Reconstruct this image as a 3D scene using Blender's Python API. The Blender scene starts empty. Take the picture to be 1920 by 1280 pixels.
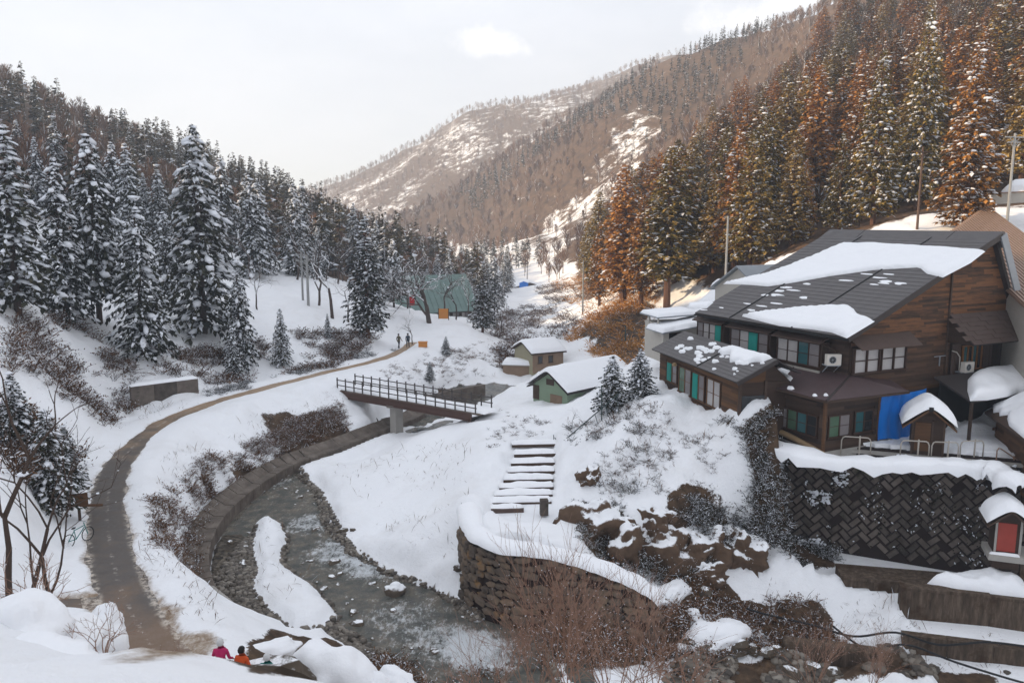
import bpy, bmesh, math, random
import numpy as np
from mathutils import Vector, Matrix, noise as mnoise
R = math.radians
SC = bpy.context.scene
COL = SC.collection
random.seed(7)
# ---------------------------------------------------------------- camera, sky, sun, exposure
CAMZ, PITCH, FPX = 15.0, math.atan(226 / 1500), 1500.0
cam_d = bpy.data.cameras.new('camera'); cam = bpy.data.objects.new('camera', cam_d); COL.objects.link(cam)
cam.location = (0, 0, CAMZ); cam.rotation_euler = (R(90) - PITCH, 0, 0)
cam_d.sensor_width = 36; cam_d.lens = 36 * FPX / 1920
cam_d.clip_start = 0.1; cam_d.clip_end = 20000
cam_d.dof.use_dof = True; cam_d.dof.focus_distance = 60; cam_d.dof.aperture_fstop = 1.6
SC.camera = cam
SUN_AZ, SUN_EL = -94.0, 22.0          # degrees: azimuth from the view axis (negative = left), elevation
sun_d = bpy.data.lights.new('sun', 'SUN'); sun = bpy.data.objects.new('sun', sun_d); COL.objects.link(sun)
sun_d.energy = 5.0; sun_d.angle = R(0.6); sun_d.color = (1.0, 0.75, 0.47)
sv = Vector((math.sin(R(SUN_AZ)) * math.cos(R(SUN_EL)), math.cos(R(SUN_AZ)) * math.cos(R(SUN_EL)), math.sin(R(SUN_EL))))
sun.rotation_euler = sv.to_track_quat('Z', 'Y').to_euler(); sun.location = sv * 300
W = bpy.data.worlds.new('World'); SC.world = W; W.use_nodes = True
def world():
    nt = W.node_tree; N = nt.nodes; L = nt.links; N.clear()
    out = N.new('ShaderNodeOutputWorld'); bg = N.new('ShaderNodeBackground'); sky = N.new('ShaderNodeTexSky')
    sky.sky_type = 'NISHITA'; sky.sun_disc = False; sky.sun_elevation = R(SUN_EL); sky.sun_rotation = R(SUN_AZ)
    sky.altitude = 900; sky.air_density = 1.0; sky.dust_density = 1.6; sky.ozone_density = 1.0
    bg.inputs[1].default_value = 0.115
    # thin high cloud veil over the whole sky, plus fair-weather cumulus puffs
    tc = N.new('ShaderNodeTexCoord'); sep = N.new('ShaderNodeSeparateXYZ'); L.new(tc.outputs['Generated'], sep.inputs[0])
    mp = N.new('ShaderNodeMapping'); mp.inputs['Scale'].default_value = (1, 1, 2.6); L.new(tc.outputs['Generated'], mp.inputs[0])
    nz = N.new('ShaderNodeTexNoise'); nz.inputs['Scale'].default_value = 2.3; nz.inputs['Detail'].default_value = 7; nz.inputs['Roughness'].default_value = .6
    L.new(mp.outputs[0], nz.inputs['Vector'])
    rp = N.new('ShaderNodeValToRGB'); rp.color_ramp.elements[0].position = .36; rp.color_ramp.elements[1].position = .74
    rp.color_ramp.elements[0].color = (.64,) * 3 + (1,); rp.color_ramp.elements[1].color = (.88,) * 3 + (1,)
    L.new(nz.outputs[0], rp.inputs[0])
    el = N.new('ShaderNodeMapRange'); el.inputs['From Min'].default_value = 0.0; el.inputs['From Max'].default_value = .34; el.inputs['To Min'].default_value = 1.05; el.inputs['To Max'].default_value = 1.0; L.new(sep.outputs['Z'], el.inputs['Value'])
    fm = N.new('ShaderNodeMath'); fm.operation = 'MULTIPLY'; fm.use_clamp = True; L.new(rp.outputs[0], fm.inputs[0]); L.new(el.outputs[0], fm.inputs[1])
    m1 = N.new('ShaderNodeMix'); m1.data_type = 'RGBA'; L.new(fm.outputs[0], m1.inputs['Factor'])
    L.new(sky.outputs[0], m1.inputs['A'])
    vr = N.new('ShaderNodeValToRGB'); vr.color_ramp.elements[0].position = 0.0; vr.color_ramp.elements[1].position = .30; vr.color_ramp.elements[0].color = (.945, .905, .87, 1); vr.color_ramp.elements[1].color = (.845, .875, .945, 1); L.new(sep.outputs['Z'], vr.inputs[0])
    vm = N.new('ShaderNodeMix'); vm.data_type = 'RGBA'; vm.blend_type = 'MULTIPLY'; vm.inputs['Factor'].default_value = 1; L.new(vr.outputs[0], vm.inputs['A']); vm.inputs['B'].default_value = (10, 10, 10, 1); vm.clamp_result = False; L.new(vm.outputs['Result'], m1.inputs['B'])
    prev = m1.outputs['Result']
    # cumulus puffs: direction, half width, half height
    for (px, py, wx, wy) in CLOUDS:
        a = (px - 960) / FPX; b = (640 - py) / FPX
        d = Vector((a, math.cos(PITCH) + b * math.sin(PITCH), -math.sin(PITCH) + b * math.cos(PITCH))).normalized()
        right = d.cross(Vector((0, 0, 1))).normalized(); up = right.cross(d)
        def dot(vec, k):
            v = N.new('ShaderNodeVectorMath'); v.operation = 'DOT_PRODUCT'; v.inputs[1].default_value = vec
            L.new(tc.outputs['Generated'], v.inputs[0])
            m = N.new('ShaderNodeMath'); m.operation = 'MULTIPLY'; m.inputs[1].default_value = k; L.new(v.outputs['Value'], m.inputs[0])
            return m.outputs[0]
        def M(op, x, y):
            m = N.new('ShaderNodeMath'); m.operation = op
            for i, s in enumerate((x, y)):
                if isinstance(s, (int, float)): m.inputs[i].default_value = s
                else: L.new(s, m.inputs[i])
            return m.outputs[0]
        du = dot(right, FPX / wx); dv0 = dot(up, FPX / wy)
        cut = M('MAXIMUM', M('MULTIPLY', dv0, -2.1), dv0)       # flat-ish base
        r2 = M('ADD', M('POWER', du, 2.0) if False else M('MULTIPLY', du, du), M('MULTIPLY', cut, cut))
        n2 = N.new('ShaderNodeTexNoise'); n2.inputs['Scale'].default_value = 26 * 85 / wx; n2.inputs['Detail'].default_value = 6; n2.inputs['Roughness'].default_value = .62
        L.new(tc.outputs['Generated'], n2.inputs['Vector'])
        s = M('SUBTRACT', M('ADD', M('MULTIPLY', n2.outputs[0], 2.3), -0.55), M('SQRT', r2, 0))
        front = M('GREATER_THAN', dot(d, 1.0), 0.5)
        mr = N.new('ShaderNodeMapRange'); mr.interpolation_type = 'SMOOTHSTEP'; mr.inputs['From Min'].default_value = -.30; mr.inputs['From Max'].default_value = .75
        mr.inputs['To Max'].default_value = .8; L.new(s, mr.inputs['Value'])
        fac = M('MULTIPLY', mr.outputs[0], front)
        mx = N.new('ShaderNodeMix'); mx.data_type = 'RGBA'; L.new(fac, mx.inputs['Factor']); L.new(prev, mx.inputs['A']); mx.inputs['B'].default_value = (11.6, 11.3, 10.9, 1)
        prev = mx.outputs['Result']
    L.new(prev, bg.inputs[0]); L.new(bg.outputs[0], out.inputs[0])
HAZE = 0.00048
CLOUDS = [(918, 94, 104, 50), (1390, 45, 130, 50), (1520, 8, 160, 46)]
world()
VS = SC.view_settings; VS.view_transform = 'Standard'; VS.look = 'None'; VS.gamma = 1; VS.exposure = 0.24; VS.use_curve_mapping = False
SC.cycles.use_denoising = True; SC.cycles.max_bounces = 6; SC.cycles.diffuse_bounces = 3; SC.cycles.glossy_bounces = 2; SC.cycles.transmission_bounces = 3
SC.cycles.volume_bounces = 1; SC.cycles.transparent_max_bounces = 6

# ---------------------------------------------------------------- survey: picture points to places in the valley
CP, SP = math.cos(PITCH), math.sin(PITCH)
def ray(px, py):
    a = (px - 960) / FPX; b = (640 - py) / FPX
    return a, CP + b * SP, -SP + b * CP
def PZ(px, py, z):
    a, b, c = ray(px, py); t = (z - CAMZ) / c
    return (a * t, b * t, z)
def PY(px, py, y):
    a, b, c = ray(px, py); t = y / b
    return (a * t, y, CAMZ + c * t)
def proj(x, y, z):
    zz = z - CAMZ; f = y * CP - zz * SP; u = y * SP + zz * CP
    return 960 + FPX * x / f, 640 - FPX * u / f

# ---------------------------------------------------------------- object helpers
def tag(o, label=None, cat=None, group=None, kind=None):
    if label: o['label'] = label
    if cat: o['category'] = cat
    if group: o['group'] = group
    if kind: o['kind'] = kind
    return o
def empty(name, loc=(0, 0, 0), rz=0.0, label=None, cat=None, group=None):
    o = bpy.data.objects.new(name, None); COL.objects.link(o); o.location = loc; o.rotation_euler = (0, 0, rz)
    o.empty_display_size = .2
    return tag(o, label, cat, group)
def inst(name, me, parent=None, mtx=None, kind=None):
    o = bpy.data.objects.new(name, me); COL.objects.link(o)
    if parent: o.parent = parent
    if mtx is not None: o.matrix_basis = mtx
    if kind: o['kind'] = kind
    return o
_T = (1 + 5 ** .5) / 2
ICO_V = [Vector(v).normalized() for v in ((-1, _T, 0), (1, _T, 0), (-1, -_T, 0), (1, -_T, 0), (0, -1, _T), (0, 1, _T), (0, -1, -_T), (0, 1, -_T), (_T, 0, -1), (_T, 0, 1), (-_T, 0, -1), (-_T, 0, 1))]
ICO_F = ((0, 11, 5), (0, 5, 1), (0, 1, 7), (0, 7, 10), (0, 10, 11), (1, 5, 9), (5, 11, 4), (11, 10, 2), (10, 7, 6), (7, 1, 8), (3, 9, 4), (3, 4, 2), (3, 2, 6), (3, 6, 8), (3, 8, 9), (4, 9, 5), (2, 4, 11), (6, 2, 10), (8, 6, 7), (9, 8, 1))
class MB:
    def __init__(s): s.v = []; s.f = []; s.m = []
    def add(s, vs, fs, mi=0):
        n = len(s.v); s.v += [tuple(v) for v in vs]; s.f += [tuple(i + n for i in f) for f in fs]; s.m += [mi] * len(fs); return s
    def box(s, c, sz, rz=0.0, mi=0, mat=None):
        hx, hy, hz = sz[0] / 2, sz[1] / 2, sz[2] / 2
        M_ = mat if mat is not None else Matrix.Rotation(rz, 3, 'Z')
        c = Vector(c)
        vs = [c + M_ @ Vector((x * hx, y * hy, z * hz)) for x, y, z in ((-1, -1, -1), (1, -1, -1), (1, 1, -1), (-1, 1, -1), (-1, -1, 1), (1, -1, 1), (1, 1, 1), (-1, 1, 1))]
        return s.add(vs, ((0, 3, 2, 1), (4, 5, 6, 7), (0, 1, 5, 4), (1, 2, 6, 5), (2, 3, 7, 6), (3, 0, 4, 7)), mi)
    def b2(s, x0, x1, y0, y1, z0, z1, mi=0):
        return s.box(((x0 + x1) / 2, (y0 + y1) / 2, (z0 + z1) / 2), (abs(x1 - x0), abs(y1 - y0), abs(z1 - z0)), 0, mi)
    def bar(s, p, q, w, h=None, mi=0):
        p, q = Vector(p), Vector(q); d = q - p
        if d.length < 1e-6: return s
        h = h or w; m = d.to_track_quat('X', 'Z').to_matrix()
        return s.box((p + q) / 2, (d.length, w, h), 0, mi, m)
    def tube(s, pts, rad, n=6, mi=0, caps=True):
        pts = [Vector(p) for p in pts]; k = len(pts)
        if not hasattr(rad, '__len__'): rad = [rad] * k
        vs = []; fs = []; nrm = None
        for i, p in enumerate(pts):
            d = (pts[min(i + 1, k - 1)] - pts[max(i - 1, 0)])
            d = d.normalized() if d.length > 1e-9 else Vector((0, 0, 1))
            if nrm is None: nrm = d.orthogonal().normalized()
            nrm = (nrm - d * nrm.dot(d)); nrm = nrm.normalized() if nrm.length > 1e-6 else d.orthogonal().normalized()
            b = d.cross(nrm)
            for j in range(n):
                t = 2 * math.pi * j / n
                vs.append(p + (nrm * math.cos(t) + b * math.sin(t)) * rad[i])
        for i in range(k - 1):
            for j in range(n):
                j2 = (j + 1) % n
                fs.append((i * n + j, i * n + j2, (i + 1) * n + j2, (i + 1) * n + j))
        if caps: fs.append(tuple(range(n - 1, -1, -1))); fs.append(tuple((k - 1) * n + j for j in range(n)))
        return s.add(vs, fs, mi)
    def prism(s, poly, h0, h1, axis='z', mi=0):
        # poly: 2D points; extruded from h0 to h1 along the axis
        n = len(poly)
        mk = {'z': lambda p, h: (p[0], p[1], h), 'y': lambda p, h: (p[0], h, p[1]), 'x': lambda p, h: (h, p[0], p[1])}[axis]
        vs = [mk(p, h0) for p in poly] + [mk(p, h1) for p in poly]
        fs = [tuple(range(n - 1, -1, -1)), tuple(range(n, 2 * n))] + [(i, (i + 1) % n, n + (i + 1) % n, n + i) for i in range(n)]
        return s.add(vs, fs, mi)
    def blob(s, c, r, rng=random, jit=.25, mi=0, flat_base=None):
        c = Vector(c); r = Vector(r) if hasattr(r, '__len__') else Vector((r, r, r)); vs = []
        for v in ICO_V:
            k = 1 + rng.uniform(-jit, jit); z = v.z * r.z * k
            if flat_base is not None and z < -flat_base * r.z: z = -flat_base * r.z
            vs.append(c + Vector((v.x * r.x * k, v.y * r.y * k, z)))
        return s.add(vs, ICO_F, mi)
    def mesh(s, name, mats, smooth=False):
        me = bpy.data.meshes.new(name); me.from_pydata(s.v, [], s.f)
        for m in (mats if isinstance(mats, (list, tuple)) else [mats]): me.materials.append(m)
        if any(s.m): me.polygons.foreach_set('material_index', s.m)
        if smooth: me.polygons.foreach_set('use_smooth', [True] * len(s.f))
        me.update(); return me
    def build(s, name, mats, parent=None, smooth=False, kind=None, fix=True):
        me = s.mesh(name, mats, smooth)
        if fix:
            bm = bmesh.new(); bm.from_mesh(me); bmesh.ops.recalc_face_normals(bm, faces=bm.faces); bm.to_mesh(me); bm.free()
        return inst(name, me, parent, None, kind)
def subdiv_mesh(o, levels=1):
    m = o.modifiers.new('s', 'SUBSURF'); m.levels = levels; m.render_levels = levels
    return o

# ---------------------------------------------------------------- materials
MAT = {}
class NT:
    def __init__(s, name):
        s.m = bpy.data.materials.new(name); s.m.use_nodes = True; s.n = s.m.node_tree.nodes; s.l = s.m.node_tree.links
        s.b = s.n['Principled BSDF']; MAT[name] = s.m
    def new(s, t, **kw):
        n = s.n.new(t)
        for k, v in kw.items(): setattr(n, k, v)
        return n
    def put(s, sock, val):
        if hasattr(val, 'is_linked'): s.l.new(val, sock)
        elif hasattr(val, '__len__'): sock.default_value = tuple(val) + ((1,) if len(val) == 3 and len(sock.default_value) == 4 else ())
        else: sock.default_value = val
    def coord(s, kind='Object'): return s.new('ShaderNodeTexCoord').outputs[kind]
    def pos(s): return s.new('ShaderNodeNewGeometry').outputs['Position']
    def mapping(s, vec, scale=(1, 1, 1)):
        m = s.new('ShaderNodeMapping'); s.l.new(vec, m.inputs[0]); m.inputs['Scale'].default_value = scale; return m.outputs[0]
    def noise(s, vec, scale, detail=4, rough=.6, out=0):
        n = s.new('ShaderNodeTexNoise'); s.l.new(vec, n.inputs['Vector']); n.inputs['Scale'].default_value = scale; n.inputs['Detail'].default_value = detail; n.inputs['Roughness'].default_value = rough
        return n.outputs[out]
    def voro(s, vec, scale, feature='F1', out='Distance'):
        n = s.new('ShaderNodeTexVoronoi', feature=feature); s.l.new(vec, n.inputs['Vector']); n.inputs['Scale'].default_value = scale; return n.outputs[out]
    def ramp(s, fac, stops):
        n = s.new('ShaderNodeValToRGB'); e = n.color_ramp.elements
        while len(e) < len(stops): e.new(.5)
        for i, (p, c) in enumerate(stops):
            e[i].position = p; e[i].color = (c, c, c, 1) if isinstance(c, (int, float)) else tuple(c) + (1,)
        s.l.new(fac, n.inputs[0]); return n.outputs[0]
    def math(s, op, a, b=0.0, c=None):
        n = s.new('ShaderNodeMath', operation=op); s.put(n.inputs[0], a); s.put(n.inputs[1], b)
        if c is not None: s.put(n.inputs[2], c)
        return n.outputs[0]
    def step(s, v, lo, hi, smooth=True):
        n = s.new('ShaderNodeMapRange', interpolation_type='SMOOTHSTEP' if smooth else 'LINEAR'); s.put(n.inputs['Value'], v)
        s.put(n.inputs['From Min'], lo); s.put(n.inputs['From Max'], hi); return n.outputs[0]
    def mix(s, f, a, b, mode='MIX'):
        n = s.new('ShaderNodeMix', data_type='RGBA', blend_type=mode); s.put(n.inputs['Factor'], f); s.put(n.inputs['A'], a); s.put(n.inputs['B'], b); return n.outputs['Result']
    def attr(s, name, out='Fac'):
        n = s.new('ShaderNodeAttribute'); n.attribute_name = name; return n.outputs[out]
    def nz(s):
        g = s.new('ShaderNodeNewGeometry'); x = s.new('ShaderNodeSeparateXYZ'); s.l.new(g.outputs['Normal'], x.inputs[0]); return x.outputs['Z']
    def bump(s, h, strength=.5, dist=.05):
        n = s.new('ShaderNodeBump'); n.inputs['Strength'].default_value = strength; n.inputs['Distance'].default_value = dist; s.l.new(h, n.inputs['Height'])
        s.l.new(n.outputs[0], s.b.inputs['Normal']); return n
    def col(s, c): s.put(s.b.inputs['Base Color'], c); return s
    def rough(s, r): s.put(s.b.inputs['Roughness'], r); return s
    def spec(s, v): s.b.inputs['Specular IOR Level'].default_value = v; return s
SNOW = (.90, .91, .925)
def plain(name, c, rough=.7, var=.25, scale=3.0, bump=0.0, metal=0.0, spec=.3, stretch=(1, 1, 1)):
    t = NT(name); v = t.mapping(t.coord(), stretch); n = t.noise(v, scale, 5, .65)
    t.col(t.mix(n, [x * (1 - var) for x in c], [min(1, x * (1 + var)) for x in c])); t.rough(rough); t.spec(spec); t.b.inputs['Metallic'].default_value = metal
    if bump: t.bump(t.noise(v, scale * 4, 5, .7), bump, .03)
    return t.m
def snow_mat():
    t = NT('snow'); p = t.pos(); n = t.noise(p, .9, 5, .6); t.col(t.mix(n, (.88, .89, .91), (.92, .925, .935))); t.rough(.75); t.spec(.2)
    t.b.inputs['Subsurface Weight'].default_value = 0.0
    t.bump(t.math('ADD', t.noise(p, 2.2, 5, .6), t.math('MULTIPLY', t.noise(p, 14, 4, .7), .25)), .45, .12); return t.m
snow_mat()
def snowy(name, base, var=.35, scale=2.0, lo=.35, hi=.75, amount=.5, rough=.85, bump=.3, nscale=2.5, stretch=(1, 1, 1)):
    """a material that carries lying snow on its upward faces"""
    t = NT(name); p = t.mapping(t.pos(), stretch); n = t.noise(p, scale, 5, .65)
    c = t.mix(n, [x * (1 - var) for x in base], [x * (1 + var) for x in base])
    m = t.math('ADD', t.nz(), t.math('MULTIPLY', t.math('SUBTRACT', t.noise(t.pos(), nscale, 4, .7), .5), 2.2 * amount))
    t.col(t.mix(t.step(m, lo, hi), c, SNOW)); t.rough(rough); t.spec(.2)
    if bump: t.bump(t.noise(p, scale * 4, 5, .7), bump, .04)
    return t.m
# ---------------------------------------------------------------- terrain
PATH_PX = [(330, 1262), (268, 1190), (226, 1100), (205, 1010), (203, 930), (228, 862), (290, 803), (352, 772), (430, 746), (520, 722), (610, 699), (690, 680), (742, 663), (775, 642)]
PATH = [PZ(x, y, 0)[:2] for x, y in PATH_PX]
BRANCH = [PZ(x, y, .1)[:2] for x, y in ((215, 1128), (160, 1126), (105, 1128))]
WZ = lambda y: -4.25 + 0.75 * min(max((y - 30) / 45, 0), 1.4)      # water level along the stream
def wz(y): return -4.25 + 0.75 * np.clip((y - 30) / 45, 0, 1.4)
ctrl = []
for p in PATH: ctrl.append((p[0], p[1], 0.0))
for p in BRANCH[1:]: ctrl.append((p[0], p[1], 0.15))
def cz(z, *pts): ctrl.extend(PZ(x, y, z) for x, y in pts)
def cy(*pts): ctrl.extend(PY(x, y, d) for x, y, d in pts)
def cw(*pts): ctrl.extend(pts)
# left foreground slope under the photographer
cw((0, -6, 14.5), (0, 1.5, 13.2), (-5, 1, 13.4), (5, 1, 12.6), (-14, 0, 15), (14, 0, 11.5), (2, 8, 8.6), (10, 8, 7), (2, 13, 6.1), (.5, 15.5, 4.7), (2.2, 16, 4.35), (3.2, 17, 3.75), (-1.2, 18, 3.0), (4.4, 19, 2.5), (8.5, 21, 1.7), (11.2, 23, .45), (12, 15, 4.6), (3, 20.5, 1.0), (3, 23.5, -2.0), (-4, 19, 2.2), (-7.6, 23.7, -.45), (-6.1, 24.6, -.3), (-4.8, 24.5, -.6), (-4.2, 26.5, -1.5), (2, 27, -4.2), (12, 27, -4.4), (22, 25, -4.2), (26, 12, 2), (-3, 29, -4.0), (-9, 27.5, -.6))
cy((200, 1247, 8), (0, 1222, 9.5), (390, 1278, 7.6), (110, 1215, 15), (200, 1190, 20), (20, 1150, 18), (20, 1095, 22), (110, 1160, 24), (330, 1240, 25))
cz(.3, (170, 1070), (150, 1000)); cz(.5, (140, 940)); cz(.2, (190, 850))
# left slope above the path
cy((60, 900, 36), (30, 800, 42), (140, 820, 50), (100, 700, 55), (60, 600, 61), (10, 560, 60), (180, 620, 71), (250, 745, 65), (300, 690, 69), (300, 640, 76), (430, 650, 81), (480, 585, 91), (560, 640, 87), (600, 600, 97), (650, 620, 95), (700, 640, 91), (735, 612, 104), (400, 715, 73), (520, 690, 80), (620, 668, 86), (160, 760, 58))
# snowbank right of the path, bank foot
cz(.1, (300, 1050), (265, 940), (330, 850), (470, 770), (600, 727), (640, 718))
cz(-2.7, (385, 1075), (372, 1005), (405, 940), (470, 882), (560, 842), (630, 818), (690, 795))
cz(-1.2, (330, 950), (400, 870), (500, 800), (600, 765), (340, 1080), (420, 1140))
cz(-3.9, (450, 1050), (500, 930), (560, 960), (560, 1080), (640, 1120), (700, 1000), (780, 1180), (640, 850), (760, 800), (880, 1200), (850, 1120), (480, 1130))
cz(-.4, (400, 1180)); cz(-3.5, (600, 1190), (520, 1170), (700, 1250))
# right snow flat
cz(-3.1, (610, 890), (650, 960), (740, 1050), (830, 1080), (900, 1130)); cz(-2.7, (680, 900), (760, 980), (840, 1040))
cz(-2.3, (720, 860), (800, 900), (850, 960)); cz(-1.8, (850, 830), (800, 815)); cz(-.7, (930, 780), (900, 800)); cz(-.6, (960, 765), (1010, 790))
cz(-.5, (905, 860), (880, 930), (900, 980), (980, 1015), (1025, 1010)); cz(-.4, (960, 815), (1040, 810), (980, 835))
cz(-1.4, (930, 960), (960, 930), (1000, 900))
# knoll and the stream beyond the footbridge
cz(-3.6, (840, 752), (900, 735), (955, 728)); cz(-.1, (690, 705), (740, 690))
cy((760, 720, 79), (820, 705, 86), (900, 700, 90), (830, 650, 95), (850, 608, 108), (760, 630, 103), (920, 640, 104), (960, 680, 97), (900, 600, 125), (1000, 660, 108))
cz(-1.4, (1040, 762), (1000, 755)); cz(-1.9, (1055, 692)); cz(-1.2, (1100, 720), (970, 700))
cy((980, 560, 200), (1000, 545, 260), (960, 590, 150), (940, 620, 122), (980, 610, 130), (820, 590, 132), (750, 585, 130), (880, 570, 150))
# slope below the inn, rock bluff, ground in front of the walls
cy((1100, 765, 57), (1230, 744, 51), (1180, 760, 52.5), (1150, 800, 49.5), (1200, 850, 46.3), (1300, 812, 47), (1385, 828, 44), (1300, 862, 44.5), (1200, 900, 44), (1120, 880, 46.5), (1150, 950, 42.5), (1240, 960, 42), (1300, 1000, 41.4), (1400, 960, 42.8), (1100, 1000, 41.2), (1250, 1085, 39.6), (1180, 1060, 39.9), (1380, 1070, 40.6), (1060, 1000, 42), (1040, 960, 44.5))
cy((1130, 1062, 38.6), (1220, 1100, 38.4), (1480, 1100, 39.2), (1420, 1060, 40.5), (1590, 1130, 38.6), (1440, 1180, 36.6), (1350, 1190, 35.6), (1300, 1250, 33.6), (1500, 1250, 34), (1560, 1160, 37.4))
cz(-4.9, (1700, 1275), (1850, 1270), (1600, 1230)); cz(-4.1, (1150, 1230), (1050, 1180), (1000, 1150), (1000, 1270))
# inn yard and hill behind it
cz(2.4, (1540, 843), (1650, 845), (1780, 850), (1880, 880)); cz(3.0, (1450, 822)); cw((14.5, 50, 3.3), (20, 50, 3.2), (26, 47, 2.8), (30, 43, 2.6), (34, 52, 4.5), (25, 56, 5), (40, 45, 6), (36, 36, 0), (30, 38.5, 1.6))
cy((1150, 600, 100), (1200, 660, 82), (1100, 655, 95), (1060, 565, 160), (1250, 545, 100), (1340, 545, 74), (1290, 600, 72), (1450, 492, 76), (1700, 405, 78), (1600, 430, 84), (1850, 400, 74), (1900, 372, 88), (1230, 470, 150), (1350, 380, 165), (1500, 270, 180), (1640, 120, 215), (1800, 30, 215), (1900, 200, 140), (1900, 20, 195), (1700, 260, 130), (1420, 420, 120), (1300, 480, 115))
cy((1120, 500, 210), (1500, 160, 262), (1660, 20, 280), (1350, 300, 245), (1800, -60, 290))
# far right mountain face and crest
cy((1180, 320, 420), (1300, 230, 400), (1100, 450, 330), (1000, 505, 300), (950, 460, 380), (1000, 365, 460), (1200, 215, 480), (1250, 125, 560), (1130, 190, 600), (1000, 258, 620), (900, 328, 640), (800, 402, 660), (740, 440, 690), (1400, 70, 530), (1540, 30, 505), (1420, 190, 410), (1640, -30, 460), (850, 450, 500), (900, 490, 370), (1700, -80, 430))
cw((-60, 760, 10), (60, 760, 60), (200, 760, 110), (-160, 800, -5), (330, 700, 150), (500, 600, 165), (500, 350, 140), (300, 230, 120), (250, 120, 95), (160, 60, 60), (100, 20, 30), (500, 0, 110))
cy((1130, 155, 1200), (1000, 195, 1150), (880, 216, 1100), (780, 280, 1080), (700, 328, 1060), (640, 360, 1050), (560, 402, 1050), (700, 400, 880), (820, 340, 900), (900, 300, 900), (1250, 110, 1300), (400, 480, 1000))
cw((0, 1500, 130), (-400, 1500, 40), (500, 1500, 150), (-300, 800, 0), (900, 1000, 150), (900, 400, 130), (-600, 1200, 60))
# left hill
cy((0, 430, 110), (0, 300, 180), (0, 170, 255), (200, 450, 118), (200, 330, 195), (190, 262, 275), (400, 470, 128), (400, 372, 225), (400, 334, 285), (550, 500, 135), (550, 405, 275), (650, 440, 262), (750, 488, 235), (850, 530, 212), (100, 215, 268), (300, 296, 282), (700, 560, 128), (120, 520, 92), (0, 520, 80))
cw((-150, 430, 20), (-60, 430, -4), (0, 430, -4), (-260, 460, 30), (-45, 30, 11), (-60, 42, 22), (-80, 65, 42), (-108, 88, 50), (-130, 50, 78), (-180, 120, 64), (-185, 75, 78), (-200, 30, 106), (-140, -20, 80), (-185, 165, 62), (-185, 215, 60), (-150, 130, 58), (-60, -10, 26), (-30, 10, 15), (-260, 200, 70), (-320, 80, 90), (-500, 300, 60), (-600, 0, 90), (-200, -60, 80), (0, -60, 30), (200, -60, 40))  # heights left of the frame shaped so the unseen ridge shades the inn
C = np.array(ctrl, float)
def dedupe(C, r=.6):
    keep = []
    for p in C:
        if all((p[0] - q[0]) ** 2 + (p[1] - q[1]) ** 2 > r * r for q in keep): keep.append(p)
    return np.array(keep)
C = dedupe(C)
def tps_fit(C, lam=2e-3):
    n = len(C); X = C[:, :2] / 100
    d2 = ((X[:, None] - X[None]) ** 2).sum(-1); K = np.where(d2 > 0, .5 * d2 * np.log(d2 + 1e-20), 0)
    K += lam * np.eye(n) * .0005
    Pm = np.c_[np.ones(n), X]; A = np.zeros((n + 3, n + 3)); A[:n, :n] = K; A[:n, n:] = Pm; A[n:, :n] = Pm.T
    return X, np.linalg.solve(A, np.r_[C[:, 2], 0, 0, 0])
TX, TW = tps_fit(C)
def tps(x, y):
    q = np.c_[x.ravel(), y.ravel()] / 100; out = np.empty(len(q))
    for i in range(0, len(q), 20000):
        b = q[i:i + 20000]; d2 = ((b[:, None] - TX[None]) ** 2).sum(-1)
        out[i:i + 20000] = (.5 * d2 * np.log(d2 + 1e-20)) @ TW[:-3] + TW[-3] + b @ TW[-2:]
    return out.reshape(x.shape)
# value-noise fbm on numpy arrays
_rs = np.random.RandomState(5); _LAT = _rs.rand(256, 256)
def vnoise(x, y):
    xi = np.floor(x).astype(int); yi = np.floor(y).astype(int); fx = x - xi; fy = y - yi
    fx = fx * fx * (3 - 2 * fx); fy = fy * fy * (3 - 2 * fy)
    g = lambda i, j: _LAT[i & 255, j & 255]
    return (g(xi, yi) * (1 - fx) + g(xi + 1, yi) * fx) * (1 - fy) + (g(xi, yi + 1) * (1 - fx) + g(xi + 1, yi + 1) * fx) * fy
def fbm(x, y, s, o=4, g=.5):
    t = 0; a = 1; n = 0
    for i in range(o): t = t + a * (vnoise(x / s + 17 * i, y / s + 31 * i) - .5); n += a; a *= g; s /= 2
    return t / n * 2
def sstep(a, b, x):
    t = np.clip((x - a) / (b - a), 0, 1); return t * t * (3 - 2 * t)
def dpoly(x, y, pts, closed=False):
    d = np.full(x.shape, 1e9); pts = list(pts) + ([pts[0]] if closed else [])
    for (x0, y0), (x1, y1) in zip(pts, pts[1:]):
        dx, dy = x1 - x0, y1 - y0; t = np.clip(((x - x0) * dx + (y - y0) * dy) / (dx * dx + dy * dy + 1e-12), 0, 1)
        d = np.minimum(d, np.hypot(x - x0 - t * dx, y - y0 - t * dy))
    return d
def inpoly(x, y, pts):
    ins = np.zeros(x.shape, bool); n = len(pts)
    for i in range(n):
        (x0, y0), (x1, y1) = pts[i], pts[(i + 1) % n]
        c = ((y0 > y) != (y1 > y)) & (x < (x1 - x0) * (y - y0) / (y1 - y0 + 1e-12) + x0); ins ^= c
    return ins
def sd(x, y, pts):            # signed distance, negative inside
    d = dpoly(x, y, pts, True); return np.where(inpoly(x, y, pts), -d, d)
def spline(pts, n=8):
    pts = [np.array(p, float) for p in pts]; out = []
    for i in range(len(pts) - 1):
        p0, p1, p2, p3 = pts[max(i - 1, 0)], pts[i], pts[i + 1], pts[min(i + 2, len(pts) - 1)]
        for k in range(n):
            t = k / n; out.append(tuple(.5 * (2 * p1 + (p2 - p0) * t + (2 * p0 - 5 * p1 + 4 * p2 - p3) * t * t + (3 * p1 - p0 - 3 * p2 + p3) * t ** 3)))
    return out + [tuple(pts[-1])]
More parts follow.
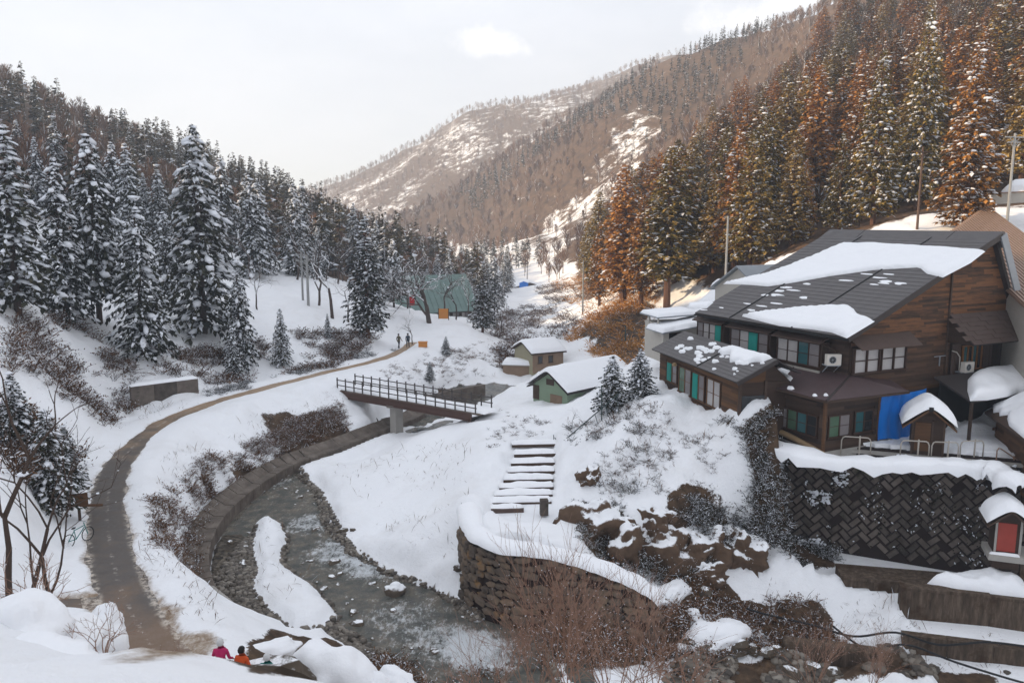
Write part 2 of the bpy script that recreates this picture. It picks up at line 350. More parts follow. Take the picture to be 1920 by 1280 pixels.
PATH_S = spline(PATH, 6)
zW = -3.95
# footing (concrete toe wall) along the outer bend, its water-side edge
TOE_PX = [(428, 1130), (398, 1075), (393, 1020), (420, 962), (474, 912), (550, 866), (630, 838), (710, 806), (775, 782), (800, 768)]
TOE = spline([PZ(x, y, -2.9)[:2] for x, y in TOE_PX], 5)
BEDR_PX = [(800, 775), (730, 806), (680, 832), (620, 862), (560, 888), (600, 925), (628, 985), (665, 1030), (715, 1062), (790, 1088), (850, 1118), (905, 1145), (960, 1128), (1010, 1180), (1060, 1290)]
BEDL_PX = [(940, 1290), (800, 1262), (720, 1235), (640, 1200), (560, 1180), (500, 1200), (455, 1160)]
_bed = [PZ(x, y, -3.8)[:2] for x, y in BEDR_PX + BEDL_PX] 
BED = [p for p in _bed] + [p for p in TOE]
BED2 = [PZ(x, y, -3.6)[:2] for x, y in ((700, 806), (800, 800), (900, 757), (985, 748), (1000, 732), (930, 724), (860, 728), (790, 758), (720, 790))]
ISLAND = spline([PZ(x, y, -3.5)[:2] for x, y in ((482, 970), (520, 968), (538, 1000), (530, 1040), (575, 1075), (612, 1108), (634, 1135), (600, 1160), (545, 1165), (515, 1140), (472, 1100), (478, 1060), (470, 1020), (482, 970))], 4)
LOOP = spline([PZ(x, y, -.1)[:2] for x, y in ((1000, 798), (940, 806), (900, 830), (868, 890), (864, 950), (882, 992), (940, 1022), (1015, 1032))], 6)
# terrace rim / bluff-foot wall line (the wall's crest)
WALLTOP = [(866, 955, -.45), (880, 1000, -.4), (935, 1030, -.5), (1015, 1040, -.55), (1100, 1062, -1.1), (1190, 1098, -1.8), (1235, 1128, -2.5)]
WT = [PZ(*p) for p in WALLTOP]
STEPS_POLY = [PZ(x, y, -.9)[:2] for x, y in ((962, 838), (1042, 838), (1046, 905), (1040, 985), (960, 990), (915, 965), (925, 905))]
CW1 = [PY(1572, 1062, 40.2)[:2], PY(1790, 1100, 39.0)[:2], PY(1930, 1112, 38.2)[:2]]
CW2 = [PY(1686, 1118, 37.4)[:2], PY(1850, 1150, 36.6)[:2], PY(1980, 1175, 35.6)[:2]]
CW3 = [PY(1690, 1195, 35.6)[:2], PY(1860, 1222, 34.6)[:2], PY(1980, 1240, 33.9)[:2]]
def smax(a, b, k): h = np.clip(.5 + .5 * (a - b) / k, 0, 1); return b * (1 - h) + a * h + k * h * (1 - h)
def height(x, y):
    h = tps(x, y); A = {}
    far = sstep(90, 260, np.hypot(x, y - 30))
    nearn = fbm(x, y, 3.2, 4) * .30 + fbm(x, y, 14, 3) * .35 + (fbm(x + 40, y, 1.15, 3) * .22 + (np.abs(fbm(x, y + 70, 1.9, 3)) - .22) * .34) * (1 + .9 * sstep(-1, 2, x - 3) * (y < 60))
    dp = dpoly(x, y, PATH_S); db = dpoly(x, y, BRANCH)
    calm = sstep(.8, 3.5, np.minimum(dp, db))
    flat = sd(x, y, FLAT); calm = calm * (.38 + .62 * sstep(-1, 3, flat))
    h = h + nearn * calm * (1 - far) + far * (fbm(x, y, 60, 5) * 9 + fbm(x + 500, y, 23, 4) * 4) * (.3 + .7 * sstep(200, 500, y))
    # path: a cut of 12 cm in the snow, frayed edges
    wob = fbm(x, y, 1.6, 4) * .28 + np.interp(y, [28, 45, 60, 80], [.14, .3, .48, .55])
    lv = 1 - sstep(1.6, 4.0, dp)
    h = h * (1 - lv) + (.02 + .12 * sstep(1.0, 1.65, dp + wob) + .10 * sstep(1.3, 2.4, dp + wob)) * lv
    inp = 1 - sstep(.75, 1.25, dp + wob)
    h = h * (1 - inp) + (-.10) * inp
    inb = 1 - sstep(.5, 1.0, db + wob); h = h * (1 - inb) + (-.1) * inb
    A['dirt'] = (1 - sstep(.9, 1.9, dp + wob * 1.3)) * .75 + (1 - sstep(.6, 1.3, db + wob)) * .8
    # stream bed
    edge = (fbm(x, y, 2.4, 4) * .55 + fbm(x + 9, y, .8, 3) * .25) * sstep(.4, 2.5, dpoly(x, y, TOE)); wl = wz(y)
    for poly in (BED, BED2):
        s = sd(x, y, poly) + edge
        bank = wl + .12 + (h - wl - .12) * sstep(-.05, 1.0, s); ins = s < 0
        onr = x > np.interp(y, [20, 200], [-60, -60])
        h = np.where(s < 1.0, bank, h)
        bed = wl + .10 - .55 * sstep(-.1, .9, -s) + fbm(x, y, 1.1, 3) * .22
        h = np.where(ins, bed, h)
    sb = sd(x, y, BED); lum = sstep(4.0, .6, np.abs(sb + edge)) * (sb + edge > .15) * (x > -9 + 0 * y); h = h + lum * (fbm(x + 3, y, .85, 3) * .30 + fbm(x, y + 8, 2.0, 2) * .2)
    grav_l = (1 - sstep(2.0, 5.0, dpoly(x, y, TOE))) * sstep(49, 44, y)        # gravel bar along the toe wall
    h = np.where(sb < 0, np.maximum(h, wl - .3 + .55 * grav_l * sstep(0, 1.0, -sb + .8) + fbm(x, y, .9, 3) * .12), h)
    front = inpoly(x, y, [PZ(px, py, -3.8)[:2] for px, py in ((395, 1085), (480, 1080), (520, 1145), (650, 1165), (720, 1210), (780, 1290), (600, 1290), (440, 1180))])
    h = np.where((sb < 0) & front, np.maximum(h, wl + .12 + fbm(x, y, 1.3, 3) * .2), h)
    si = sd(x, y, ISLAND) + fbm(x, y, 1.0, 3) * .3
    h = np.where(si < .1, np.maximum(h, wl + .15 + .55 * sstep(.1, -.7, si) + fbm(x, y, .7, 3) * .15), h)
    A['gravel'] = np.clip(sstep(.15, -.25, np.minimum(sd(x, y, BED), sd(x, y, BED2)) + edge) - sstep(.1, -.15, si), 0, 1)
    # behind the toe wall: ground meets its top
    dt = dpoly(x, y, TOE); left = (sd(x, y, BED) > 0)
    tt = (1 - sstep(.9, 2.2, dt)) * left * (y < 66) * (x < -4); h = h * (1 - tt) + (-3.15) * tt; h = np.where(left & (y < 66) & (x < -4) & (dt < .55), np.minimum(h, -4.0), h)
    # terrace rim drops behind the masonry face (the wall object stands there)
    wpts = [p[:2] for p in WT]
    crest = np.interp(x, [p[0] for p in WT], [p[2] for p in WT]); wy = np.interp(x, [p[0] for p in WT], [p[1] for p in WT])
    zone = (x > WT[0][0] + .3) & (x < WT[-1][0]) & (y < wy + .25) & (y > wy - 7)
    foot = np.interp(x, [-2, 2, 6.5], [-3.6, -3.2, -2.9])
    h = np.where(zone & (sd(x, y, BED) > -.3), np.minimum(h, foot + fbm(x, y, 1.5, 3) * .25), h)
    back = (x > WT[1][0]) & (x < WT[-1][0]) & (y >= wy + .25) & (y < wy + 1.1); h = np.where(back, crest, h)
    inside = (x > WT[0][0]) & (x < 3.4) & (y > wy + .25) & (y < wy + 8); h = np.where(inside, np.minimum(h, crest + .12 + fbm(x, y, 1.5, 3) * .1), h)
    # sunken step garden inside the rim
    st = sd(x, y, STEPS_POLY); ins = sstep(.25, -.25, st)
    ramp = np.interp(y, STEPY, STEPZ); h = h * (1 - ins) + (ramp - .25) * ins
    # inn yard levelled, cut behind the block wall
    sw = (y - np.interp(x, [13, 25.5], [45.6, 41.2]))
    zone = (x > 15.0) & (x < 28.6) & (sw < .95) & (sw > -4.5); base = np.interp(x, [14, 19, 25], [-2.9, -3.8, -4.1])
    h = np.where(zone, np.minimum(h, base + (-sw) * -.12), h)
    zone2 = (x > 14.8) & (x < 29) & (sw >= .95) & (sw < 5); h = np.where(zone2, np.clip(h, 2.1, 2.5), h)
    # lower concrete walls
    l1 = np.interp(x, [p[0] for p in CW1], [p[1] for p in CW1]); l2 = np.interp(x, [p[0] for p in CW2], [p[1] for p in CW2]); l3 = np.interp(x, [p[0] for p in CW3], [p[1] for p in CW3])
    h = np.where((x > CW1[0][0] + .1) & (y < l1 + .45) & (x < 34) & (y > 22), np.minimum(h, -3.85 + fbm(x, y, 2, 3) * .1), h)
    h = np.where((x > CW2[0][0] + .1) & (y < l2 + .14) & (x < 34) & (y > 22), np.minimum(h, -4.45), h)
    h = np.where((x > CW3[0][0] + .1) & (y < l3 + .12) & (x < 34) & (y > 22), np.minimum(h, -5.3 + fbm(x, y, 2, 3) * .2), h)
    return h, A
FLAT = [PZ(x, y, -2.4)[:2] for x, y in ((600, 880), (760, 812), (930, 790), (900, 850), (860, 930), (870, 1040), (760, 1000), (660, 930))]
_sy = [PZ(1000, 838, -.45), PZ(1000, 870, -.6), PZ(1000, 895, -.8), PZ(1000, 925, -1.0), PZ(980, 960, -1.3), PZ(980, 990, -1.5)]
STEPY = [p[1] for p in _sy][::-1]; STEPZ = [p[2] for p in _sy][::-1]
def axis(lo, a, b, hi, fine, growth=1.05):
    xs = list(np.arange(a, b + 1e-6, fine)); s = fine
    while xs[-1] < hi: s = min(s * growth, 22); xs.append(xs[-1] + s)
    s = fine; l = [a]
    while l[-1] > lo: s = min(s * growth, 22); l.append(l[-1] - s)
    return np.array(l[:0:-1] + xs)
GX = axis(-620, -33, 30, 920, .26); GY = axis(-70, 26, 75, 1560, .28, 1.035)
XX, YY = np.meshgrid(GX, GY)
HH, ATT = height(XX, YY)
def H(x, y):
    i = int(np.clip(np.searchsorted(GX, x) - 1, 0, len(GX) - 2)); j = int(np.clip(np.searchsorted(GY, y) - 1, 0, len(GY) - 2))
    u = (x - GX[i]) / (GX[i + 1] - GX[i]); v = (y - GY[j]) / (GY[j + 1] - GY[j])
    return float((HH[j, i] * (1 - u) + HH[j, i + 1] * u) * (1 - v) + (HH[j + 1, i] * (1 - u) + HH[j + 1, i + 1] * u) * v)
def Hv(x, y):
    x, y = np.asarray(x, float), np.asarray(y, float); i = np.clip(np.searchsorted(GX, x) - 1, 0, len(GX) - 2); j = np.clip(np.searchsorted(GY, y) - 1, 0, len(GY) - 2)
    u = (x - GX[i]) / (GX[i + 1] - GX[i]); v = (y - GY[j]) / (GY[j + 1] - GY[j])
    return (HH[j, i] * (1 - u) + HH[j, i + 1] * u) * (1 - v) + (HH[j + 1, i] * (1 - u) + HH[j + 1, i + 1] * u) * v
def hit(px, py, y0=6.0, y1=1300.0):
    a, b, c = ray(px, py); y = y0; prev = y0
    while y < y1:
        if CAMZ + c * y / b < H(a * y / b, y):
            lo, hi = prev, y
            for _ in range(14):
                m = (lo + hi) / 2
                if CAMZ + c * m / b < H(a * m / b, m): hi = m
                else: lo = m
            return Vector((a * hi / b, hi, H(a * hi / b, hi)))
        prev = y; y *= 1.006
    return None
def at(px, y):                                   # ground under a picture column at a distance
    a, b, c = ray(px, 640); x = a * y / b
    return Vector((x, y, H(x, y)))
def hpoly(*px):
    out = []
    for q in px:
        p = hit(*q)
        if p is not None: out.append((p.x, p.y))
    return out
def mask(poly, soft=1.0, jit=.6, js=2.5):
    s = sd(XX, YY, poly) + fbm(XX, YY, js, 4) * jit * 2
    return sstep(soft, -soft, s)
earth = np.zeros(XX.shape); wood = np.zeros(XX.shape)
def paint(arr, poly, v, soft=.5, jit=.6, js=2.5): return np.maximum(arr, mask(poly, soft, jit, js) * v) if len(poly) > 2 else arr
# bare brown earth where the left bank is steepest, above the toe wall
earth = paint(earth, hpoly((330, 985), (372, 940), (440, 888), (500, 850), (560, 815), (640, 790), (655, 812), (560, 850), (480, 890), (410, 945), (378, 1005), (385, 1075), (350, 1060)), .72, .6, .8)
earth = paint(earth, hpoly((500, 785), (560, 770), (640, 762), (660, 790), (560, 830), (520, 840)), .62, .5, .7)
# rock bluff below the inn
earth = paint(earth, hpoly((1085, 960), (1140, 950), (1180, 975), (1250, 955), (1300, 940), (1360, 945), (1415, 920), (1440, 1020), (1420, 1050), (1330, 1085), (1290, 1092), (1180, 1062), (1090, 1025)), 1.0, .6, .8)
earth = paint(earth, hpoly((1300, 800), (1390, 812), (1560, 850), (1570, 1060), (1480, 1045), (1420, 1000), (1420, 900)), .74, .5, .6)
# banks at the lower right
earth = paint(earth, hpoly((1290, 1100), (1350, 1085), (1430, 1130), (1560, 1150), (1580, 1220), (1480, 1240), (1450, 1200), (1380, 1150), (1290, 1150)), 1.0, .4, .4)
earth = paint(earth, hpoly((1290, 1230), (1420, 1235), (1520, 1200), (1700, 1230), (1900, 1270), (1900, 1279), (1250, 1279)), .85, .5, .5)
earth = paint(earth, hpoly((1040, 1110), (1200, 1130), (1290, 1110), (1300, 1200), (1220, 1260), (1000, 1279), (980, 1180)), .8, .5, .5)
earth = paint(earth, hpoly((430, 1225), (520, 1180), (700, 1230), (780, 1279), (420, 1279)), .75, .5, .5)
# red sunlit cutting across the stream
earth = paint(earth, hpoly((1070, 640), (1110, 590), (1180, 560), (1230, 570), (1230, 660), (1160, 690), (1110, 670)), .66, 1.5, 1.0)
earth = paint(earth, hpoly((760, 745), (850, 728), (905, 720), (910, 735), (850, 752)), .8, .4, .4)
# brush covered left slope: patchy
earth = paint(earth, hpoly((0, 640), (130, 620), (240, 690), (260, 760), (150, 850), (0, 870)), .36, 2, 1.5)
earth = paint(earth, hpoly((480, 660), (640, 640), (720, 650), (600, 690), (430, 720)), .34, 1.5, 1.0)
# wooded ground further off
dist = np.hypot(XX, YY - 30)
hill = sstep(70, 130, dist) * np.where(YY > 140, sstep(-3.0, 2.0, HH), sstep(2.0, 9.0, HH))
wood = np.maximum(wood, hill * .63)
wood = np.maximum(wood, sstep(16, 26, XX) * sstep(72, 86, YY + XX * .1) * .72)
m1snow = mask([PY(x, y, d)[:2] for x, y, d in ((1190, 190, 490), (1240, 230, 450), (1210, 330, 400), (1110, 430, 340), (1000, 480, 310), (930, 470, 380), (1010, 400, 440), (1120, 290, 460))], 12, 10, 40)
wood = wood * (1 - .24 * m1snow)
farw = sstep(750, 850, YY); wood = np.where(farw > 0, np.where(YY > 800, .58, wood), wood)
ATT['dirt'] = np.maximum(ATT['dirt'], mask(hpoly((236, 1120), (285, 1110), (345, 1150), (420, 1205), (390, 1240), (270, 1240)), .5, .5, 1.5) * .78)
wood = wood + (YY > 240) * fbm(XX + .4 * YY, YY - .5 * XX, 55, 4) * .15
earth = paint(earth, hpoly((270, 960), (340, 880), (470, 800), (640, 735), (650, 800), (470, 885), (390, 960), (380, 1080), (300, 1050)), .40, 1.2, 1.2)
ATT['earth'] = earth; ATT['wood'] = np.clip(wood, 0, 1)
def ground_mat():
    t = NT('ground'); p = t.pos()
    n1 = t.noise(p, .7, 6, .65); n2 = t.noise(p, 2.6, 5, .7); n3 = t.noise(p, 9, 4, .7)
    nn = t.math('ADD', t.math('MULTIPLY', n2, .6), t.math('MULTIPLY', n3, .4))
    snow = t.mix(n1, (.88, .89, .91), (.92, .925, .935))
    sp = t.step(t.voro(p, 2.3, 'F1', 'Distance'), .10, .03); spm = t.step(t.noise(p, .45, 4, .7), .50, .66); snow = t.mix(t.math('MULTIPLY', sp, t.math('MULTIPLY', spm, .75)), snow, (.16, .11, .075)); snow = t.mix(t.math('MULTIPLY', t.step(t.noise(p, .28, 5, .7), .48, .72), .22), snow, (.62, .585, .55))
    soil = t.ramp(t.noise(p, 1.7, 6, .7), [(.25, (.020, .013, .009)), (.5, (.070, .043, .025)), (.75, (.15, .095, .055))])
    litter = t.ramp(t.noise(p, .35, 6, .7), [(.3, (.055, .033, .020)), (.55, (.13, .078, .045)), (.8, (.19, .12, .07))])
    mud = t.ramp(n2, [(.3, (.20, .135, .085)), (.7, (.46, .36, .26))])
    v = t.voro(p, 4.2, 'F1', 'Color'); vs = t.new('ShaderNodeSeparateColor'); t.l.new(v, vs.inputs[0])
    grav = t.ramp(vs.outputs[0], [(.0, (.035, .030, .024)), (.5, (.10, .082, .062)), (1, (.19, .16, .125))])
    wet = t.noise(p, .5, 3, .6); grav = t.mix(t.step(wet, .45, .6), grav, t.mix(.5, grav, (.05, .035, .022)))
    e = t.attr('earth'); w = t.attr('wood'); d = t.attr('dirt'); g = t.attr('gravel')
    c = t.mix(t.step(t.math('SUBTRACT', t.math('ADD', t.math('MULTIPLY', d, .9), 0.0), nn), -.22, .30), snow, mud)
    c = t.mix(t.step(t.math('SUBTRACT', e, nn), -.06, .06), c, soil)
    wn = t.math('ADD', t.math('MULTIPLY', t.noise(p, .11, 6, .72), .75), t.math('MULTIPLY', n1, .25))
    c = t.mix(t.step(t.math('SUBTRACT', w, wn), -.05, .06), c, litter)
    c = t.mix(t.step(g, .35, .65), c, grav)
    t.col(c); t.rough(.8); t.spec(.2)
    h = t.math('ADD', t.math('MULTIPLY', n2, .5), t.math('MULTIPLY', n3, .3))
    t.bump(t.math('ADD', h, t.math('MULTIPLY', t.voro(p, 4.2), t.math('MULTIPLY', g, 1.2))), .7, .2)
    return t.m
ground_mat()
def build_ground():
    nx, ny = len(GX), len(GY); co = np.stack([XX, YY, HH], -1).reshape(-1, 3)
    i = np.arange(nx * ny).reshape(ny, nx); q = np.stack([i[:-1, :-1], i[:-1, 1:], i[1:, 1:], i[1:, :-1]], -1).reshape(-1, 4)
    me = bpy.data.meshes.new('terrain'); me.vertices.add(len(co)); me.vertices.foreach_set('co', co.ravel())
    me.loops.add(q.size); me.loops.foreach_set('vertex_index', q.ravel()); me.polygons.add(len(q))
    me.polygons.foreach_set('loop_start', np.arange(0, q.size, 4)); me.polygons.foreach_set('use_smooth', np.ones(len(q), bool))
    for k, a in ATT.items():
        at_ = me.attributes.new(k, 'FLOAT', 'POINT'); at_.data.foreach_set('value', np.asarray(a, np.float32).ravel())
    me.materials.append(MAT['ground']); me.update(calc_edges=True); me.validate()
    return tag(inst('terrain', me), 'snow covered valley ground with wooded hillsides', kind='structure')
build_ground()
# path surface: one strip of wet worn tarmac lying in the cut
def path_mat():
    t = NT('tarmac'); p = t.pos(); n = t.noise(p, 1.3, 6, .7)
    c = t.ramp(n, [(.3, (.060, .048, .040)), (.55, (.095, .078, .065)), (.75, (.155, .118, .085))])
    dn = t.noise(p, .33, 5, .7); far = t.new('ShaderNodeSeparateXYZ'); t.l.new(p, far.inputs[0])
    dry = t.step(t.math('ADD', t.math('MULTIPLY', far.outputs['Y'], .02), dn), 1.45, 1.9)
    nearm = t.step(t.math('ADD', t.math('MULTIPLY', far.outputs['Y'], -.09), dn), -2.35, -1.95); c = t.mix(dry, c, (.33, .22, .13)); c = t.mix(t.math('MULTIPLY', nearm, .8), c, (.20, .125, .075)); ac = t.attr('across'); sl = t.math('ADD', t.math('MULTIPLY', t.step(t.math('ABSOLUTE', t.math('SUBTRACT', ac, .30)), .10, .28), .30), t.noise(p, 1.9, 6, .75)); slush = t.math('MULTIPLY', t.step(sl, .80, .92), .55)
    c = t.mix(slush, c, (.48, .43, .38)); c = t.mix(t.math('MULTIPLY', t.step(ac, .42, .62), t.step(t.noise(p, 2.4, 5, .75), .45, .6)), c, (.55, .48, .40))
    t.col(c); t.rough(t.ramp(n, [(.3, .35), (.7, .8)])); t.bump(t.noise(p, 22, 4, .7), .4, .03); return t.m
path_mat()
def strip(name, pts, w, z, m, label):
    mb = MB(); n = len(pts); vs = []; fs = []
    for k, (x, y) in enumerate(pts):
        a = np.array(pts[max(k - 1, 0)]); b = np.array(pts[min(k + 1, n - 1)]); d = (b - a) / (np.hypot(*(b - a)) + 1e-9); nr = np.array((-d[1], d[0]))
        for j in range(5): q = np.array((x, y)) + nr * w * (j / 2 - 1); vs.append((q[0], q[1], z + .02 * (1 - abs(j / 2 - 1)) + .006 * k % .01))
    for k in range(n - 1):
        for j in range(4): fs.append((k * 5 + j, k * 5 + j + 1, k * 5 + j + 6, k * 5 + j + 5))
    mb.add(vs, fs); o = mb.build(name, m, smooth=True, fix=False); ua = o.data.attributes.new('across', 'FLOAT', 'POINT'); ua.data.foreach_set('value', [abs(j / 2 - 1) for k in range(n) for j in range(5)]); return tag(o, label, kind='structure')
strip('path', PATH_S, 1.5, 0.0, MAT['tarmac'], 'wet tarmac path curving along the stream')
strip('side_path', spline(BRANCH, 5), 1.1, -.035, MAT['tarmac'], 'short brown side path joining the main path')
# stream
def water_mat():
    t = NT('water'); p = t.pos(); s = t.mapping(p, (1, 1, .2)); n = t.noise(s, 1.1, 6, .7); n2 = t.noise(t.mapping(p, (1.0, .45, .2)), 5.5, 6, .78)
    big = t.noise(s, .22, 4, .6)
    c = t.ramp(n, [(.28, (.065, .070, .064)), (.45, (.125, .126, .11)), (.6, (.20, .17, .13)), (.78, (.27, .21, .15))])
    sx = t.new('ShaderNodeSeparateXYZ'); t.l.new(p, sx.inputs[0])
    def patch(x, y, r):
        dx = t.math('SUBTRACT', sx.outputs['X'], x); dy = t.math('SUBTRACT', sx.outputs['Y'], y)
        return t.step(t.math('SQRT', t.math('ADD', t.math('MULTIPLY', dx, dx), t.math('MULTIPLY', dy, dy))), r, r * .2)
    pw = 0.0
    for (px, py, r, k) in ((905, 1215, 2.4, .20), (880, 1190, 2.0, .10), (650, 1030, 3.2, .15), (700, 1060, 2.5, .15), (500, 905, 2.6, .14), (585, 980, 2.5, .13), (760, 1150, 3, .08), (820, 1200, 3, .08)):
        q = PZ(px, py, zW); pw = t.math('ADD', pw, t.math('MULTIPLY', patch(q[0], q[1], r), k))
    fo = t.math('ADD', t.math('ADD', t.math('MULTIPLY', n2, .55), t.math('MULTIPLY', n, .45)), pw)
    f = t.step(fo, .53, .74)
    t.col(t.mix(f, c, (.74, .77, .79))); t.rough(t.math('ADD', t.math('MULTIPLY', f, .5), .12)); t.b.inputs['IOR'].default_value = 1.33
    t.b.inputs['Specular IOR Level'].default_value = .6
    t.bump(t.math('ADD', n2, t.math('MULTIPLY', t.noise(s, 13, 4, .7), .35)), .8, .22); return t.m
water_mat()
def river():
    mb = MB(); xs = np.arange(-24, 16, .5); ys = np.arange(27, 112, .6); vs = []; fs = []
    for y in ys:
        for x in xs: vs.append((x, y, float(wz(y)) + .02 * math.sin(x * 3 + y * 2)))
    n = len(xs); XG, YG = np.meshgrid(xs, ys); ok = (np.minimum(sd(XG, YG, BED), sd(XG, YG, BED2)) < 1.3) | (YG > 92)
    for j in range(len(ys) - 1):
        for i in range(n - 1):
            if ok[j, i] and min(H(xs[i], ys[j]), H(xs[i + 1], ys[j + 1]), H(xs[i + 1], ys[j]), H(xs[i], ys[j + 1])) < wz(ys[j]) + .12: fs.append((j * n + i, j * n + i + 1, (j + 1) * n + i + 1, (j + 1) * n + i))
    mb.add(vs, fs); o = mb.build('river', MAT['water'], smooth=True, fix=False); tag(o, 'shallow grey mountain stream with small rapids', kind='structure')
river()
# ---------------------------------------------------------------- building materials
def wood_mat(name, dark, light, island=.5, scale=1.2, top_tone=None, stretch=(.6, .6, 7)):
    t = NT(name); g = t.new('ShaderNodeNewGeometry'); o = t.coord('Object'); n = t.noise(t.mapping(o, stretch), scale, 6, .7)
    n2 = t.noise(t.mapping(o, (1, 1, 5)), 9, 4, .7)
    f = t.math('ADD', t.math('MULTIPLY', n, 1 - island), t.math('MULTIPLY', g.outputs['Random Per Island'], island))
    f = t.math('ADD', t.math('MULTIPLY', f, .8), t.math('MULTIPLY', n2, .2))
    c = t.ramp(f, [(.25, dark), (.55, [(a + b) / 2 for a, b in zip(dark, light)]), (.8, light)])
    if top_tone:  # warmer board colour, growing stronger towards the top of the wall
        zc = t.new('ShaderNodeSeparateXYZ'); t.l.new(o, zc.inputs[0])
        k = t.math('MULTIPLY', t.step(zc.outputs['Z'], top_tone[0], top_tone[1]), t.step(t.math('ADD', t.math('MULTIPLY', n, .72), t.math('MULTIPLY', g.outputs['Random Per Island'], .28)), .34, .70)); c = t.mix(k, c, t.mix(n2, top_tone[2], [x * .35 for x in top_tone[2]]))
    t.col(c); t.rough(.75); t.spec(.25); t.bump(t.noise(t.mapping(o, (1, 1, 8)), 14, 4, .7), .35, .02); return t.m
wood_mat('board', (.024, .015, .011), (.125, .068, .040), island=.3, top_tone=(6.8, 9.2, (.27, .118, .048)))
wood_mat('board_dark', (.018, .012, .010), (.085, .050, .033))
wood_mat('board_warm', (.045, .024, .013), (.17, .082, .036))
wood_mat('timber', (.030, .020, .015), (.105, .064, .043))
plain('plaster', (.32, .22, .12), .9, .3, 1.5, .3); plain('concrete_pale', (.34, .32, .29), .85, .25, 1.2, .25)
plain('roof_dark', (.105, .096, .094), .6, .35, 1.5, .2, stretch=(1, 1, 6)); plain('roof_edge', (.036, .028, .026), .6, .2); plain('roof_purple', (.075, .048, .048), .45, .3, 2)
plain('shingle_brown', (.085, .056, .045), .7, .3, 1.0); plain('grey_metal', (.26, .28, .30), .45, .15, .8); plain('white_plastic', (.62, .58, .52), .5, .08, 3)
plain('pane_white', (.40, .38, .37), .25, .2, 1.2, spec=.5); plain('pane_grey', (.20, .18, .18), .22, .2, 1.5, spec=.5); plain('pane_dark', (.020, .022, .024), .12, .3, 1.5, spec=.5)
plain('pane_teal', (.030, .10, .11), .15, .4, 1.2, spec=.5); plain('pane_green', (.07, .13, .08), .15, .4, 1.2, spec=.5); plain('turquoise', (.005, .24, .20), .6, .15, 3); plain('frame_brown', (.045, .022, .014), .6, .25, 3); plain('frame_orange', (.24, .10, .03), .6, .2, 3)
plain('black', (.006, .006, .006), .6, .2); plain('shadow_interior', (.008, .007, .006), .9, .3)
plain('cream', (.46, .43, .38), .8, .12, 2); plain('sage', (.22, .29, .20), .7, .12, 1.5); plain('beige', (.33, .30, .20), .8, .12, 1.5); plain('brick_tan', (.22, .15, .10), .85, .25, 2); plain('green_roof', (.15, .22, .20), .55, .3, .8)
def tarp_mat():
    t = NT('tarp'); o = t.coord(); n = t.noise(o, 2, 4, .6); t.col(t.mix(n, (.0, .13, .50), (.0, .20, .68))); t.rough(.35); t.spec(.4); return t.m
tarp_mat()
def corr_mat():
    t = NT('corrugated'); o = t.coord(); n = t.noise(o, .8, 4, .6); t.col(t.mix(n, (.20, .125, .085), (.30, .20, .145))); t.rough(.55); return t.m
corr_mat()

# ---------------------------------------------------------------- shared builders
def snow_pad(name, poly, M4, thick=.3, er=.35, res=.18, parent=None, rough=.25, seed=0, top=None, ns=1.0):
    """a rounded slab of settled snow on a plane: poly in plane units, M4 places the plane"""
    P = np.array(poly); x0, y0 = P.min(0) - res; x1, y1 = P.max(0) + res
    gx = np.arange(x0, x1 + res, res); gy = np.arange(y0, y1 + res, res); X, Y = np.meshgrid(gx, gy)
    s = sd(X, Y, [tuple(p) for p in poly]); e = .05
    gxx = (sd(X + e, Y, poly) - sd(X - e, Y, poly)) / (2 * e); gyy = (sd(X, Y + e, poly) - sd(X, Y - e, poly)) / (2 * e)
    gl = np.hypot(gxx, gyy) + 1e-6; out = s > 0
    Xs = np.where(out, X - s * gxx / gl, X); Ys = np.where(out, Y - s * gyy / gl, Y); d = np.where(out, 0, -s)
    k = np.clip(d / er, 0, 1); z = thick * np.sqrt(np.clip(1 - (1 - k) ** 2, 0, 1)) * (1 + rough * fbm(Xs + seed * 7.3, Ys + seed * 3.1, 2.2 * ns, 4)) + .03 * (k > 0) * fbm(Xs + seed, Ys, .5, 2)
    if top: z = z * top(Xs, Ys)
    idx = -np.ones(X.shape, int); vs = []; fs = []; keep = s < res * 1.45
    for j in range(X.shape[0]):
        for i in range(X.shape[1]):
            if keep[j, i]: idx[j, i] = len(vs); vs.append(M4 @ Vector((Xs[j, i], Ys[j, i], max(z[j, i], 0.0))))
    for j in range(X.shape[0] - 1):
        for i in range(X.shape[1] - 1):
            q = (idx[j, i], idx[j, i + 1], idx[j + 1, i + 1], idx[j + 1, i])
            if min(q) >= 0 and min(s[j, i], s[j, i + 1], s[j + 1, i + 1], s[j + 1, i]) < 0: fs.append(q)
    used = sorted({i for f in fs for i in f}); mp = {a: b for b, a in enumerate(used)}
    mb = MB(); mb.add([vs[i] for i in used], [tuple(mp[i] for i in f) for f in fs])
    return mb.build(name, MAT['snow'], parent, smooth=True, fix=False)
def plane_m(o, ux, uy):
    ux, uy = Vector(ux).normalized(), Vector(uy).normalized(); n = ux.cross(uy).normalized()
    return Matrix(((ux.x, uy.x, n.x, o[0]), (ux.y, uy.y, n.y, o[1]), (ux.z, uy.z, n.z, o[2]), (0, 0, 0, 1)))
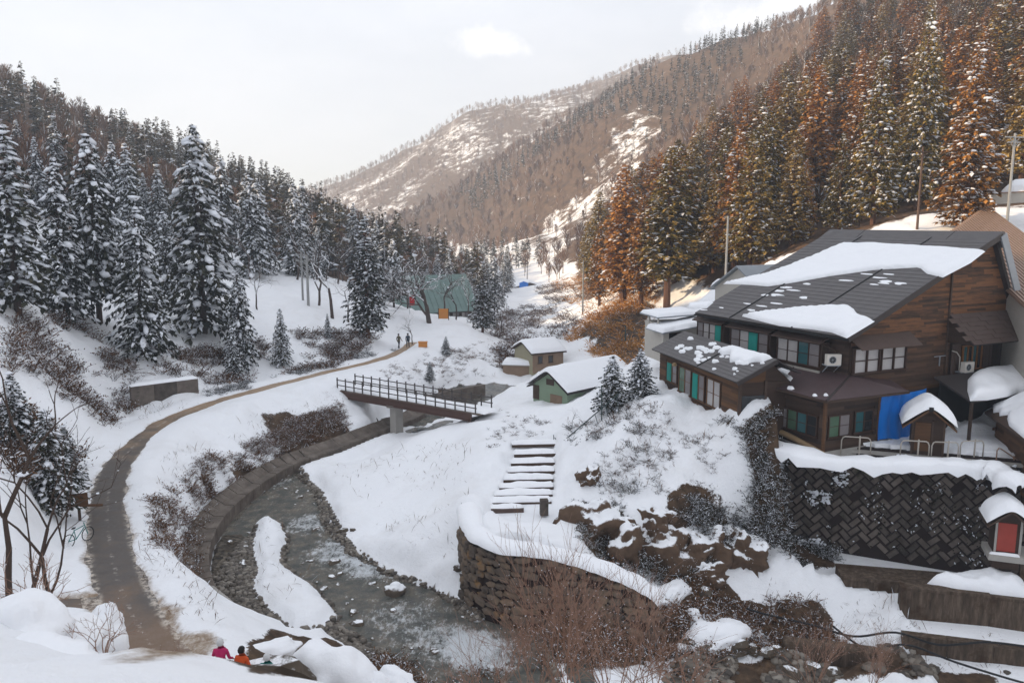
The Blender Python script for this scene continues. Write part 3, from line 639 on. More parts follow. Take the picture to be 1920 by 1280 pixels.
def window(parent, O, U, N, u0, u1, z0, z1, panes, fm='frame_brown', mz=True, fw=.07, dep=.10, name='window', proud=.0):
    """O origin, U horizontal unit, N outward unit; panes: list of materials, equal widths"""
    O, U, N = Vector(O), Vector(U), Vector(N); Z = Vector((0, 0, 1))
    rot = Matrix((U, N, Z)).transposed()
    def P(u, n, z): return O + U * u + N * n + Z * z
    mb = MB(); n = len(panes); w = (u1 - u0) / n
    def bx(a, b, c, d, n0, n1, m=mb): m.box(P((a + b) / 2, (n0 + n1) / 2 + proud, (c + d) / 2), (b - a, n1 - n0, d - c), 0, 0, rot)
    bx(u0 - fw, u1 + fw, z1, z1 + fw, 0, dep); bx(u0 - fw - .04, u1 + fw + .04, z0 - fw, z0, 0, dep + .05)
    for k in range(n + 1): bx(u0 + w * k - fw / 2, u0 + w * k + fw / 2, z0, z1, 0, dep - .003 * (k % 2))
    if mz:
        for k in range(n): bx(u0 + w * k + fw / 2, u0 + w * (k + 1) - fw / 2, (z0 + z1) / 2 - .018, (z0 + z1) / 2 + .018, .03, dep - .02)
    f = mb.build(name, MAT[fm], parent)
    for k, m in enumerate(panes):
        pb = MB(); sh = m == 'turquoise'
        bx(u0 + w * k + fw / 2 + .004, u0 + w * (k + 1) - fw / 2 - .004, z0 + .004, z1 - .004, .012, dep + .03 if sh else .035, pb)
        if sh:
            bx(u0 + w * k + fw, u0 + w * (k + 1) - fw, z0 + .1, (z0 + z1) / 2 - .05, dep + .03, dep + .045, pb); bx(u0 + w * k + fw, u0 + w * (k + 1) - fw, (z0 + z1) / 2 + .05, z1 - .1, dep + .03, dep + .045, pb)
        o = pb.build('shutter' if sh else 'pane', MAT[m], f)
        if sh: o['label'] = 'turquoise painted shutter'
    return f
def siding(parent, O, U, N, rng_fn, z0, z1, row=.17, mat='board', holes=(), seed=1, name='siding', th=.03):
    """overlapping boards, one row above another; rng_fn(z) -> (u0, u1)"""
    rg = random.Random(seed); O, U, N = Vector(O), Vector(U), Vector(N); Z = Vector((0, 0, 1)); mb = MB(); z = z0
    while z < z1 - .02:
        r = rng_fn(z + row * .6)
        if r:
            spans = [r]
            for (a, b, c, d) in holes:
                if z + row > c and z < d:
                    ns = []
                    for (p, q) in spans:
                        if b <= p or a >= q: ns.append((p, q))
                        else:
                            if a > p: ns.append((p, a))
                            if b < q: ns.append((b, q))
                    spans = ns
            for (p, q) in spans:
                u = p - (rg.random() * 1.2 if q - p > 2 else 0)
                while u < q:
                    e = u + rg.uniform(1.6, 3.2); a, b = max(u, p), min(e, q)
                    if b - a > .05:
                        j = rg.uniform(-.006, .006); t0 = .012 + rg.uniform(0, .006)
                        vs = [O + U * (a + .003) + N * (th + t0 + j) + Z * z, O + U * (b - .003) + N * (th + t0 + j) + Z * z, O + U * (b - .003) + N * (th * .35) + Z * (z + row + .01), O + U * (a + .003) + N * (th * .35) + Z * (z + row + .01)]
                        vb = [v - N * (th) for v in vs[:2]] + [v - N * (th * .3) for v in vs[2:]]
                        mb.add(vs + vb, ((0, 1, 2, 3), (0, 4, 5, 1), (1, 5, 6, 2), (2, 6, 7, 3), (3, 7, 4, 0)))
                    u = e
        z += row
    return mb.build(name, MAT[mat], parent, kind='stuff')

# ---------------------------------------------------------------- the inn
TH = R(25.5); HP = PY(1590, 632, 43.7)
inn = empty('inn', (HP[0], HP[1], 0), TH, 'large weathered dark timber inn with long snow patched roof above the block wall', 'inn')
V2 = np.array((math.cos(TH), math.sin(TH))); U2 = np.array((-V2[1], V2[0])); HP2 = np.array(HP[:2])
def onx(px, py, a0):
    r = np.array(ray(px, py)); t = (a0 + HP2 @ V2) / (r[:2] @ V2); q = r * t; return float((q[:2] - HP2) @ U2), float(q[2] + CAMZ)
def ony(px, py, b0):
    r = np.array(ray(px, py)); t = (b0 + HP2 @ U2) / (r[:2] @ U2); q = r * t; return float((q[:2] - HP2) @ V2), float(q[2] + CAMZ)
RZ0, RZ1, RX1, RY1 = 8.62, 14.2, 12.5, 13.3; SL = (RZ1 - RZ0) / RX1; LSL = math.hypot(RX1, RZ1 - RZ0)
def on_roof(px, py):                                # -> (y along eave, distance up the slope)
    r = np.array(ray(px, py)); rl = np.array((r[:2] @ V2, r[:2] @ U2, r[2])); o = np.array((-(HP2 @ V2), -(HP2 @ U2), CAMZ))
    n = np.array((-SL, 0, 1.0)); t = ((RZ0 + .1) - o @ n) / (rl @ n); q = o + rl * t
    return float(q[1]), float(q[0]) * LSL / RX1
def rz(x): return RZ0 + SL * x
# roof deck, courses, ridge cap, seams
mb = MB(); mb.prism([(0, RZ0 - .16), (RX1, RZ1 - .16), (RX1, RZ1), (0, RZ0)], 0, RY1, 'y'); roof = mb.build('roof', MAT['roof_edge'], inn)
rot_s = Matrix.Rotation(-math.atan(SL), 3, 'Y'); ncourse = 30; cl = LSL / ncourse
course_me = MB().box((0, 0, 0), (cl + .03, RY1 - .06, .035)).mesh('course', MAT['roof_dark'])
for k in range(ncourse):
    s = (k + .5) * cl; c = Vector((0, RY1 / 2, RZ0)) + Vector((RX1 / LSL, 0, (RZ1 - RZ0) / LSL)) * s + Vector((-SL, 0, 1)).normalized() * .03
    inst('course', course_me, roof, Matrix.Translation(c) @ (rot_s @ Matrix.Rotation(.035, 3, 'Y')).to_4x4())
for yy in (9.7, 4.2):
    mb = MB(); mb.bar((-.02, yy, RZ0 + .06), (RX1, yy, RZ1 + .06), .09, .07); mb.build('seam', MAT['black'], roof)
mb = MB(); mb.bar((0, -.03, RZ0 - .1), (RX1, -.03, RZ1 - .1), .06, .34); mb.build('bargeboard', MAT['roof_edge'], roof)
mb = MB(); mb.bar((-.05, .0, RZ0 - .12), (-.05, RY1, RZ0 - .12), .12, .12); mb.build('gutter', MAT['black'], roof)
for (ya, yb) in ((-.05, 3.0), (3.06, 10.0), (10.06, RY1)):
    mb = MB(); mb.prism([(RX1 - 1.05, RZ1 - .42), (RX1 - .1, RZ1 + .16), (RX1 + .12, RZ1 + .16), (RX1 + .5, RZ1 - .85), (RX1 + .35, RZ1 - .85), (RX1 - .1, RZ1 + .02)], ya, yb, 'y'); mb.build('ridge_cap', MAT['roof_dark'], roof)
mb = MB(); mb.prism([(RX1, RZ1 - .02), (15.4, 8.75), (15.2, 8.7), (RX1 - .2, RZ1 - .2)], .3, RY1, 'y'); mb.build('rear_roof_slope', MAT['roof_edge'], roof)
mb = MB(); mb.bar((RX1 + .02, -.06, RZ1 - .05), (15.4, -.06, 8.75), .10, .55); o = mb.build('rear_bargeboard', MAT['grey_metal'], roof); o['label'] = 'pale grey metal bargeboard'
# snow lying on the roof
Mroof = plane_m((0, 0, RZ0 + .06), (0, 1, 0), (RX1, 0, RZ1 - RZ0)); Mroof = plane_m((0, 0, RZ0 + .06), (RX1, 0, RZ1 - RZ0), (0, 1, 0))
sw_ = lambda pts: [(b, a) for a, b in (on_roof(*p) for p in pts)]
up = [(1583, 455), (1640, 456), (1760, 463), (1848, 470), (1820, 492), (1768, 519), (1738, 512), (1724, 500), (1690, 502), (1640, 505), (1560, 516), (1480, 530), (1440, 536), (1405, 533), (1352, 531), (1372, 527), (1440, 512), (1475, 500), (1520, 482)]
snow_pad('roof_snow', sw_(up), Mroof, .20, .22, .2, roof, .25, 1)
lo = [(1391, 592), (1440, 583), (1500, 577), (1552, 573), (1592, 573), (1602, 580), (1610, 590), (1641, 601), (1588, 633), (1560, 622), (1520, 616), (1462, 610), (1430, 602)]
snow_pad('roof_snow', sw_(lo), Mroof, .24, .25, .2, roof, .3, 2)
snow_pad('roof_snow', sw_([(1292, 568), (1338, 566), (1325, 577), (1290, 578)]), Mroof, .2, .3, .15, roof, .2, 3)
pl = random.Random(4)
for k in range(26):                                  # frost and thin leftover snow scraps
    t = pl.random(); px = 1330 + 180 * t + pl.uniform(-25, 25); py = 590 - 50 * t + pl.uniform(-12, 12)
    if k > 15: px = 1640 + pl.uniform(-70, 60); py = 520 + pl.uniform(-8, 12)
    if sd(np.array([px]), np.array([py]), up)[0] < 4 or sd(np.array([px]), np.array([py]), lo)[0] < 4: continue
    a, b = on_roof(px, py); w, h = pl.uniform(.25, .7), pl.uniform(.08, .2)
    snow_pad('snow_scrap', [(b + h * math.cos(q) * pl.uniform(.6, 1.2), a + w * math.sin(q) * pl.uniform(.6, 1.2)) for q in (0, .8, 1.6, 2.4, 3.2, 4, 4.8, 5.6)], Mroof, .03, .1, .12, roof, .3, k)
# carcass: dark shell behind the boards
mb = MB()
mb.prism([(1.05, 2.2), (14.6, 2.2), (14.6, 10.2), (12.45, RZ1 - .35), (1.05, rz(1.05) - .25)], .66, RY1 - .3, 'y'); mb.build('wall', MAT['board_dark'], inn)
def gx(z):
    lo_ = 1.0 if z < 8.85 else (z - RZ0 + .22) / SL + .05; hi_ = 14.6 if z < 10 else 12.6 + (RZ1 - .3 - z) / 1.88
    return (lo_, min(hi_, 14.7)) if hi_ > lo_ + .2 and z < RZ1 - .4 else None
GW = (1.12, 5.5, 6.42, 7.80)
siding(inn, (0, .64, 0), (1, 0, 0), (0, -1, 0), gx, 5.15, 13.9, .15, 'board', [(1.0, 5.6, 6.25, 7.95), (9.35, 14.8, 2, 7.6)], 3)
mb = MB(); mb.b2(8.95, 9.07, .50, .60, 5.6, 12.2); mb.build('corner_board', MAT['timber'], inn)
for k in (0, 1): window(inn, (0, .62, 0), (1, 0, 0), (0, -1, 0), 1.2 + k * 2.2, 3.22 + k * 2.2, 6.42, 7.78, ['pane_white'] * 2, 'frame_brown', True, .08, .16)
mb = MB(); mb.prism([(.62, 8.55), (-.28, 7.92), (-.28, 7.86), (.62, 8.42)], .85, 5.75, 'x'); mb.build('window_hood', MAT['shingle_brown'], inn)
# upper left facade: three bay windows under the eave
XF = 1.0
siding(inn, (XF, 0, 0), (0, -1, 0), (-1, 0, 0), lambda z: (-13.0, -.7), 5.6, 8.7, .17, 'board_dark', [], 9, 'facade_siding')
def bay(y0, y1, z0, z1, panes, deep=.55, hood=True):
    mb = MB(); mb.b2(XF - deep, XF + .02, y0 - .1, y1 + .1, z0 - .22, z0 - .08); mb.b2(XF - deep, XF + .02, y0 - .1, y0, z0 - .08, z1 + .15); mb.b2(XF - deep, XF + .02, y1, y1 + .1, z0 - .08, z1 + .15)
    b = mb.build('bay', MAT['timber'], inn)
    if hood:
        mb = MB(); mb.prism([(XF + .05, z1 + .62), (XF - deep - .35, z1 + .16), (XF - deep - .35, z1 + .11), (XF + .05, z1 + .5)], y0 - .25, y1 + .25, 'y'); mb.build('hood', MAT['shingle_brown'], b)
    window(inn, (XF - deep, 0, 0), (0, -1, 0), (-1, 0, 0), -y1 + .02, -y0 - .02, z0, z1, panes, 'frame_brown', True, .07, .08)
bay(10.9, 13.5, 6.75, 7.95, ['pane_grey', 'pane_white', 'pane_white', 'turquoise'])
bay(6.5, 10.0, 6.62, 7.90, ['pane_grey', 'pane_white', 'turquoise', 'pane_grey'])
bay(2.3, 5.7, 6.55, 7.85, ['pane_white', 'pane_white', 'pane_teal', 'pane_grey'])
for (ya, yb) in ((2.35, 4.3), (4.42, 5.65)):
    mb = MB(); mb.b2(XF - .52, XF - .46, ya, yb, 5.75, 6.28); mb.b2(XF - .56, XF - .46, ya - .04, yb + .04, 6.26, 6.32); mb.build('white_panel', MAT['cream'], inn)
mb = MB(); mb.tube([(XF - .6, 2.1, 8.2), (XF - .62, 2.05, 7.9), (XF - .1, 1.6, 7.6), (XF - .1, 1.55, 6.2)], .035, 6); mb.build('drainpipe', MAT['timber'], inn)
# lower storey, corner room, hipped metal roof
LX, LY = -1.55, -.15
mb = MB(); mb.b2(LX + .05, 1.02, LY + .05, 5.2, 2.3, 5.4); mb.b2(1.02, 6.6, LY + .05, .64, 2.3, 5.0); mb.build('lower_wall', MAT['board_dark'], inn)
siding(inn, (0, LY, 0), (1, 0, 0), (0, -1, 0), lambda z: (LX, 2.6), 2.35, 5.25, .19, 'board_dark', [(-1.35, 2.25, 3.05, 4.45)], 21, 'lower_siding')
siding(inn, (LX, 0, 0), (0, -1, 0), (-1, 0, 0), lambda z: (-5.1, -LY), 2.35, 5.35, .19, 'board_dark', [(-4.9, -.2, 3.0, 4.7)], 22, 'lower_siding')
window(inn, (0, LY, 0), (1, 0, 0), (0, -1, 0), -1.25, .35, 3.15, 4.3, ['pane_green', 'pane_grey'], 'frame_brown', True, .09, .07)
window(inn, (0, LY, 0), (1, 0, 0), (0, -1, 0), .75, 2.15, 3.2, 4.35, ['pane_teal', 'pane_dark'], 'frame_brown', True, .09, .07)
window(inn, (LX, 0, 0), (0, -1, 0), (-1, 0, 0), -3.3, -.35, 3.1, 4.2, ['pane_grey', 'pane_green', 'pane_teal', 'pane_dark'], 'frame_brown', True, .09, .07)
window(inn, (LX, 0, 0), (0, -1, 0), (-1, 0, 0), -4.7, -3.7, 3.3, 4.6, ['pane_dark'], 'frame_brown', True, .1, .07)
for (x_, y_) in ((LX - .02, LY - .02), (2.6, LY - .02)):
    mb = MB(); mb.b2(x_ - .08, x_ + .08, y_ - .06, y_ + .08, 2.3, 5.45); mb.build('corner_post', MAT['board_warm'], inn)
mb = MB(); mb.add([(XF, 5.3, 6.28), (XF, .55, 6.28), (LX - .55, LY - .55, 5.38), (LX - .55, 5.3, 5.38)], ((0, 1, 2, 3),)); mb.add([(XF, .6, 6.28), (4.4, .6, 5.72), (4.4, LY - .5, 5.3), (LX - .55, LY - .55, 5.38)], ((0, 3, 2, 1),))
lr = mb.build('lower_roof', MAT['roof_purple'], inn, fix=False); md = lr.modifiers.new('t', 'SOLIDIFY'); md.thickness = .09; md.offset = 0
mb = MB(); mb.bar((XF, .57, 6.32), (LX - .57, LY - .57, 5.43), .1, .07); mb.build('hip', MAT['roof_edge'], lr)
mb = MB(); mb.bar((LX - .55, 5.3, 5.33), (LX - .55, LY - .55, 5.33), .09, .1); mb.bar((LX - .55, LY - .55, 5.33), (4.4, LY - .52, 5.25), .09, .1); mb.build('gutter', MAT['timber'], lr)
slr = (6.28 - 5.38) / (XF - LX + .55); Mlr = plane_m((LX - .55, 0, 5.43), (1, 0, slr), (0, 1, 0))
snow_pad('roof_snow', [(.3, 4.9), (1.0, 5.1), (2.2, 4.9), (2.5, 4.3), (1.7, 3.9), (1.5, 3.2), (.9, 2.9), (.5, 3.4), (.2, 4.2)], Mlr, .2, .25, .14, lr, .6, 6, ns=.4)
for (a, b, r) in ((.3, 2.2, .2), (.2, .3, .13), (.5, -.2, .12)): snow_pad('snow_scrap', [(a + r * math.cos(q), b + r * 1.3 * math.sin(q)) for q in (0, 1, 2, 3, 4, 5)], Mlr, .12, .12, .08, lr)
# curved ochre sill beam and stone base under the left wall
mb = MB(); pts = [(LX - .12, 4.9 - k * .52, 2.72 + .20 * math.sin(math.pi * (k / 10) ** .7) - .045 * k) for k in range(11)]; mb.tube(pts, .17, 7); mb.build('curved_beam', MAT['plaster'], inn, smooth=True)
mb = MB(); mb.b2(LX - .1, 2.7, LY - .1, 0.0, 1.9, 2.36); mb.b2(LX - .1, LX + .1, .01, 5.2, 1.9, 2.36); mb.build('plinth', MAT['concrete_pale'], inn)
# beams between the storeys
mb = MB(); mb.b2(.9, 9.2, .50, .58, 5.0, 5.2); mb.b2(2.6, 6.6, LY - .06, LY + .04, 4.9, 5.1); mb.build('beam', MAT['board_warm'], inn)
# right half: shingled canopy over a window
shm = [MB().box((0, 0, 0), (.86 + .02 * k, .035, .36)).mesh('shingle', MAT['shingle_brown']) for k in range(2)]
CA, CB = Vector((9.0, .55, 9.35)), Vector((9.0, -1.15, 7.72)); dn = (CB - CA); Lc = dn.length; dn.normalize(); nrm = Vector((1, 0, 0)).cross(dn).normalized() * -1
mb = MB(); mb.add([CA, CA + Vector((6.4, 0, 0)), CB + Vector((6.4, 0, 0)), CB], ((0, 1, 2, 3),)); can = mb.build('canopy', MAT['roof_edge'], inn, fix=False); md = can.modifiers.new('t', 'SOLIDIFY'); md.thickness = .08; md.offset = 0
mb = MB(); mb.add([CA + Vector((-.02, .05, 0)), CB + Vector((-.02, 0, 0)), Vector((8.98, .6, 7.72))], ((0, 1, 2),)); mb.build('canopy_cheek', MAT['board_dark'], can, fix=False)
rot_c = Matrix(((1, 0, 0), nrm, -dn)).transposed()
for rr in range(7):
    for k in range(8):
        x = .45 + k * .88 - (.44 if rr % 2 else 0)
        if x > 6.2: continue
        c = CA + dn * (.16 + rr * .335) + Vector((x, 0, 0)) + nrm * (.065 + .012 * (k % 2)); inst('shingle', shm[(k + rr) % 2], can, Matrix.Translation(c) @ (rot_c @ Matrix.Rotation(.06, 3, 'X')).to_4x4())
window(inn, (0, .45, 0), (1, 0, 0), (0, -1, 0), 10.35, 12.1, 5.95, 7.35, ['pane_teal', 'pane_dark', 'pane_teal', 'pane_dark'], 'frame_orange', False, .08, .1)
mb = MB()
for k in range(14):
    x = 9.45 + k * .27
    if 10.2 < x < 12.3: continue
    mb.b2(x, x + .25, .46 - .01 * (k % 2), .52, 5.6, 7.55)
mb.build('upright_boards', MAT['shingle_brown'], inn, kind='stuff')
snow_pad('snow_ledge', [(10.3, 0), (12.2, 0), (12.2, .22), (10.3, .22)], plane_m((0, -.98, 7.86), (1, 0, 0), (0, 1, 0)), .12, .1, .1, inn)
mb = MB(); mb.tube([(9.2, .3, 7.2), (9.5, .2, 7.1), (9.75, .15, 6.8), (9.75, .15, 6.0), (10.0, .1, 5.75)], .035, 6); mb.build('drainpipe', MAT['cream'], inn, smooth=True)
mb = MB(); mb.bar((7.9, .5, 6.9), (8.9, .5, 6.9), .04); mb.bar((8.4, .5, 6.9), (8.4, .5, 6.3), .05); mb.build('bracket', MAT['grey_metal'], inn)

def ac_unit(loc, rz, label, bracket=True):
    r = empty('air_conditioner', loc, rz, label, 'air conditioner')
    mb = MB(); mb.b2(-.42, .42, -.15, .15, .0, .62); mb.build('housing', MAT['white_plastic'], r)
    mb = MB(); pts = [(-.1 + .2 * math.cos(q), -.17, .31 + .2 * math.sin(q)) for q in np.linspace(0, 2 * math.pi, 17)]; mb.tube(pts, .018, 5, caps=False)
    for q in np.linspace(0, math.pi, 5)[:-1]: mb.bar((-.1 + .2 * math.cos(q), -.165, .31 + .2 * math.sin(q)), (-.1 - .2 * math.cos(q), -.165, .31 - .2 * math.sin(q)), .012)
    mb.build('grille', MAT['grey_metal'], r)
    mb = MB(); mb.prism([(-.1 + .19 * math.cos(q), .31 + .19 * math.sin(q)) for q in np.linspace(0, 2 * math.pi, 17)[:-1]], -.155, -.145, 'y'); mb.build('fan_opening', MAT['black'], r)
    if bracket:
        mb = MB(); mb.b2(-.4, .4, -.15, .5, -.06, -.01); mb.bar((-.35, -.1, -.05), (-.35, .5, -.5), .04); mb.bar((.35, -.1, -.05), (.35, .5, -.5), .04); mb.build('bracket', MAT['grey_metal'], r)
    return r
def hl(x, y, z): return (HP[0] + V2[0] * x + U2[0] * y, HP[1] + V2[1] * x + U2[1] * y, z)
ac_unit(hl(.45, 1.35, 6.85), TH - R(20), 'white air conditioner hung under the eave at the inn corner')
ac_unit(hl(10.15, -.1, 5.9), TH, 'white air conditioner below the shingled canopy')
tp = empty('tarpaulin', hl(4.45, -.3, 2.4), TH, 'bright blue tarpaulin hanging over the lower wall of the inn', 'tarpaulin')
mb = MB(); vs = []; nu, nv = 40, 16
for j in range(nv + 1):
    for i in range(nu + 1):
        u, v = i / nu, j / nv; fold = .07 * math.sin(u * 26 + 1.5 * math.sin(v * 3)) * (.35 + .65 * (1 - v)) + .05 * math.sin(u * 11 + v * 2)
        vs.append((-1.8 + 3.7 * u + .12 * (v - .5) - .1 * (1 - v), fold - .05 * (1 - v), .12 + 2.75 * v - .12 * math.sin(u * 3.1) * v + .08 * math.sin(u * 9) * (1 - v)))
mb.add(vs, [(j * (nu + 1) + i, j * (nu + 1) + i + 1, (j + 1) * (nu + 1) + i + 1, (j + 1) * (nu + 1) + i) for j in range(nv) for i in range(nu)])
mb.build('sheet', MAT['tarp'], tp, smooth=True, fix=False)
mb = MB(); mb.bar((-1.85, .05, 2.9), (1.95, .05, 2.88), .06); mb.build('rail', MAT['timber'], tp)

# ---------------------------------------------------------------- annex wing
A0 = Vector(PZ(1383, 717, 5.95)); A1 = Vector(PZ(1225, 655, 5.95)); ad = (A1 - A0); AL = ad.length; AR = math.atan2(ad.y, ad.x) - math.pi / 2
annex = empty('annex', (A0.x, A0.y, 0), AR, 'low brown timber annex with turquoise shutters and snow flecked slate roof', 'annex')
# local: y along the eave (receding), x into the building
EZ, RG, RW, BW = 5.95, 7.15, 2.35, 3.9
mb = MB(); mb.b2(.42, 3.6, .42, AL - .4, 2.6, 5.8); mb.prism([(.4, 5.75), (RW, 6.9), (3.6, 5.8)], .5, AL - .4, 'y'); mb.build('wall', MAT['board_dark'], annex)
siding(annex, (.38, 0, 0), (0, -1, 0), (-1, 0, 0), lambda z: (-AL + .4, -.4), 3.1, 5.85, .2, 'board_warm', [(-10.6, -2.5, 3.6, 5.5)], 31)
siding(annex, (0, .40, 0), (1, 0, 0), (0, -1, 0), lambda z: (.4, 1.95), 2.9, 4.0, .16, 'timber', [], 32)
mb = MB(); mb.add([(.42, .44, 5.05), (2.0, .44, 5.05), (2.0, .44, 6.75), (.42, .44, 5.8)], ((0, 1, 2, 3),)); mb.build('plaster_gable', MAT['board_warm'], annex, fix=False)
mb = MB(); mb.b2(.5, 1.95, .32, .41, 4.0, 5.05); mb.build('dark_opening', MAT['pane_dark'], annex)
for (x_, y_) in ((.40, .40), (2.0, .4)):
    mb = MB(); mb.b2(x_ - .08, x_ + .08, y_ - .08, y_ + .08, 2.8, 5.9); mb.build('corner_post', MAT['timber'], annex)
sp = [(-10.3, -8.75, ['turquoise', 'pane_grey']), (-8.4, -6.6, ['pane_green', 'pane_grey']), (-6.3, -4.7, ['turquoise', 'pane_grey']), (-4.3, -2.6, ['pane_white', 'pane_white'])]
for (a, b, ps) in sp: window(annex, (.36, 0, 0), (0, -1, 0), (-1, 0, 0), a, b, 3.75 if a > -9 else 4.1, 5.35, ps, 'board_warm', True, .09, .07)
mb = MB(); mb.b2(.25, .5, .3, AL - .4, 2.4, 3.15); mb.build('plinth', MAT['concrete_pale'], annex)
mb = MB(); mb.add([(-.1, -.15, EZ), (-.1, AL, EZ), (RW, AL, RG), (RW, -.15, RG), (BW, -.15, RG - .8), (BW, AL, RG - .8)], ((0, 3, 2, 1), (3, 4, 5, 2))); ar = mb.build('roof', MAT['roof_edge'], annex, fix=False); md = ar.modifiers.new('t', 'SOLIDIFY'); md.thickness = .09; md.offset = 0
asl = (RG - EZ) / (RW + .1); aln = math.hypot(RW + .1, RG - EZ); nc = 9; acl = aln / nc; ame = MB().box((0, 0, 0), (acl + .03, AL + .1, .03)).mesh('course', MAT['roof_dark'])
for k in range(nc):
    s = (k + .5) * acl; inst('course', ame, ar, Matrix.Translation(Vector((-.1, AL / 2 - .07, EZ)) + Vector((RW + .1, 0, RG - EZ)) / aln * s + Vector((-asl, 0, 1)).normalized() * .06) @ Matrix.Rotation(-math.atan(asl) + .06, 4, 'Y'))
mb = MB(); mb.bar((-.12, 4.9, EZ + .1), (RW, 4.9, RG + .1), .08, .06); mb.build('seam', MAT['black'], ar)
mb = MB(); mb.bar((-.1, -.18, EZ - .06), (RW, -.18, RG - .06), .06, .22); mb.build('bargeboard', MAT['roof_edge'], ar)
Mar = plane_m((-.1, 0, EZ + .09), (1, 0, asl), (0, 1, 0)); pr = random.Random(12)
snow_pad('roof_snow', [(2.7, .3), (2.72, 2.2), (2.65, 4.6), (2.2, 5.3), (1.7, 5.2), (1.6, 4.4), (1.9, 3.8), (1.5, 3.3), (1.2, 2.8), (1.6, 2.2), (1.4, 1.5), (1.9, 1.1), (2.1, .5)], Mar, .22, .25, .13, ar, .7, 8, ns=.45)
for k in range(34):
    a, b, r = pr.uniform(.2, 2.2), pr.uniform(.3, 10.5), pr.uniform(.08, .32)
    if k % 3 == 0: b = pr.uniform(5.4, 10); a = pr.uniform(.8, 2.3); r *= 1.4
    snow_pad('snow_scrap', [(a + r * .7 * pr.uniform(.6, 1.3) * math.cos(q), b + r * 1.3 * pr.uniform(.6, 1.3) * math.sin(q)) for q in (0, .9, 1.8, 2.7, 3.6, 4.5, 5.4)], Mar, .1, .1, .09, ar, .5, k)
lm = MB(); lm.blob((.1, 8.7, 5.45), (.18, .25, .16), pr, .1); lm.build('wall_lamp', MAT['plaster'], annex)
# ---------------------------------------------------------------- smaller buildings
def gable_house(name, loc, rz, W_, L_, hw, hr, wm, label, cat, roof_m='roof_edge', over=.35, snow=.3, snow_in=0.0, gm=None, seed=0, group=None):
    """local x across the gable (0..W_), y along the ridge (0..L_); front gable at y = 0"""
    r = empty(name, loc, rz, label, cat, group)
    mb = MB(); mb.prism([(0, -.8), (W_, -.8), (W_, hw), (W_ / 2, hr - .06), (0, hw)], .0, L_, 'y'); mb.build('wall', MAT[wm], r)
    s = (hr - hw) / (W_ / 2); ov = over; z0 = hw - s * ov
    mb = MB(); mb.prism([(-ov, z0), (W_ / 2, hr), (W_ + ov, z0), (W_ + ov, z0 + .1), (W_ / 2, hr + .12), (-ov, z0 + .1)], -ov, L_ + ov, 'y'); ro = mb.build('roof', MAT[roof_m], r)
    if snow:
        ln = math.hypot(W_ / 2 + ov, hr - z0); a = math.atan(s)
        def sh(X, Y): return 1.0 + .0 * X
        # one continuous blanket folded over the ridge
        nx, ny = 26, max(8, int(L_ / .25)); vs = []; fs = []
        for j in range(ny + 1):
            for i in range(nx + 1):
                u, v = i / nx, j / ny; x = -ov - .05 + (W_ + 2 * ov + .1) * u; y = -ov - .04 + (L_ + 2 * ov + .08) * v
                zr = hr + .12 - abs(x - W_ / 2) * s; zr = hr + .12 - math.sqrt((x - W_ / 2) ** 2 + .08) * s + .28 * s
                e = min(min(u, 1 - u) * (W_ + 2 * ov), min(v, 1 - v) * (L_ + 2 * ov)); k = min(e / (snow * 1.1), 1)
                th = snow * math.sqrt(max(0, 1 - (1 - k) ** 2)) * (1 + .18 * float(fbm(np.array(x + seed * 9.), np.array(y + seed * 5.), 1.8, 3)))
                if e < 1e-6: th = 0
                vs.append((x, y, zr + th + (0 if e > 1e-6 else -.02)))
        for j in range(ny):
            for i in range(nx): q = j * (nx + 1) + i; fs.append((q, q + 1, q + nx + 2, q + nx + 1))
        MB().add(vs, fs).build('roof_snow', MAT['snow'], ro, smooth=True, fix=False)
    return r, ro
# green shed by the stream
g0 = Vector(PZ(1000, 750, -1.5)); g1 = Vector(PZ(1063, 764, -1.5)); gd = g1 - g0; W_ = gd.length; rz_ = math.atan2(gd.y, gd.x)
shed, sro = gable_house('shed', (g0.x, g0.y, -1.5), rz_, W_, 9.2, 1.55, 2.95, 'sage', 'pale green gabled shed under thick snow beside the bridge end', 'shed', 'roof_edge', .45, .42, seed=1)
mb = MB(); mb.b2(W_ * .52, W_ * .86, -.05, .02, -.4, .95); mb.b2(W_ * .69 - .03, W_ * .69 + .03, -.07, -.05, -.4, .95); o = mb.build('door', MAT['brick_tan'], shed); o['label'] = 'faded reddish brown double door'
mb = MB(); mb.b2(W_ * .40, W_ * .62, -.06, .02, 1.75, 2.3); mb.build('gable_vent', MAT['timber'], shed)
mb = MB(); mb.b2(.0, .75, -.06, .02, .2, 1.5); mb.build('corner_panel', MAT['timber'], shed)
# beige shed
b0 = Vector(PZ(1056, 685, -2.0))
hut, hro = gable_house('beige_shed', (b0.x, b0.y, -2.0), R(118), 4.4, 4.2, 1.75, 2.75, 'beige', 'small beige shed with flat snowy roof behind the green shed', 'shed', 'timber', .3, .34, seed=2)
# its long wall faces the camera: local x = W_ side is hidden; windows on x=0
mb = MB(); mb.b2(-.03, .05, .02, 4.18, -.6, 1.7); mb.build('brick_wall', MAT['brick_tan'], hut)
for y_ in (1.5, 2.9): window(hut, (-.03, 0, 0), (0, -1, 0), (-1, 0, 0), -y_ - .55, -y_, .55, 1.3, ['pane_dark'], 'timber', False, .06, .06)
mb = MB(); mb.b2(.35, 1.05, -.04, .02, -.7, 1.0); mb.build('door', MAT['shadow_interior'], hut)
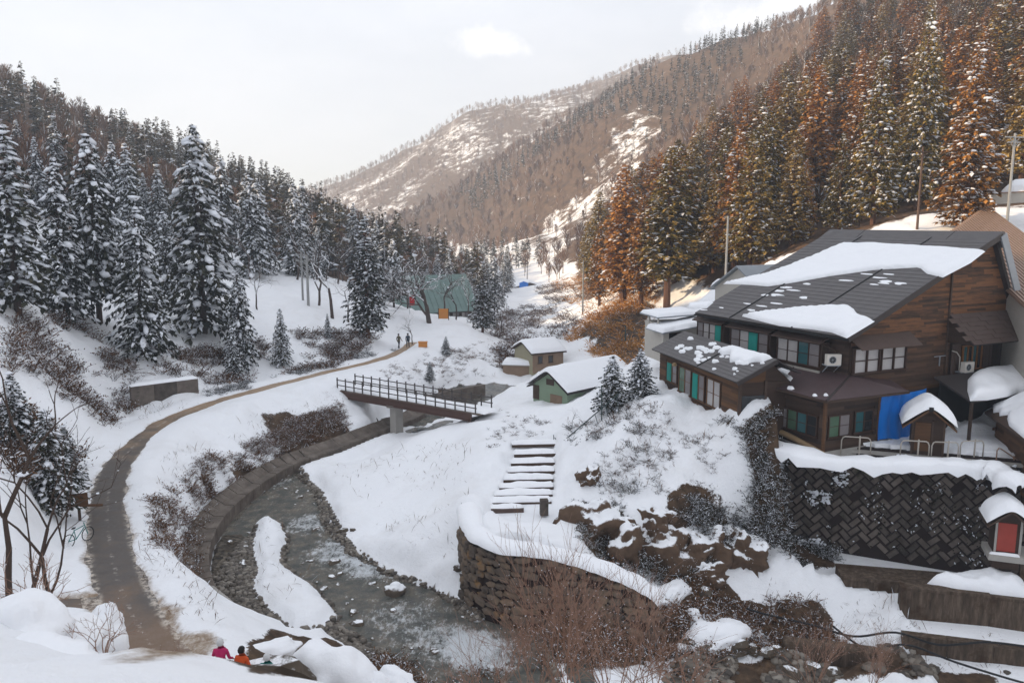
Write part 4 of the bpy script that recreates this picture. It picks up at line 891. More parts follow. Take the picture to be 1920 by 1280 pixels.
# low concrete hut / weir house
c0 = Vector(PZ(943, 706, -3.2))
cr = empty('concrete_box', (c0.x, c0.y, -3.2), R(-8), 'low brown concrete box with a flat snow cap beside the stream', 'outbuilding')
mb = MB(); mb.b2(0, 3.5, 0, 2.6, -1, 1.35); mb.build('wall', MAT['brick_tan'], cr); mb = MB(); mb.b2(-.1, 3.6, -.12, 2.7, 1.35, 1.47); mb.build('slab', MAT['concrete_pale'], cr)
snow_pad('snow_cap', [(-.15, -.15), (3.65, -.15), (3.65, 2.75), (-.15, 2.75)], plane_m((0, 0, 1.46), (1, 0, 0), (0, 1, 0)), .5, .4, .2, cr, .2, 3)
mb = MB(); mb.prism([(3.5, .0), (4.7, .0), (4.7, .3), (3.5, 1.3)], .2, 2.4, 'y'); mb.build('wing_wall', MAT['brick_tan'], cr)
# white outbuilding at the far end of the annex
w0 = Vector(PY(1243, 652, 60.0))
wb = empty('white_outbuilding', (w0.x, w0.y, w0.z), R(14), 'cream outbuilding with snow laden roofs behind the far end of the annex', 'outbuilding'); wb.scale = (.85, .85, .85)
mb = MB(); mb.b2(0, .55, 0, .5, -1.5, 1.55); mb.build('pillar', MAT['cream'], wb); mb = MB(); mb.b2(.4, 4.5, .55, 5, -1.5, 1.9); mb.build('wall', MAT['cream'], wb)
window(wb, (.4, .55, 0), (1, 0, 0), (0, -1, 0), .35, 1.9, .2, 1.2, ['pane_dark', 'pane_grey'], 'frame_brown', False, .08, .07)
mb = MB(); mb.prism([(-.3, 1.3), (4.6, 2.0), (4.6, 2.12), (-.3, 1.42)], -.5, 3.2, 'y'); ro = mb.build('lower_roof', MAT['grey_metal'], wb)
snow_pad('roof_snow', [(0, 0), (5.0, 0), (5.0, 3.7), (0, 3.7)], plane_m((-.32, -.5, 1.4), (4.9, 0, .7), (0, 1, 0)), .42, .5, .2, ro, .15, 4)
mb = MB(); mb.prism([(.1, 2.45), (4.6, 2.65), (4.6, 2.77), (.1, 2.57)], 1.5, 5.6, 'y'); ro = mb.build('upper_roof', MAT['grey_metal'], wb)
snow_pad('roof_snow', [(0, 0), (4.5, 0), (4.5, 4.1), (0, 4.1)], plane_m((.1, 1.5, 2.56), (1, 0, .044), (0, 1, 0)), .3, .35, .2, ro, .1, 5)
mb = MB(); mb.b2(.3, .45, 3.9, 4.05, 1.5, 2.5); mb.b2(.3, .45, 1.9, 2.05, 1.5, 2.5); mb.build('post', MAT['cream'], wb)
# grey roofed house just behind the inn's far corner
gb = Vector(PY(1345, 530, 66))
gh, gro = gable_house('grey_roof_house', (gb.x, gb.y + .6, gb.z - 1.6), R(-62), 5.5, 7.5, 1.2, 3.0, 'cream', 'low house with pale grey roof and snow edge peeping past the inn roof', 'house', 'grey_metal', .4, 0)
snow_pad('roof_snow', [(0, 0), (1.1, 0), (1.3, 4), (1.0, 8), (0, 8)], plane_m((-.4, -.2, 1.2), (3.15, 0, 2.06), (0, 1, 0)), .25, .3, .2, gro, .2, 6)
# corrugated brown roof building, upper right
TL, BL, Q = Vector(PY(1850, 386, 70)), Vector(PY(1778, 438, 61)), Vector(PY(1925, 442, 62))
cb = empty('corrugated_roof_house', (BL.x, BL.y, BL.z - 3.5), 0, 'house with brown corrugated metal roof on the bank above the inn', 'house')
off = Vector(cb.location); e1 = BL - TL; e2 = (Q - TL); n_ = e1.cross(e2).normalized(); n_ = n_ if n_.z > 0 else -n_
mb = MB(); P4 = [TL - off, BL - off, BL + e2 * 2.2 - off, TL + e2 * 2.2 - off]; mb.add(P4 + [p - n_ * .15 for p in P4], ((0, 1, 2, 3), (7, 6, 5, 4), (0, 4, 5, 1), (1, 5, 6, 2), (2, 6, 7, 3), (3, 7, 4, 0))); cro = mb.build('roof', MAT['corrugated'], cb)
rib = MB().box((0, 0, 0), (e2.length * 2.2, .16, .10)).mesh('rib', MAT['corrugated']); rm = Matrix((e2.normalized(), n_.cross(e2).normalized(), n_)).transposed().to_4x4()
for k in range(23): inst('rib', rib, cro, Matrix.Translation(TL - off + e1 * ((k + .5) / 23) + e2 * 1.1 + n_ * .05) @ rm)
mb = MB(); a_, b_ = BL - off + e1.normalized() * -.4, TL - off; mb.add([a_ + e2 * .05, b_ + e2 * .05, b_ + e2 * 2.1, a_ + e2 * 2.1] + [Vector((p.x, p.y, p.z - 6)) for p in (a_ + e2 * .05, b_ + e2 * .05, b_ + e2 * 2.1, a_ + e2 * 2.1)], ((0, 4, 5, 1), (1, 5, 6, 2), (2, 6, 7, 3), (3, 7, 4, 0))); o = mb.build('wall', MAT['cream'], cb, fix=False); o.location = -n_ * .2
R0, R1 = Vector(PY(1852, 374, 71)) - off, Vector(PY(1990, 366, 68)) - off
mb = MB(); mb.bar(R0, R1, 1.6, .85); mb.build('upper_band', MAT['cream'], cb); mb = MB(); mb.bar(R0 + Vector((0, 0, .45)), R1 + Vector((0, 0, .45)), 1.8, .1); mb.build('eave_band', MAT['corrugated'], cb)
snow_pad('roof_snow', [(.6, 0), (8, 0), (8, 2.6), (2.5, 2.4)], plane_m(R0 + Vector((0, -.6, .5)), R1 - R0, (0, 1, .35)), .45, .6, .3, cb, .2, 7)
snow_pad('roof_snow', [(.2, .1), (1.4, .2), (2.6, 1.0), (1.2, .9), (.3, .6)], plane_m(BL - off + e2 * .75 + n_ * .1, e2, -e1), .2, .3, .15, cb, .3, 8)
# big green roofed hall among the trees
h0 = Vector(PY(750, 592, 126)); h1 = Vector(PY(897, 576, 132)); hd = h1 - h0; rz_ = math.atan2(hd.y, hd.x)
hall = empty('green_roof_hall', (h0.x, h0.y, -1.6), rz_, 'large hall with green metal roof half hidden by bare trees', 'hall'); HL = math.hypot(hd.x, hd.y)
mb = MB(); mb.b2(.8, HL - .8, .9, 9, -.5, 2.4); mb.build('wall', MAT['timber'], hall)
mb = MB(); mb.prism([(-.2, 1.9), (6.0, 7.4), (12, 1.9), (12, 2.05), (6.0, 7.6), (-.2, 2.05)], -.3, HL + .3, 'x'); ro = mb.build('roof', MAT['green_roof'], hall)
rb = MB().box((0, 0, 0), (.05, 8.2, .07)).mesh('standing_seam', MAT['green_roof'])
for k in range(1, 14): inst('standing_seam', rb, ro, Matrix.Translation((HL * k / 14, 2.9, 4.92)) @ Matrix.Rotation(math.atan(5.5 / 6.2), 4, 'X'))
mb = MB(); mb.prism([(-.6, 1.3), (2.2, 3.0), (2.2, 3.15), (-.6, 1.45)], HL * .05, HL * .42, 'x'); mb.build('porch_roof', MAT['green_roof'], ro)
for k in range(4): window(hall, (0, .88, 0), (1, 0, 0), (0, -1, 0), HL * .45 + k * 1.6, HL * .45 + k * 1.6 + 1.2, .6, 1.6, ['pane_white', 'pane_grey'], 'frame_brown', False, .07, .06)
mb = MB(); mb.b2(HL * .38, HL * .42, .2, .6, -.5, 2.2); mb.build('pillar', MAT['cream'], hall)
# far houses on the valley floor
for (px, py, d, w, l, lab, m) in ((966, 552, 250, 9, 8, 'distant low house with snow roof on the valley floor', 'timber'), (1000, 549, 275, 13, 7, 'wide distant shed with snow roof beside the blue tank', 'concrete_pale')):
    p = PY(px, py, d); gz = min(p[2], H(p[0], p[1]) + .3); gable_house('distant_house', (p[0], p[1], gz), R(8), w, l, 2.2, 3.6, m, lab, 'house', 'timber', .5, .5, seed=4)
p = PY(982, 554, 240); bt = empty('blue_tank', (p[0], p[1], H(p[0], p[1])), 0, 'small blue covered tank far off on the valley floor', 'tank'); mb = MB(); mb.b2(-1.3, 1.3, -.8, .8, -.3, 1.6); mb.build('body', MAT['tarp'], bt); mb = MB(); mb.prism([(-1.4, 1.6), (1.4, 1.6), (0, 2.1)], -.9, .9, 'y'); mb.build('cover', MAT['tarp'], bt)

# ---------------------------------------------------------------- yard huts by the inn
s0 = Vector(PZ(1708, 846, 2.35))
shr, sr = gable_house('shrine', (s0.x, s0.y, 2.35), R(-22), 1.55, 1.5, 1.85, 2.5, 'board_dark', 'tiny dark wooden shrine with a thick curved snow cap beside the blue tarpaulin', 'shrine', 'board_warm', .55, .5, seed=9)
mb = MB()
for x_ in (.0, .98, 1.55): mb.b2(x_ - .05, x_ + .05, -.06, .03, -.5, 1.85)
mb.b2(0, 1.55, -.05, .02, .55, .63); mb.build('post', MAT['timber'], shr)
mb = MB(); mb.b2(.12, .9, -.03, .01, .1, 1.7); mb.build('lattice_door', MAT['board_warm'], shr)
mb = MB(); mb.box((.78, -.6, 2.58), (.22, .12, .22), 0); mb.build('ridge_ornament', MAT['black'], sr)
# lean-to with heavy snow, right of the inn door
lt = empty('lean_to', hl(7, -2.6, 2.4), TH, 'open lean-to shed under a deep snow slab right of the tarpaulin', 'shed')
mb = MB(); mb.prism([(0, 2.35), (2.4, 3.35), (2.4, 3.48), (0, 2.48)], 0.1, 9.5, 'x'); ro = mb.build('roof', MAT['roof_edge'], lt)
snow_pad('roof_snow', [(.0, 0), (1.3, -.15), (3.2, -.1), (4.4, .1), (5.2, -.2), (9.4, -.2), (9.4, 2.4), (5.5, 2.65), (3.4, 2.4), (2.2, 1.9), (.9, .9)], plane_m((0, 0, 2.5), (1, 0, 0), (0, 2.4, 1.0)), .46, .42, .2, ro, .45, 11, ns=.7)
mb = MB(); mb.b2(.6, 9.3, 2.35, 2.42, -.2, 3.2); mb.build('back_wall', MAT['shadow_interior'], lt)  # back coloured near-black for the shade under the open roof
for x_ in (.5, 3.6, 6.6): mb = MB(); mb.b2(x_ - .07, x_ + .07, .15, .3, -.3, 2.45); mb.build('post', MAT['timber'], lt)
mb = MB(); mb.b2(2.2, 5.5, -.1, 0, .55, .72); mb.bar((3.4, -.3, .3), (5.6, -.5, .5), .12); mb.build('plank', MAT['board_warm'], lt)
q0, q1 = Vector(PZ(1856, 772, 3.9)), Vector(PZ(1927, 822, 3.9)); qd = q1 - q0; rz_ = math.atan2(qd.y, qd.x)
bh = empty('boarded_hut', (q0.x, q0.y, 2.2), rz_, 'dark boarded hut with patchy snow roof at the picture edge below the lean-to', 'hut'); BL_ = qd.length + 2
mb = MB(); mb.b2(.3, BL_, .3, 3.4, -2.2, 1.6); mb.build('wall', MAT['board_dark'], bh)
siding(bh, (0, .3, 0), (1, 0, 0), (0, -1, 0), lambda z: (.3, BL_), -1.6, 1.6, .2, 'board_warm', [], 41)
mb = MB(); mb.prism([(-.25, 1.55), (1.9, 2.75), (4, 1.55), (4, 1.68), (1.9, 2.9), (-.25, 1.68)], -.1, BL_ + .3, 'x'); ro = mb.build('roof', MAT['timber'], bh)
snow_pad('roof_snow', [(-.1, .5), (.7, .25), (1.0, .55), (1.6, .3), (2.0, .7), (2.8, .35), (3.6, .15), (BL_, .0), (BL_, 2.5), (-.1, 2.5)], plane_m((0, -.25, 1.68), (1, 0, 0), (0, 2.15, 1.22)), .25, .25, .13, ro, .5, 12, ns=.5)
plain('pipe_cream', (.42, .38, .33), .45, .1, 4); plain('pipe_rust', (.26, .16, .11), .6, .3, 4); plain('pipe_black', (.010, .010, .011), .5, .2, 4)
for k, (xa, ya, xb, yb, z, m, lab) in enumerate(((1577, 842, 1632, 846, 2.45, 'pipe_cream', 'bent pipe barrier hoop before the inn corner'), (1688, 850, 1741, 853, 2.45, 'pipe_cream', 'bent pipe barrier hoop below the blue tarpaulin'), (1746, 853, 1796, 855, 2.45, 'pipe_cream', 'bent pipe barrier hoop just right of the shrine'), (1800, 852, 1843, 851, 2.45, 'pipe_cream', 'bent pipe barrier hoop under the lean-to'), (1868, 862, 1918, 896, 2.3, 'pipe_rust', 'sloping pipe handrail going down beside the boarded hut'))):
    a_, b_ = Vector(PZ(xa, ya, z)), Vector(PZ(xb, yb, z - (1.0 if k == 4 else 0))); d_ = b_ - a_; h_ = .75
    r = empty('barrier_hoop', a_, 0, lab, 'barrier', 'pipe barriers along the yard edge')
    mb = MB(); mb.tube([(0, 0, -.3), (0, 0, h_ * .7), tuple(d_ * .05 + Vector((0, 0, h_ * .93))), tuple(d_ * .12 + Vector((0, 0, h_))), tuple(d_ * .88 + Vector((0, 0, h_))), tuple(d_ * .95 + Vector((0, 0, h_ * .93))), tuple(d_ + Vector((0, 0, h_ * .7))), tuple(d_ + Vector((0, 0, -.3)))], .035, 7); mb.build('bent_pipe', MAT[m], r, smooth=True)
    mb = MB(); mb.tube([tuple(d_ * .62 + Vector((0, 0, -.2))), tuple(d_ * .62 + Vector((0, 0, h_ * 1.12)))], .045, 7); mb.build('post', MAT[m], r)

t = NT('concrete_stained'); p = t.pos(); n = t.noise(t.mapping(p, (3, 3, .5)), 1.4, 6, .7); n2 = t.noise(p, .6, 5, .7)
c = t.ramp(n, [(.28, (.026, .018, .013)), (.5, (.085, .060, .042)), (.72, (.165, .122, .088))]); t.col(t.mix(t.step(n2, .5, .66), c, (.050, .028, .015))); t.rough(.9); t.spec(.2); t.bump(t.noise(p, 8, 5, .7), .35, .04)
# red fronted cabinet on its ledge
k0 = Vector(PY(1862, 1034, 37.6))
rc, rr_ = gable_house('red_cabinet', k0, R(-20), 1.15, 1.2, 1.7, 2.2, 'board_dark', 'small cabinet with red door panel and snow cap at the right picture edge', 'cabinet', 'timber', .42, .4, seed=13)
plain('red_paint', (.30, .045, .03), .6, .2, 3)
mb = MB(); mb.b2(.12, .92, -.04, -.002, .1, 1.55); mb.build('door_panel', MAT['red_paint'], rc)
mb = MB(); mb.b2(.0, .1, -.06, .0, 0, 1.72); mb.b2(1.06, 1.16, -.06, .0, 0, 1.72); mb.build('post', MAT['concrete_pale'], rc)
mb = MB(); mb.b2(1.151, 1.19, .15, 1.05, .1, 1.5); mb.build('side_panel', MAT['cream'], rc)
mb = MB(); mb.b2(-.25, 1.9, -.35, 1.4, -.32, -.02); mb.build('ledge', MAT['concrete_pale'], rc)
for x_ in (.2, 1.4): mb = MB(); mb.b2(x_ - .1, x_ + .1, .3, .5, -3.5, -.32); mb.build('leg', MAT['concrete_stained'], rc)
snow_pad('ledge_snow', [(-.2, -.3), (1.1, -.3), (1.1, -.08), (-.2, -.08)], plane_m((0, 0, -.02), (1, 0, 0), (0, 1, 0)), .12, .12, .08, rc)

# ---------------------------------------------------------------- herringbone block wall
t = NT('block_stone'); g = t.new('ShaderNodeObjectInfo'); p = t.pos(); n = t.noise(p, 1.6, 6, .7)
c = t.ramp(t.math('ADD', t.math('MULTIPLY', n, .75), t.math('MULTIPLY', g.outputs['Random'], .3)), [(.25, (.030, .025, .021)), (.5, (.095, .078, .066)), (.75, (.17, .14, .118))]); t.col(t.mix(t.step(t.noise(p, .5, 5, .7), .56, .68), c, (.028, .030, .014))); t.rough(.9); t.spec(.2); t.bump(t.noise(p, 12, 5, .7), .5, .04)
plain('mortar', (.022, .013, .011), .95, .3, 2, .3)
WA, WB = Vector((14.6, 44.95, 0)), Vector((28.5, 40.12, 0)); wd = (WB - WA); WLn = wd.length; wd.normalize(); wn = Vector((wd.y, -wd.x, 0))
bw = empty('block_wall', (WA.x, WA.y, -3.8), math.atan2(wd.y, wd.x), 'tall dark retaining wall of diagonal herringbone stone blocks under the inn yard', 'retaining wall')
BAT = .10                                             # batter: lean back per metre
mb = MB(); mb.prism([(-.9, -1), (.1, -1), (.1 + 6.1 * BAT, 6.1), (-.3, 6.1)], 0, WLn, 'x'); core = mb.build('core', MAT['mortar'], bw); core.scale.y = 1
for v in core.data.vertices: v.co.y = v.co.z * BAT - (0 if v.co.y > -.2 and False else 0) + (.5 if v.co.y < -.05 else 0.03)
cellw = .36; bms = []
for k in range(5):
    rg = random.Random(50 + k); mbk = MB(); L2, W2 = cellw - .025, cellw / 2 - .025
    b_ = [(-L2, -.2, -W2), (L2, -.2, -W2), (L2, -.2, W2), (-L2, -.2, W2)]; f_ = [(x * (1 - .10 * rg.random()) * .93, .0 + .035 * rg.random(), z * .88 * (1 - .1 * rg.random())) for x, y, z in b_]
    mbk.add([(x, .14, z) for x, _, z in b_] + [(x, -y, z) for x, y, z in f_], ((0, 1, 2, 3), (7, 6, 5, 4), (0, 4, 5, 1), (1, 5, 6, 2), (2, 6, 7, 3), (3, 7, 4, 0))); bms.append(mbk.mesh('block', MAT['block_stone']))
cnt = []; c45 = math.sqrt(.5); rg = random.Random(77)
for r_ in range(-60, 60):
    for c_ in range(-60, 60):
        m_ = (c_ - r_) % 4
        if m_ not in (0, 3): continue
        x, y = ((c_ + 1) * cellw, (r_ + .5) * cellw) if m_ == 0 else ((c_ + .5) * cellw, (r_ + 1) * cellw); ang = 0 if m_ == 0 else math.pi / 2
        X, Z = (x - y) * c45 + 6, (x + y) * c45 + 3
        if .2 < X < WLn - .1 and .2 < Z < 5.85: cnt.append((X, Z, ang + math.pi / 4))
cnt.sort(key=lambda q: -q[0] + .0 * q[1]); rest = MB()
cnt = [q for q in cnt if rg.random() < .95]
for k, (X, Z, a_) in enumerate(cnt):
    o_ = Vector((X + rg.uniform(-.02, .02), Z * BAT + .03 - rg.uniform(0, .11), Z + rg.uniform(-.02, .02))); Mx = Matrix.Translation(o_) @ Matrix.Rotation(-math.atan(BAT) + rg.uniform(-.07, .07), 4, 'X') @ Matrix.Rotation(-a_ + rg.uniform(-.07, .07), 4, 'Y')
    if k < 300: inst('block', bms[rg.randrange(5)], bw, Mx)
    else:
        me = bms[rg.randrange(5)]; rest.add([Mx @ v.co for v in me.vertices], [tuple(p.vertices) for p in me.polygons])
if rest.v: rest.build('block_field', MAT['block_stone'], bw, kind='stuff')
mb = MB(); mb.b2(0, WLn, .35, .95, 5.85, 6.02); mb.build('coping', MAT['concrete_pale'], bw)
# yard-edge snow rolling over the wall crest (own object: a long cornice)
pts = [(1395, 806), (1450, 832), (1560, 858), (1700, 862), (1830, 868), (1880, 880), (1912, 905)]
cs = spline([tuple(PZ(x, y, 2.42)) for x, y in pts], 8); mb = MB(); vs = []; fs = []; nc_ = 12
for k, q in enumerate(cs):
    q = np.array(q); a_ = np.array(cs[max(k - 1, 0)]); b_ = np.array(cs[min(k + 1, len(cs) - 1)]); d_ = (b_ - a_); d_[2] = 0; d_ /= np.linalg.norm(d_); nn = np.array((d_[1], -d_[0], 0))
    e_ = min(1, min(k, len(cs) - 1 - k) / 5 + .15); wv = 1 + .55 * float(fbm(np.array(k * .45), np.array(2.), 1, 3))
    for j in range(nc_ + 1):
        t_ = j / nc_ * math.pi * 1.08; rr = (.75 * wv * e_ * math.cos(t_), .40 * wv * e_ * math.sin(t_) ** .8 if math.sin(t_) > 0 else -.22 * e_)
        w_ = q + nn * (rr[0] + .0); vs.append((w_[0], w_[1], q[2] - .22 + rr[1] + (.10 + .35 * (j <= 1)) * float(fbm(np.array(k * .9), np.array(j * .6 + 4), 1, 3)) - (.25 * abs(float(fbm(np.array(k * 1.3), np.array(9.), 1, 2))) if j == 0 else 0)))
for k in range(len(cs) - 1):
    for j in range(nc_): i_ = k * (nc_ + 1) + j; fs.append((i_, i_ + 1, i_ + nc_ + 2, i_ + nc_ + 1))
mb.add(vs, fs); tag(mb.build('snow_cornice', MAT['snow'], smooth=True), 'long rounded roll of snow along the crest of the block wall', 'snow bank')

# ---------------------------------------------------------------- lower concrete walls
def wall_run(name, pts, top, bot, th, mat, label, panel=2.2, cap=True, cat='wall'):
    r = empty(name, (pts[0][0], pts[0][1], bot if not hasattr(bot, '__len__') else bot[0]), 0, label, cat); base = Vector(r.location)
    for (a_, b_), zt in zip(zip(pts, pts[1:]), top):
        a_, b_ = Vector((*a_, 0)), Vector((*b_, 0)); d_ = b_ - a_; n = max(1, round(d_.length / panel)); rz_ = math.atan2(d_.y, d_.x)
        for k in range(n):
            c_ = a_ + d_ * ((k + .5) / n); mb = MB(); zb = bot
            mb.box(Vector((c_.x, c_.y, (zt + zb) / 2)) - base, (d_.length / n - .025, th, zt - zb), rz_); mb.build('panel', MAT[mat], r)
        if cap:
            c_ = (a_ + b_) / 2; mb = MB(); mb.box(Vector((c_.x, c_.y, zt + .07)) - base, (d_.length, th + .14, .14), rz_); mb.build('coping', MAT[mat], r)
    return r
wall_run('concrete_step_wall', [PY(1572, 1062, 40.2)[:2], PY(1790, 1100, 39.0)[:2], PY(1930, 1112, 38.2)[:2]], [-3.45, -3.5], -6.0, 1.6, 'concrete_stained', 'mossy concrete step along the foot of the block wall', 3.2)
cwl = wall_run('concrete_wall', [PY(1686, 1118, 37.4)[:2], PY(1850, 1150, 36.6)[:2], PY(1980, 1175, 35.6)[:2]], [-2.95, -3.0], -7.0, .5, 'concrete_stained', 'stained brown concrete retaining wall at the lower right', 3.4)
_a, _b = Vector(PY(1735, 1118, 37.6)), Vector(PY(1900, 1150, 36.6)); snow_pad('wall_snow', [(0, .1), (1.2, -.25), (2.6, -.3), (4.4, -.35), (4.6, 1.2), (3.4, 1.8), (2.2, 1.5), (1.0, .9)], plane_m(Vector((_a.x, _a.y - .1, -2.85)) - Vector(cwl.location), (_b.x - _a.x, _b.y - _a.y, 0), (-(_b.y - _a.y), _b.x - _a.x, .12)), .55, .6, .15, cwl, .8, 33, ns=.45)
wall_run('lower_concrete_wall', [PY(1690, 1195, 35.6)[:2], PY(1860, 1222, 34.6)[:2], PY(1980, 1240, 33.9)[:2]], [-4.35, -4.45], -7.5, .45, 'concrete_stained', 'lowest cracked concrete wall with dark gaps at the bottom right corner', 2.4, False)
mb = MB(); pc = Vector(PY(1555, 1225, 34.6)); mb.box((0, 0, 0), (4.2, .6, 1.1), R(-14)); o = mb.build('stone_slab', MAT['concrete_stained']); o.location = pc; tag(o, 'long pale stone slab in the bank under the concrete walls', 'stone')
bv = o.modifiers.new('b', 'BEVEL'); bv.width = .15; bv.segments = 2
for k, (pp, lab) in enumerate((([(1400, 1140, 37.0), (1440, 1152, 36.6), (1520, 1170, 36.2), (1600, 1192, 35.6), (1680, 1185, 35.2), (1760, 1208, 34.8), (1850, 1203, 34.3), (1930, 1212, 33.8)], 'upper black hose sagging along the concrete walls'), ([(1560, 1172, 35.8), (1625, 1215, 35.0), (1700, 1208, 34.4), (1790, 1240, 33.7), (1880, 1268, 33.0), (1940, 1285, 32.6)], 'lower black hose dipping towards the bottom right corner'))):
    mb = MB(); mb.tube(spline([PY(*q) for q in pp], 6), .055, 6); tag(mb.build('black_hose', MAT['pipe_black'], smooth=True), lab, 'hose', 'black hoses on the concrete walls')
# ---------------------------------------------------------------- stone faced terrace wall
t = NT('rubble_stone'); g = t.new('ShaderNodeObjectInfo'); p = t.pos(); n = t.noise(p, 1.2, 6, .7)
c = t.ramp(t.math('ADD', t.math('MULTIPLY', n, .7), t.math('MULTIPLY', g.outputs['Random'], .3)), [(.25, (.050, .038, .029)), (.5, (.115, .086, .064)), (.78, (.21, .145, .09))]); t.col(t.mix(t.step(t.noise(p, .45, 4, .7), .6, .7), c, (.20, .105, .035))); t.rough(.9); t.bump(t.noise(p, 9, 5, .7), .5, .05)
def stone_meshes(n, mat, sx=.5, sy=.3, sz=.35, seed=3):
    out = []
    for k in range(n):
        rg = random.Random(seed + k); bm = bmesh.new(); bmesh.ops.create_icosphere(bm, subdivisions=2 if n < 5 else 1, radius=1)
        for v in bm.verts:
            q = v.co.copy(); f = max(abs(q.x), abs(q.y), abs(q.z)); q = q / (f ** .75); v.co = Vector((q.x * sx / 2, q.y * sy / 2, q.z * sz / 2)) * (1 + rg.uniform(-.12, .12))
        me = bpy.data.meshes.new('stone'); bm.to_mesh(me); bm.free(); me.materials.append(MAT[mat]); out.append(me)
    return out
tw = empty('terrace_wall', (WT[0][0], WT[0][1], -4.2), 0, 'curved stone faced terrace wall beside the stream with snow on top', 'retaining wall'); tb = Vector(tw.location)
cv = spline([(p[0], p[1], p[2]) for p in WT], 10); seg = [0]
for a_, b_ in zip(cv, cv[1:]): seg.append(seg[-1] + math.dist(a_[:2], b_[:2]))
def on_cv(s): return [float(np.interp(s, seg, [c_[k] for c_ in cv])) for k in range(3)]
mb = MB(); vs = []; fs = []
for k, q in enumerate(cv):
    a_, b_ = np.array(cv[max(k - 1, 0)]), np.array(cv[min(k + 1, len(cv) - 1)]); d_ = b_ - a_; d_ /= np.hypot(d_[0], d_[1]); nn = np.array((d_[1], -d_[0]))
    f_ = -4.6; vs += [(q[0] + nn[0] * .30, q[1] + nn[1] * .30, f_), (q[0] + nn[0] * .02, q[1] + nn[1] * .02, q[2]), (q[0] - nn[0] * .5, q[1] - nn[1] * .5, q[2]), (q[0] - nn[0] * .5, q[1] - nn[1] * .5, f_)]
for k in range(len(cv) - 1): fs += [(4 * k + j, 4 * k + (j + 1) % 4, 4 * k + 4 + (j + 1) % 4, 4 * k + 4 + j) for j in range(4)]
mb.add([Vector(v) - tb for v in vs], fs); mb.build('core', MAT['mortar'], tw)
sms = stone_meshes(8, 'rubble_stone', .56, .3, .40, 20); rg = random.Random(8); zc = -4.35; row = 0; ns_ = 0
while zc < -.4 and ns_ < 300:
    s = rg.uniform(0, .4)
    while s < seg[-1] and ns_ < 300:
        w_ = rg.uniform(.30, .85); q = on_cv(s + w_ / 2); q2 = on_cv(min(s + w_ / 2 + .1, seg[-1])); q1_ = on_cv(s + w_ / 2 - .1); dx, dy = q2[0] - q1_[0], q2[1] - q1_[1]; l_ = math.hypot(dx, dy) + 1e-9; k_ = (zc + 4.6) / (q[2] + 4.6)
        if zc + .15 < q[2] and k_ < .97 and rg.random() < .93:
            o_ = .30 - .28 * k_ + rg.uniform(.0, .05); c_ = Vector((q[0] + dy / l_ * o_, q[1] - dx / l_ * o_, zc + rg.uniform(-.04, .04))) - tb
            inst('stone', sms[rg.randrange(8)], tw, Matrix.Translation(c_) @ Matrix.Rotation(math.atan2(dy, dx), 4, 'Z') @ Matrix.Rotation(rg.uniform(-.22, .22), 4, 'Y') @ Matrix.Diagonal((w_ / .56, rg.uniform(.8, 1.5), rg.uniform(.7, 1.25), 1))); ns_ += 1
        s += w_
    zc += .35; row += 1
# snow on the rim
vs = []; fs = []; mb = MB()
for k, q in enumerate(cv):
    a_, b_ = np.array(cv[max(k - 1, 0)]), np.array(cv[min(k + 1, len(cv) - 1)]); d_ = b_ - a_; d_ /= np.hypot(d_[0], d_[1]); nn = np.array((d_[1], -d_[0])); wv = 1 + .25 * float(fbm(np.array(k * .4), np.array(5.), 1, 3))
    for j in range(11):
        t_ = j / 10 * math.pi; vs.append(Vector((q[0] + nn[0] * (.62 * wv * math.cos(t_) - .35), q[1] + nn[1] * (.62 * wv * math.cos(t_) - .35), q[2] - .06 + .45 * wv * math.sin(t_) + .03 * float(fbm(np.array(k * .6), np.array(j * .5), 1, 2)))) - tb)
for k in range(len(cv) - 1):
    for j in range(10): i_ = k * 11 + j; fs.append((i_, i_ + 1, i_ + 12, i_ + 11))
mb.add(vs, fs); mb.build('rim_snow', MAT['snow'], tw, smooth=True)
# toe wall on the outer bend
tow = empty('toe_wall', (TOE[0][0], TOE[0][1], -4.4), 0, 'curved concrete toe wall along the outer bend of the stream', 'river wall'); to = Vector(tow.location)
t = NT('toe_concrete'); p = t.pos(); n = t.noise(p, .9, 6, .7); t.col(t.ramp(n, [(.3, (.055, .040, .030)), (.5, (.115, .090, .070)), (.72, (.20, .165, .135))])); t.rough(.8); t.bump(t.noise(p, 9, 5, .7), .4, .04)
for k in range(0, len(TOE) - 1):
    a_, b_ = np.array(TOE[k]), np.array(TOE[k + 1]); d_ = b_ - a_; l_ = np.hypot(*d_); d_ /= l_; nl = np.array((-d_[1], d_[0]))
    if nl[0] > 0 and a_[1] < 44: nl = -nl
    if (nl @ (np.array((-30, 50)) - a_)) < 0: nl = -nl
    a_ = a_ + d_ * .015; b_ = b_ - d_ * .015; vs = []
    for q in (a_, b_):
        for (w_, z_) in ((-.05, -4.6), (.0, -3.14), (.06, -3.08), (.60, -3.08), (.72, -2.98), (1.3, -2.62 if k > 6 else -2.78), (1.3, -4.6)): vs.append(Vector((q[0] + nl[0] * w_, q[1] + nl[1] * w_, z_ + .02 * (k % 2))) - to)
    mb = MB(); mb.add(vs, [tuple(range(6, -1, -1)), tuple(range(7, 14))] + [(j, (j + 1) % 7, 7 + (j + 1) % 7, 7 + j) for j in range(7)]); mb.build('panel', MAT['toe_concrete'], tow)
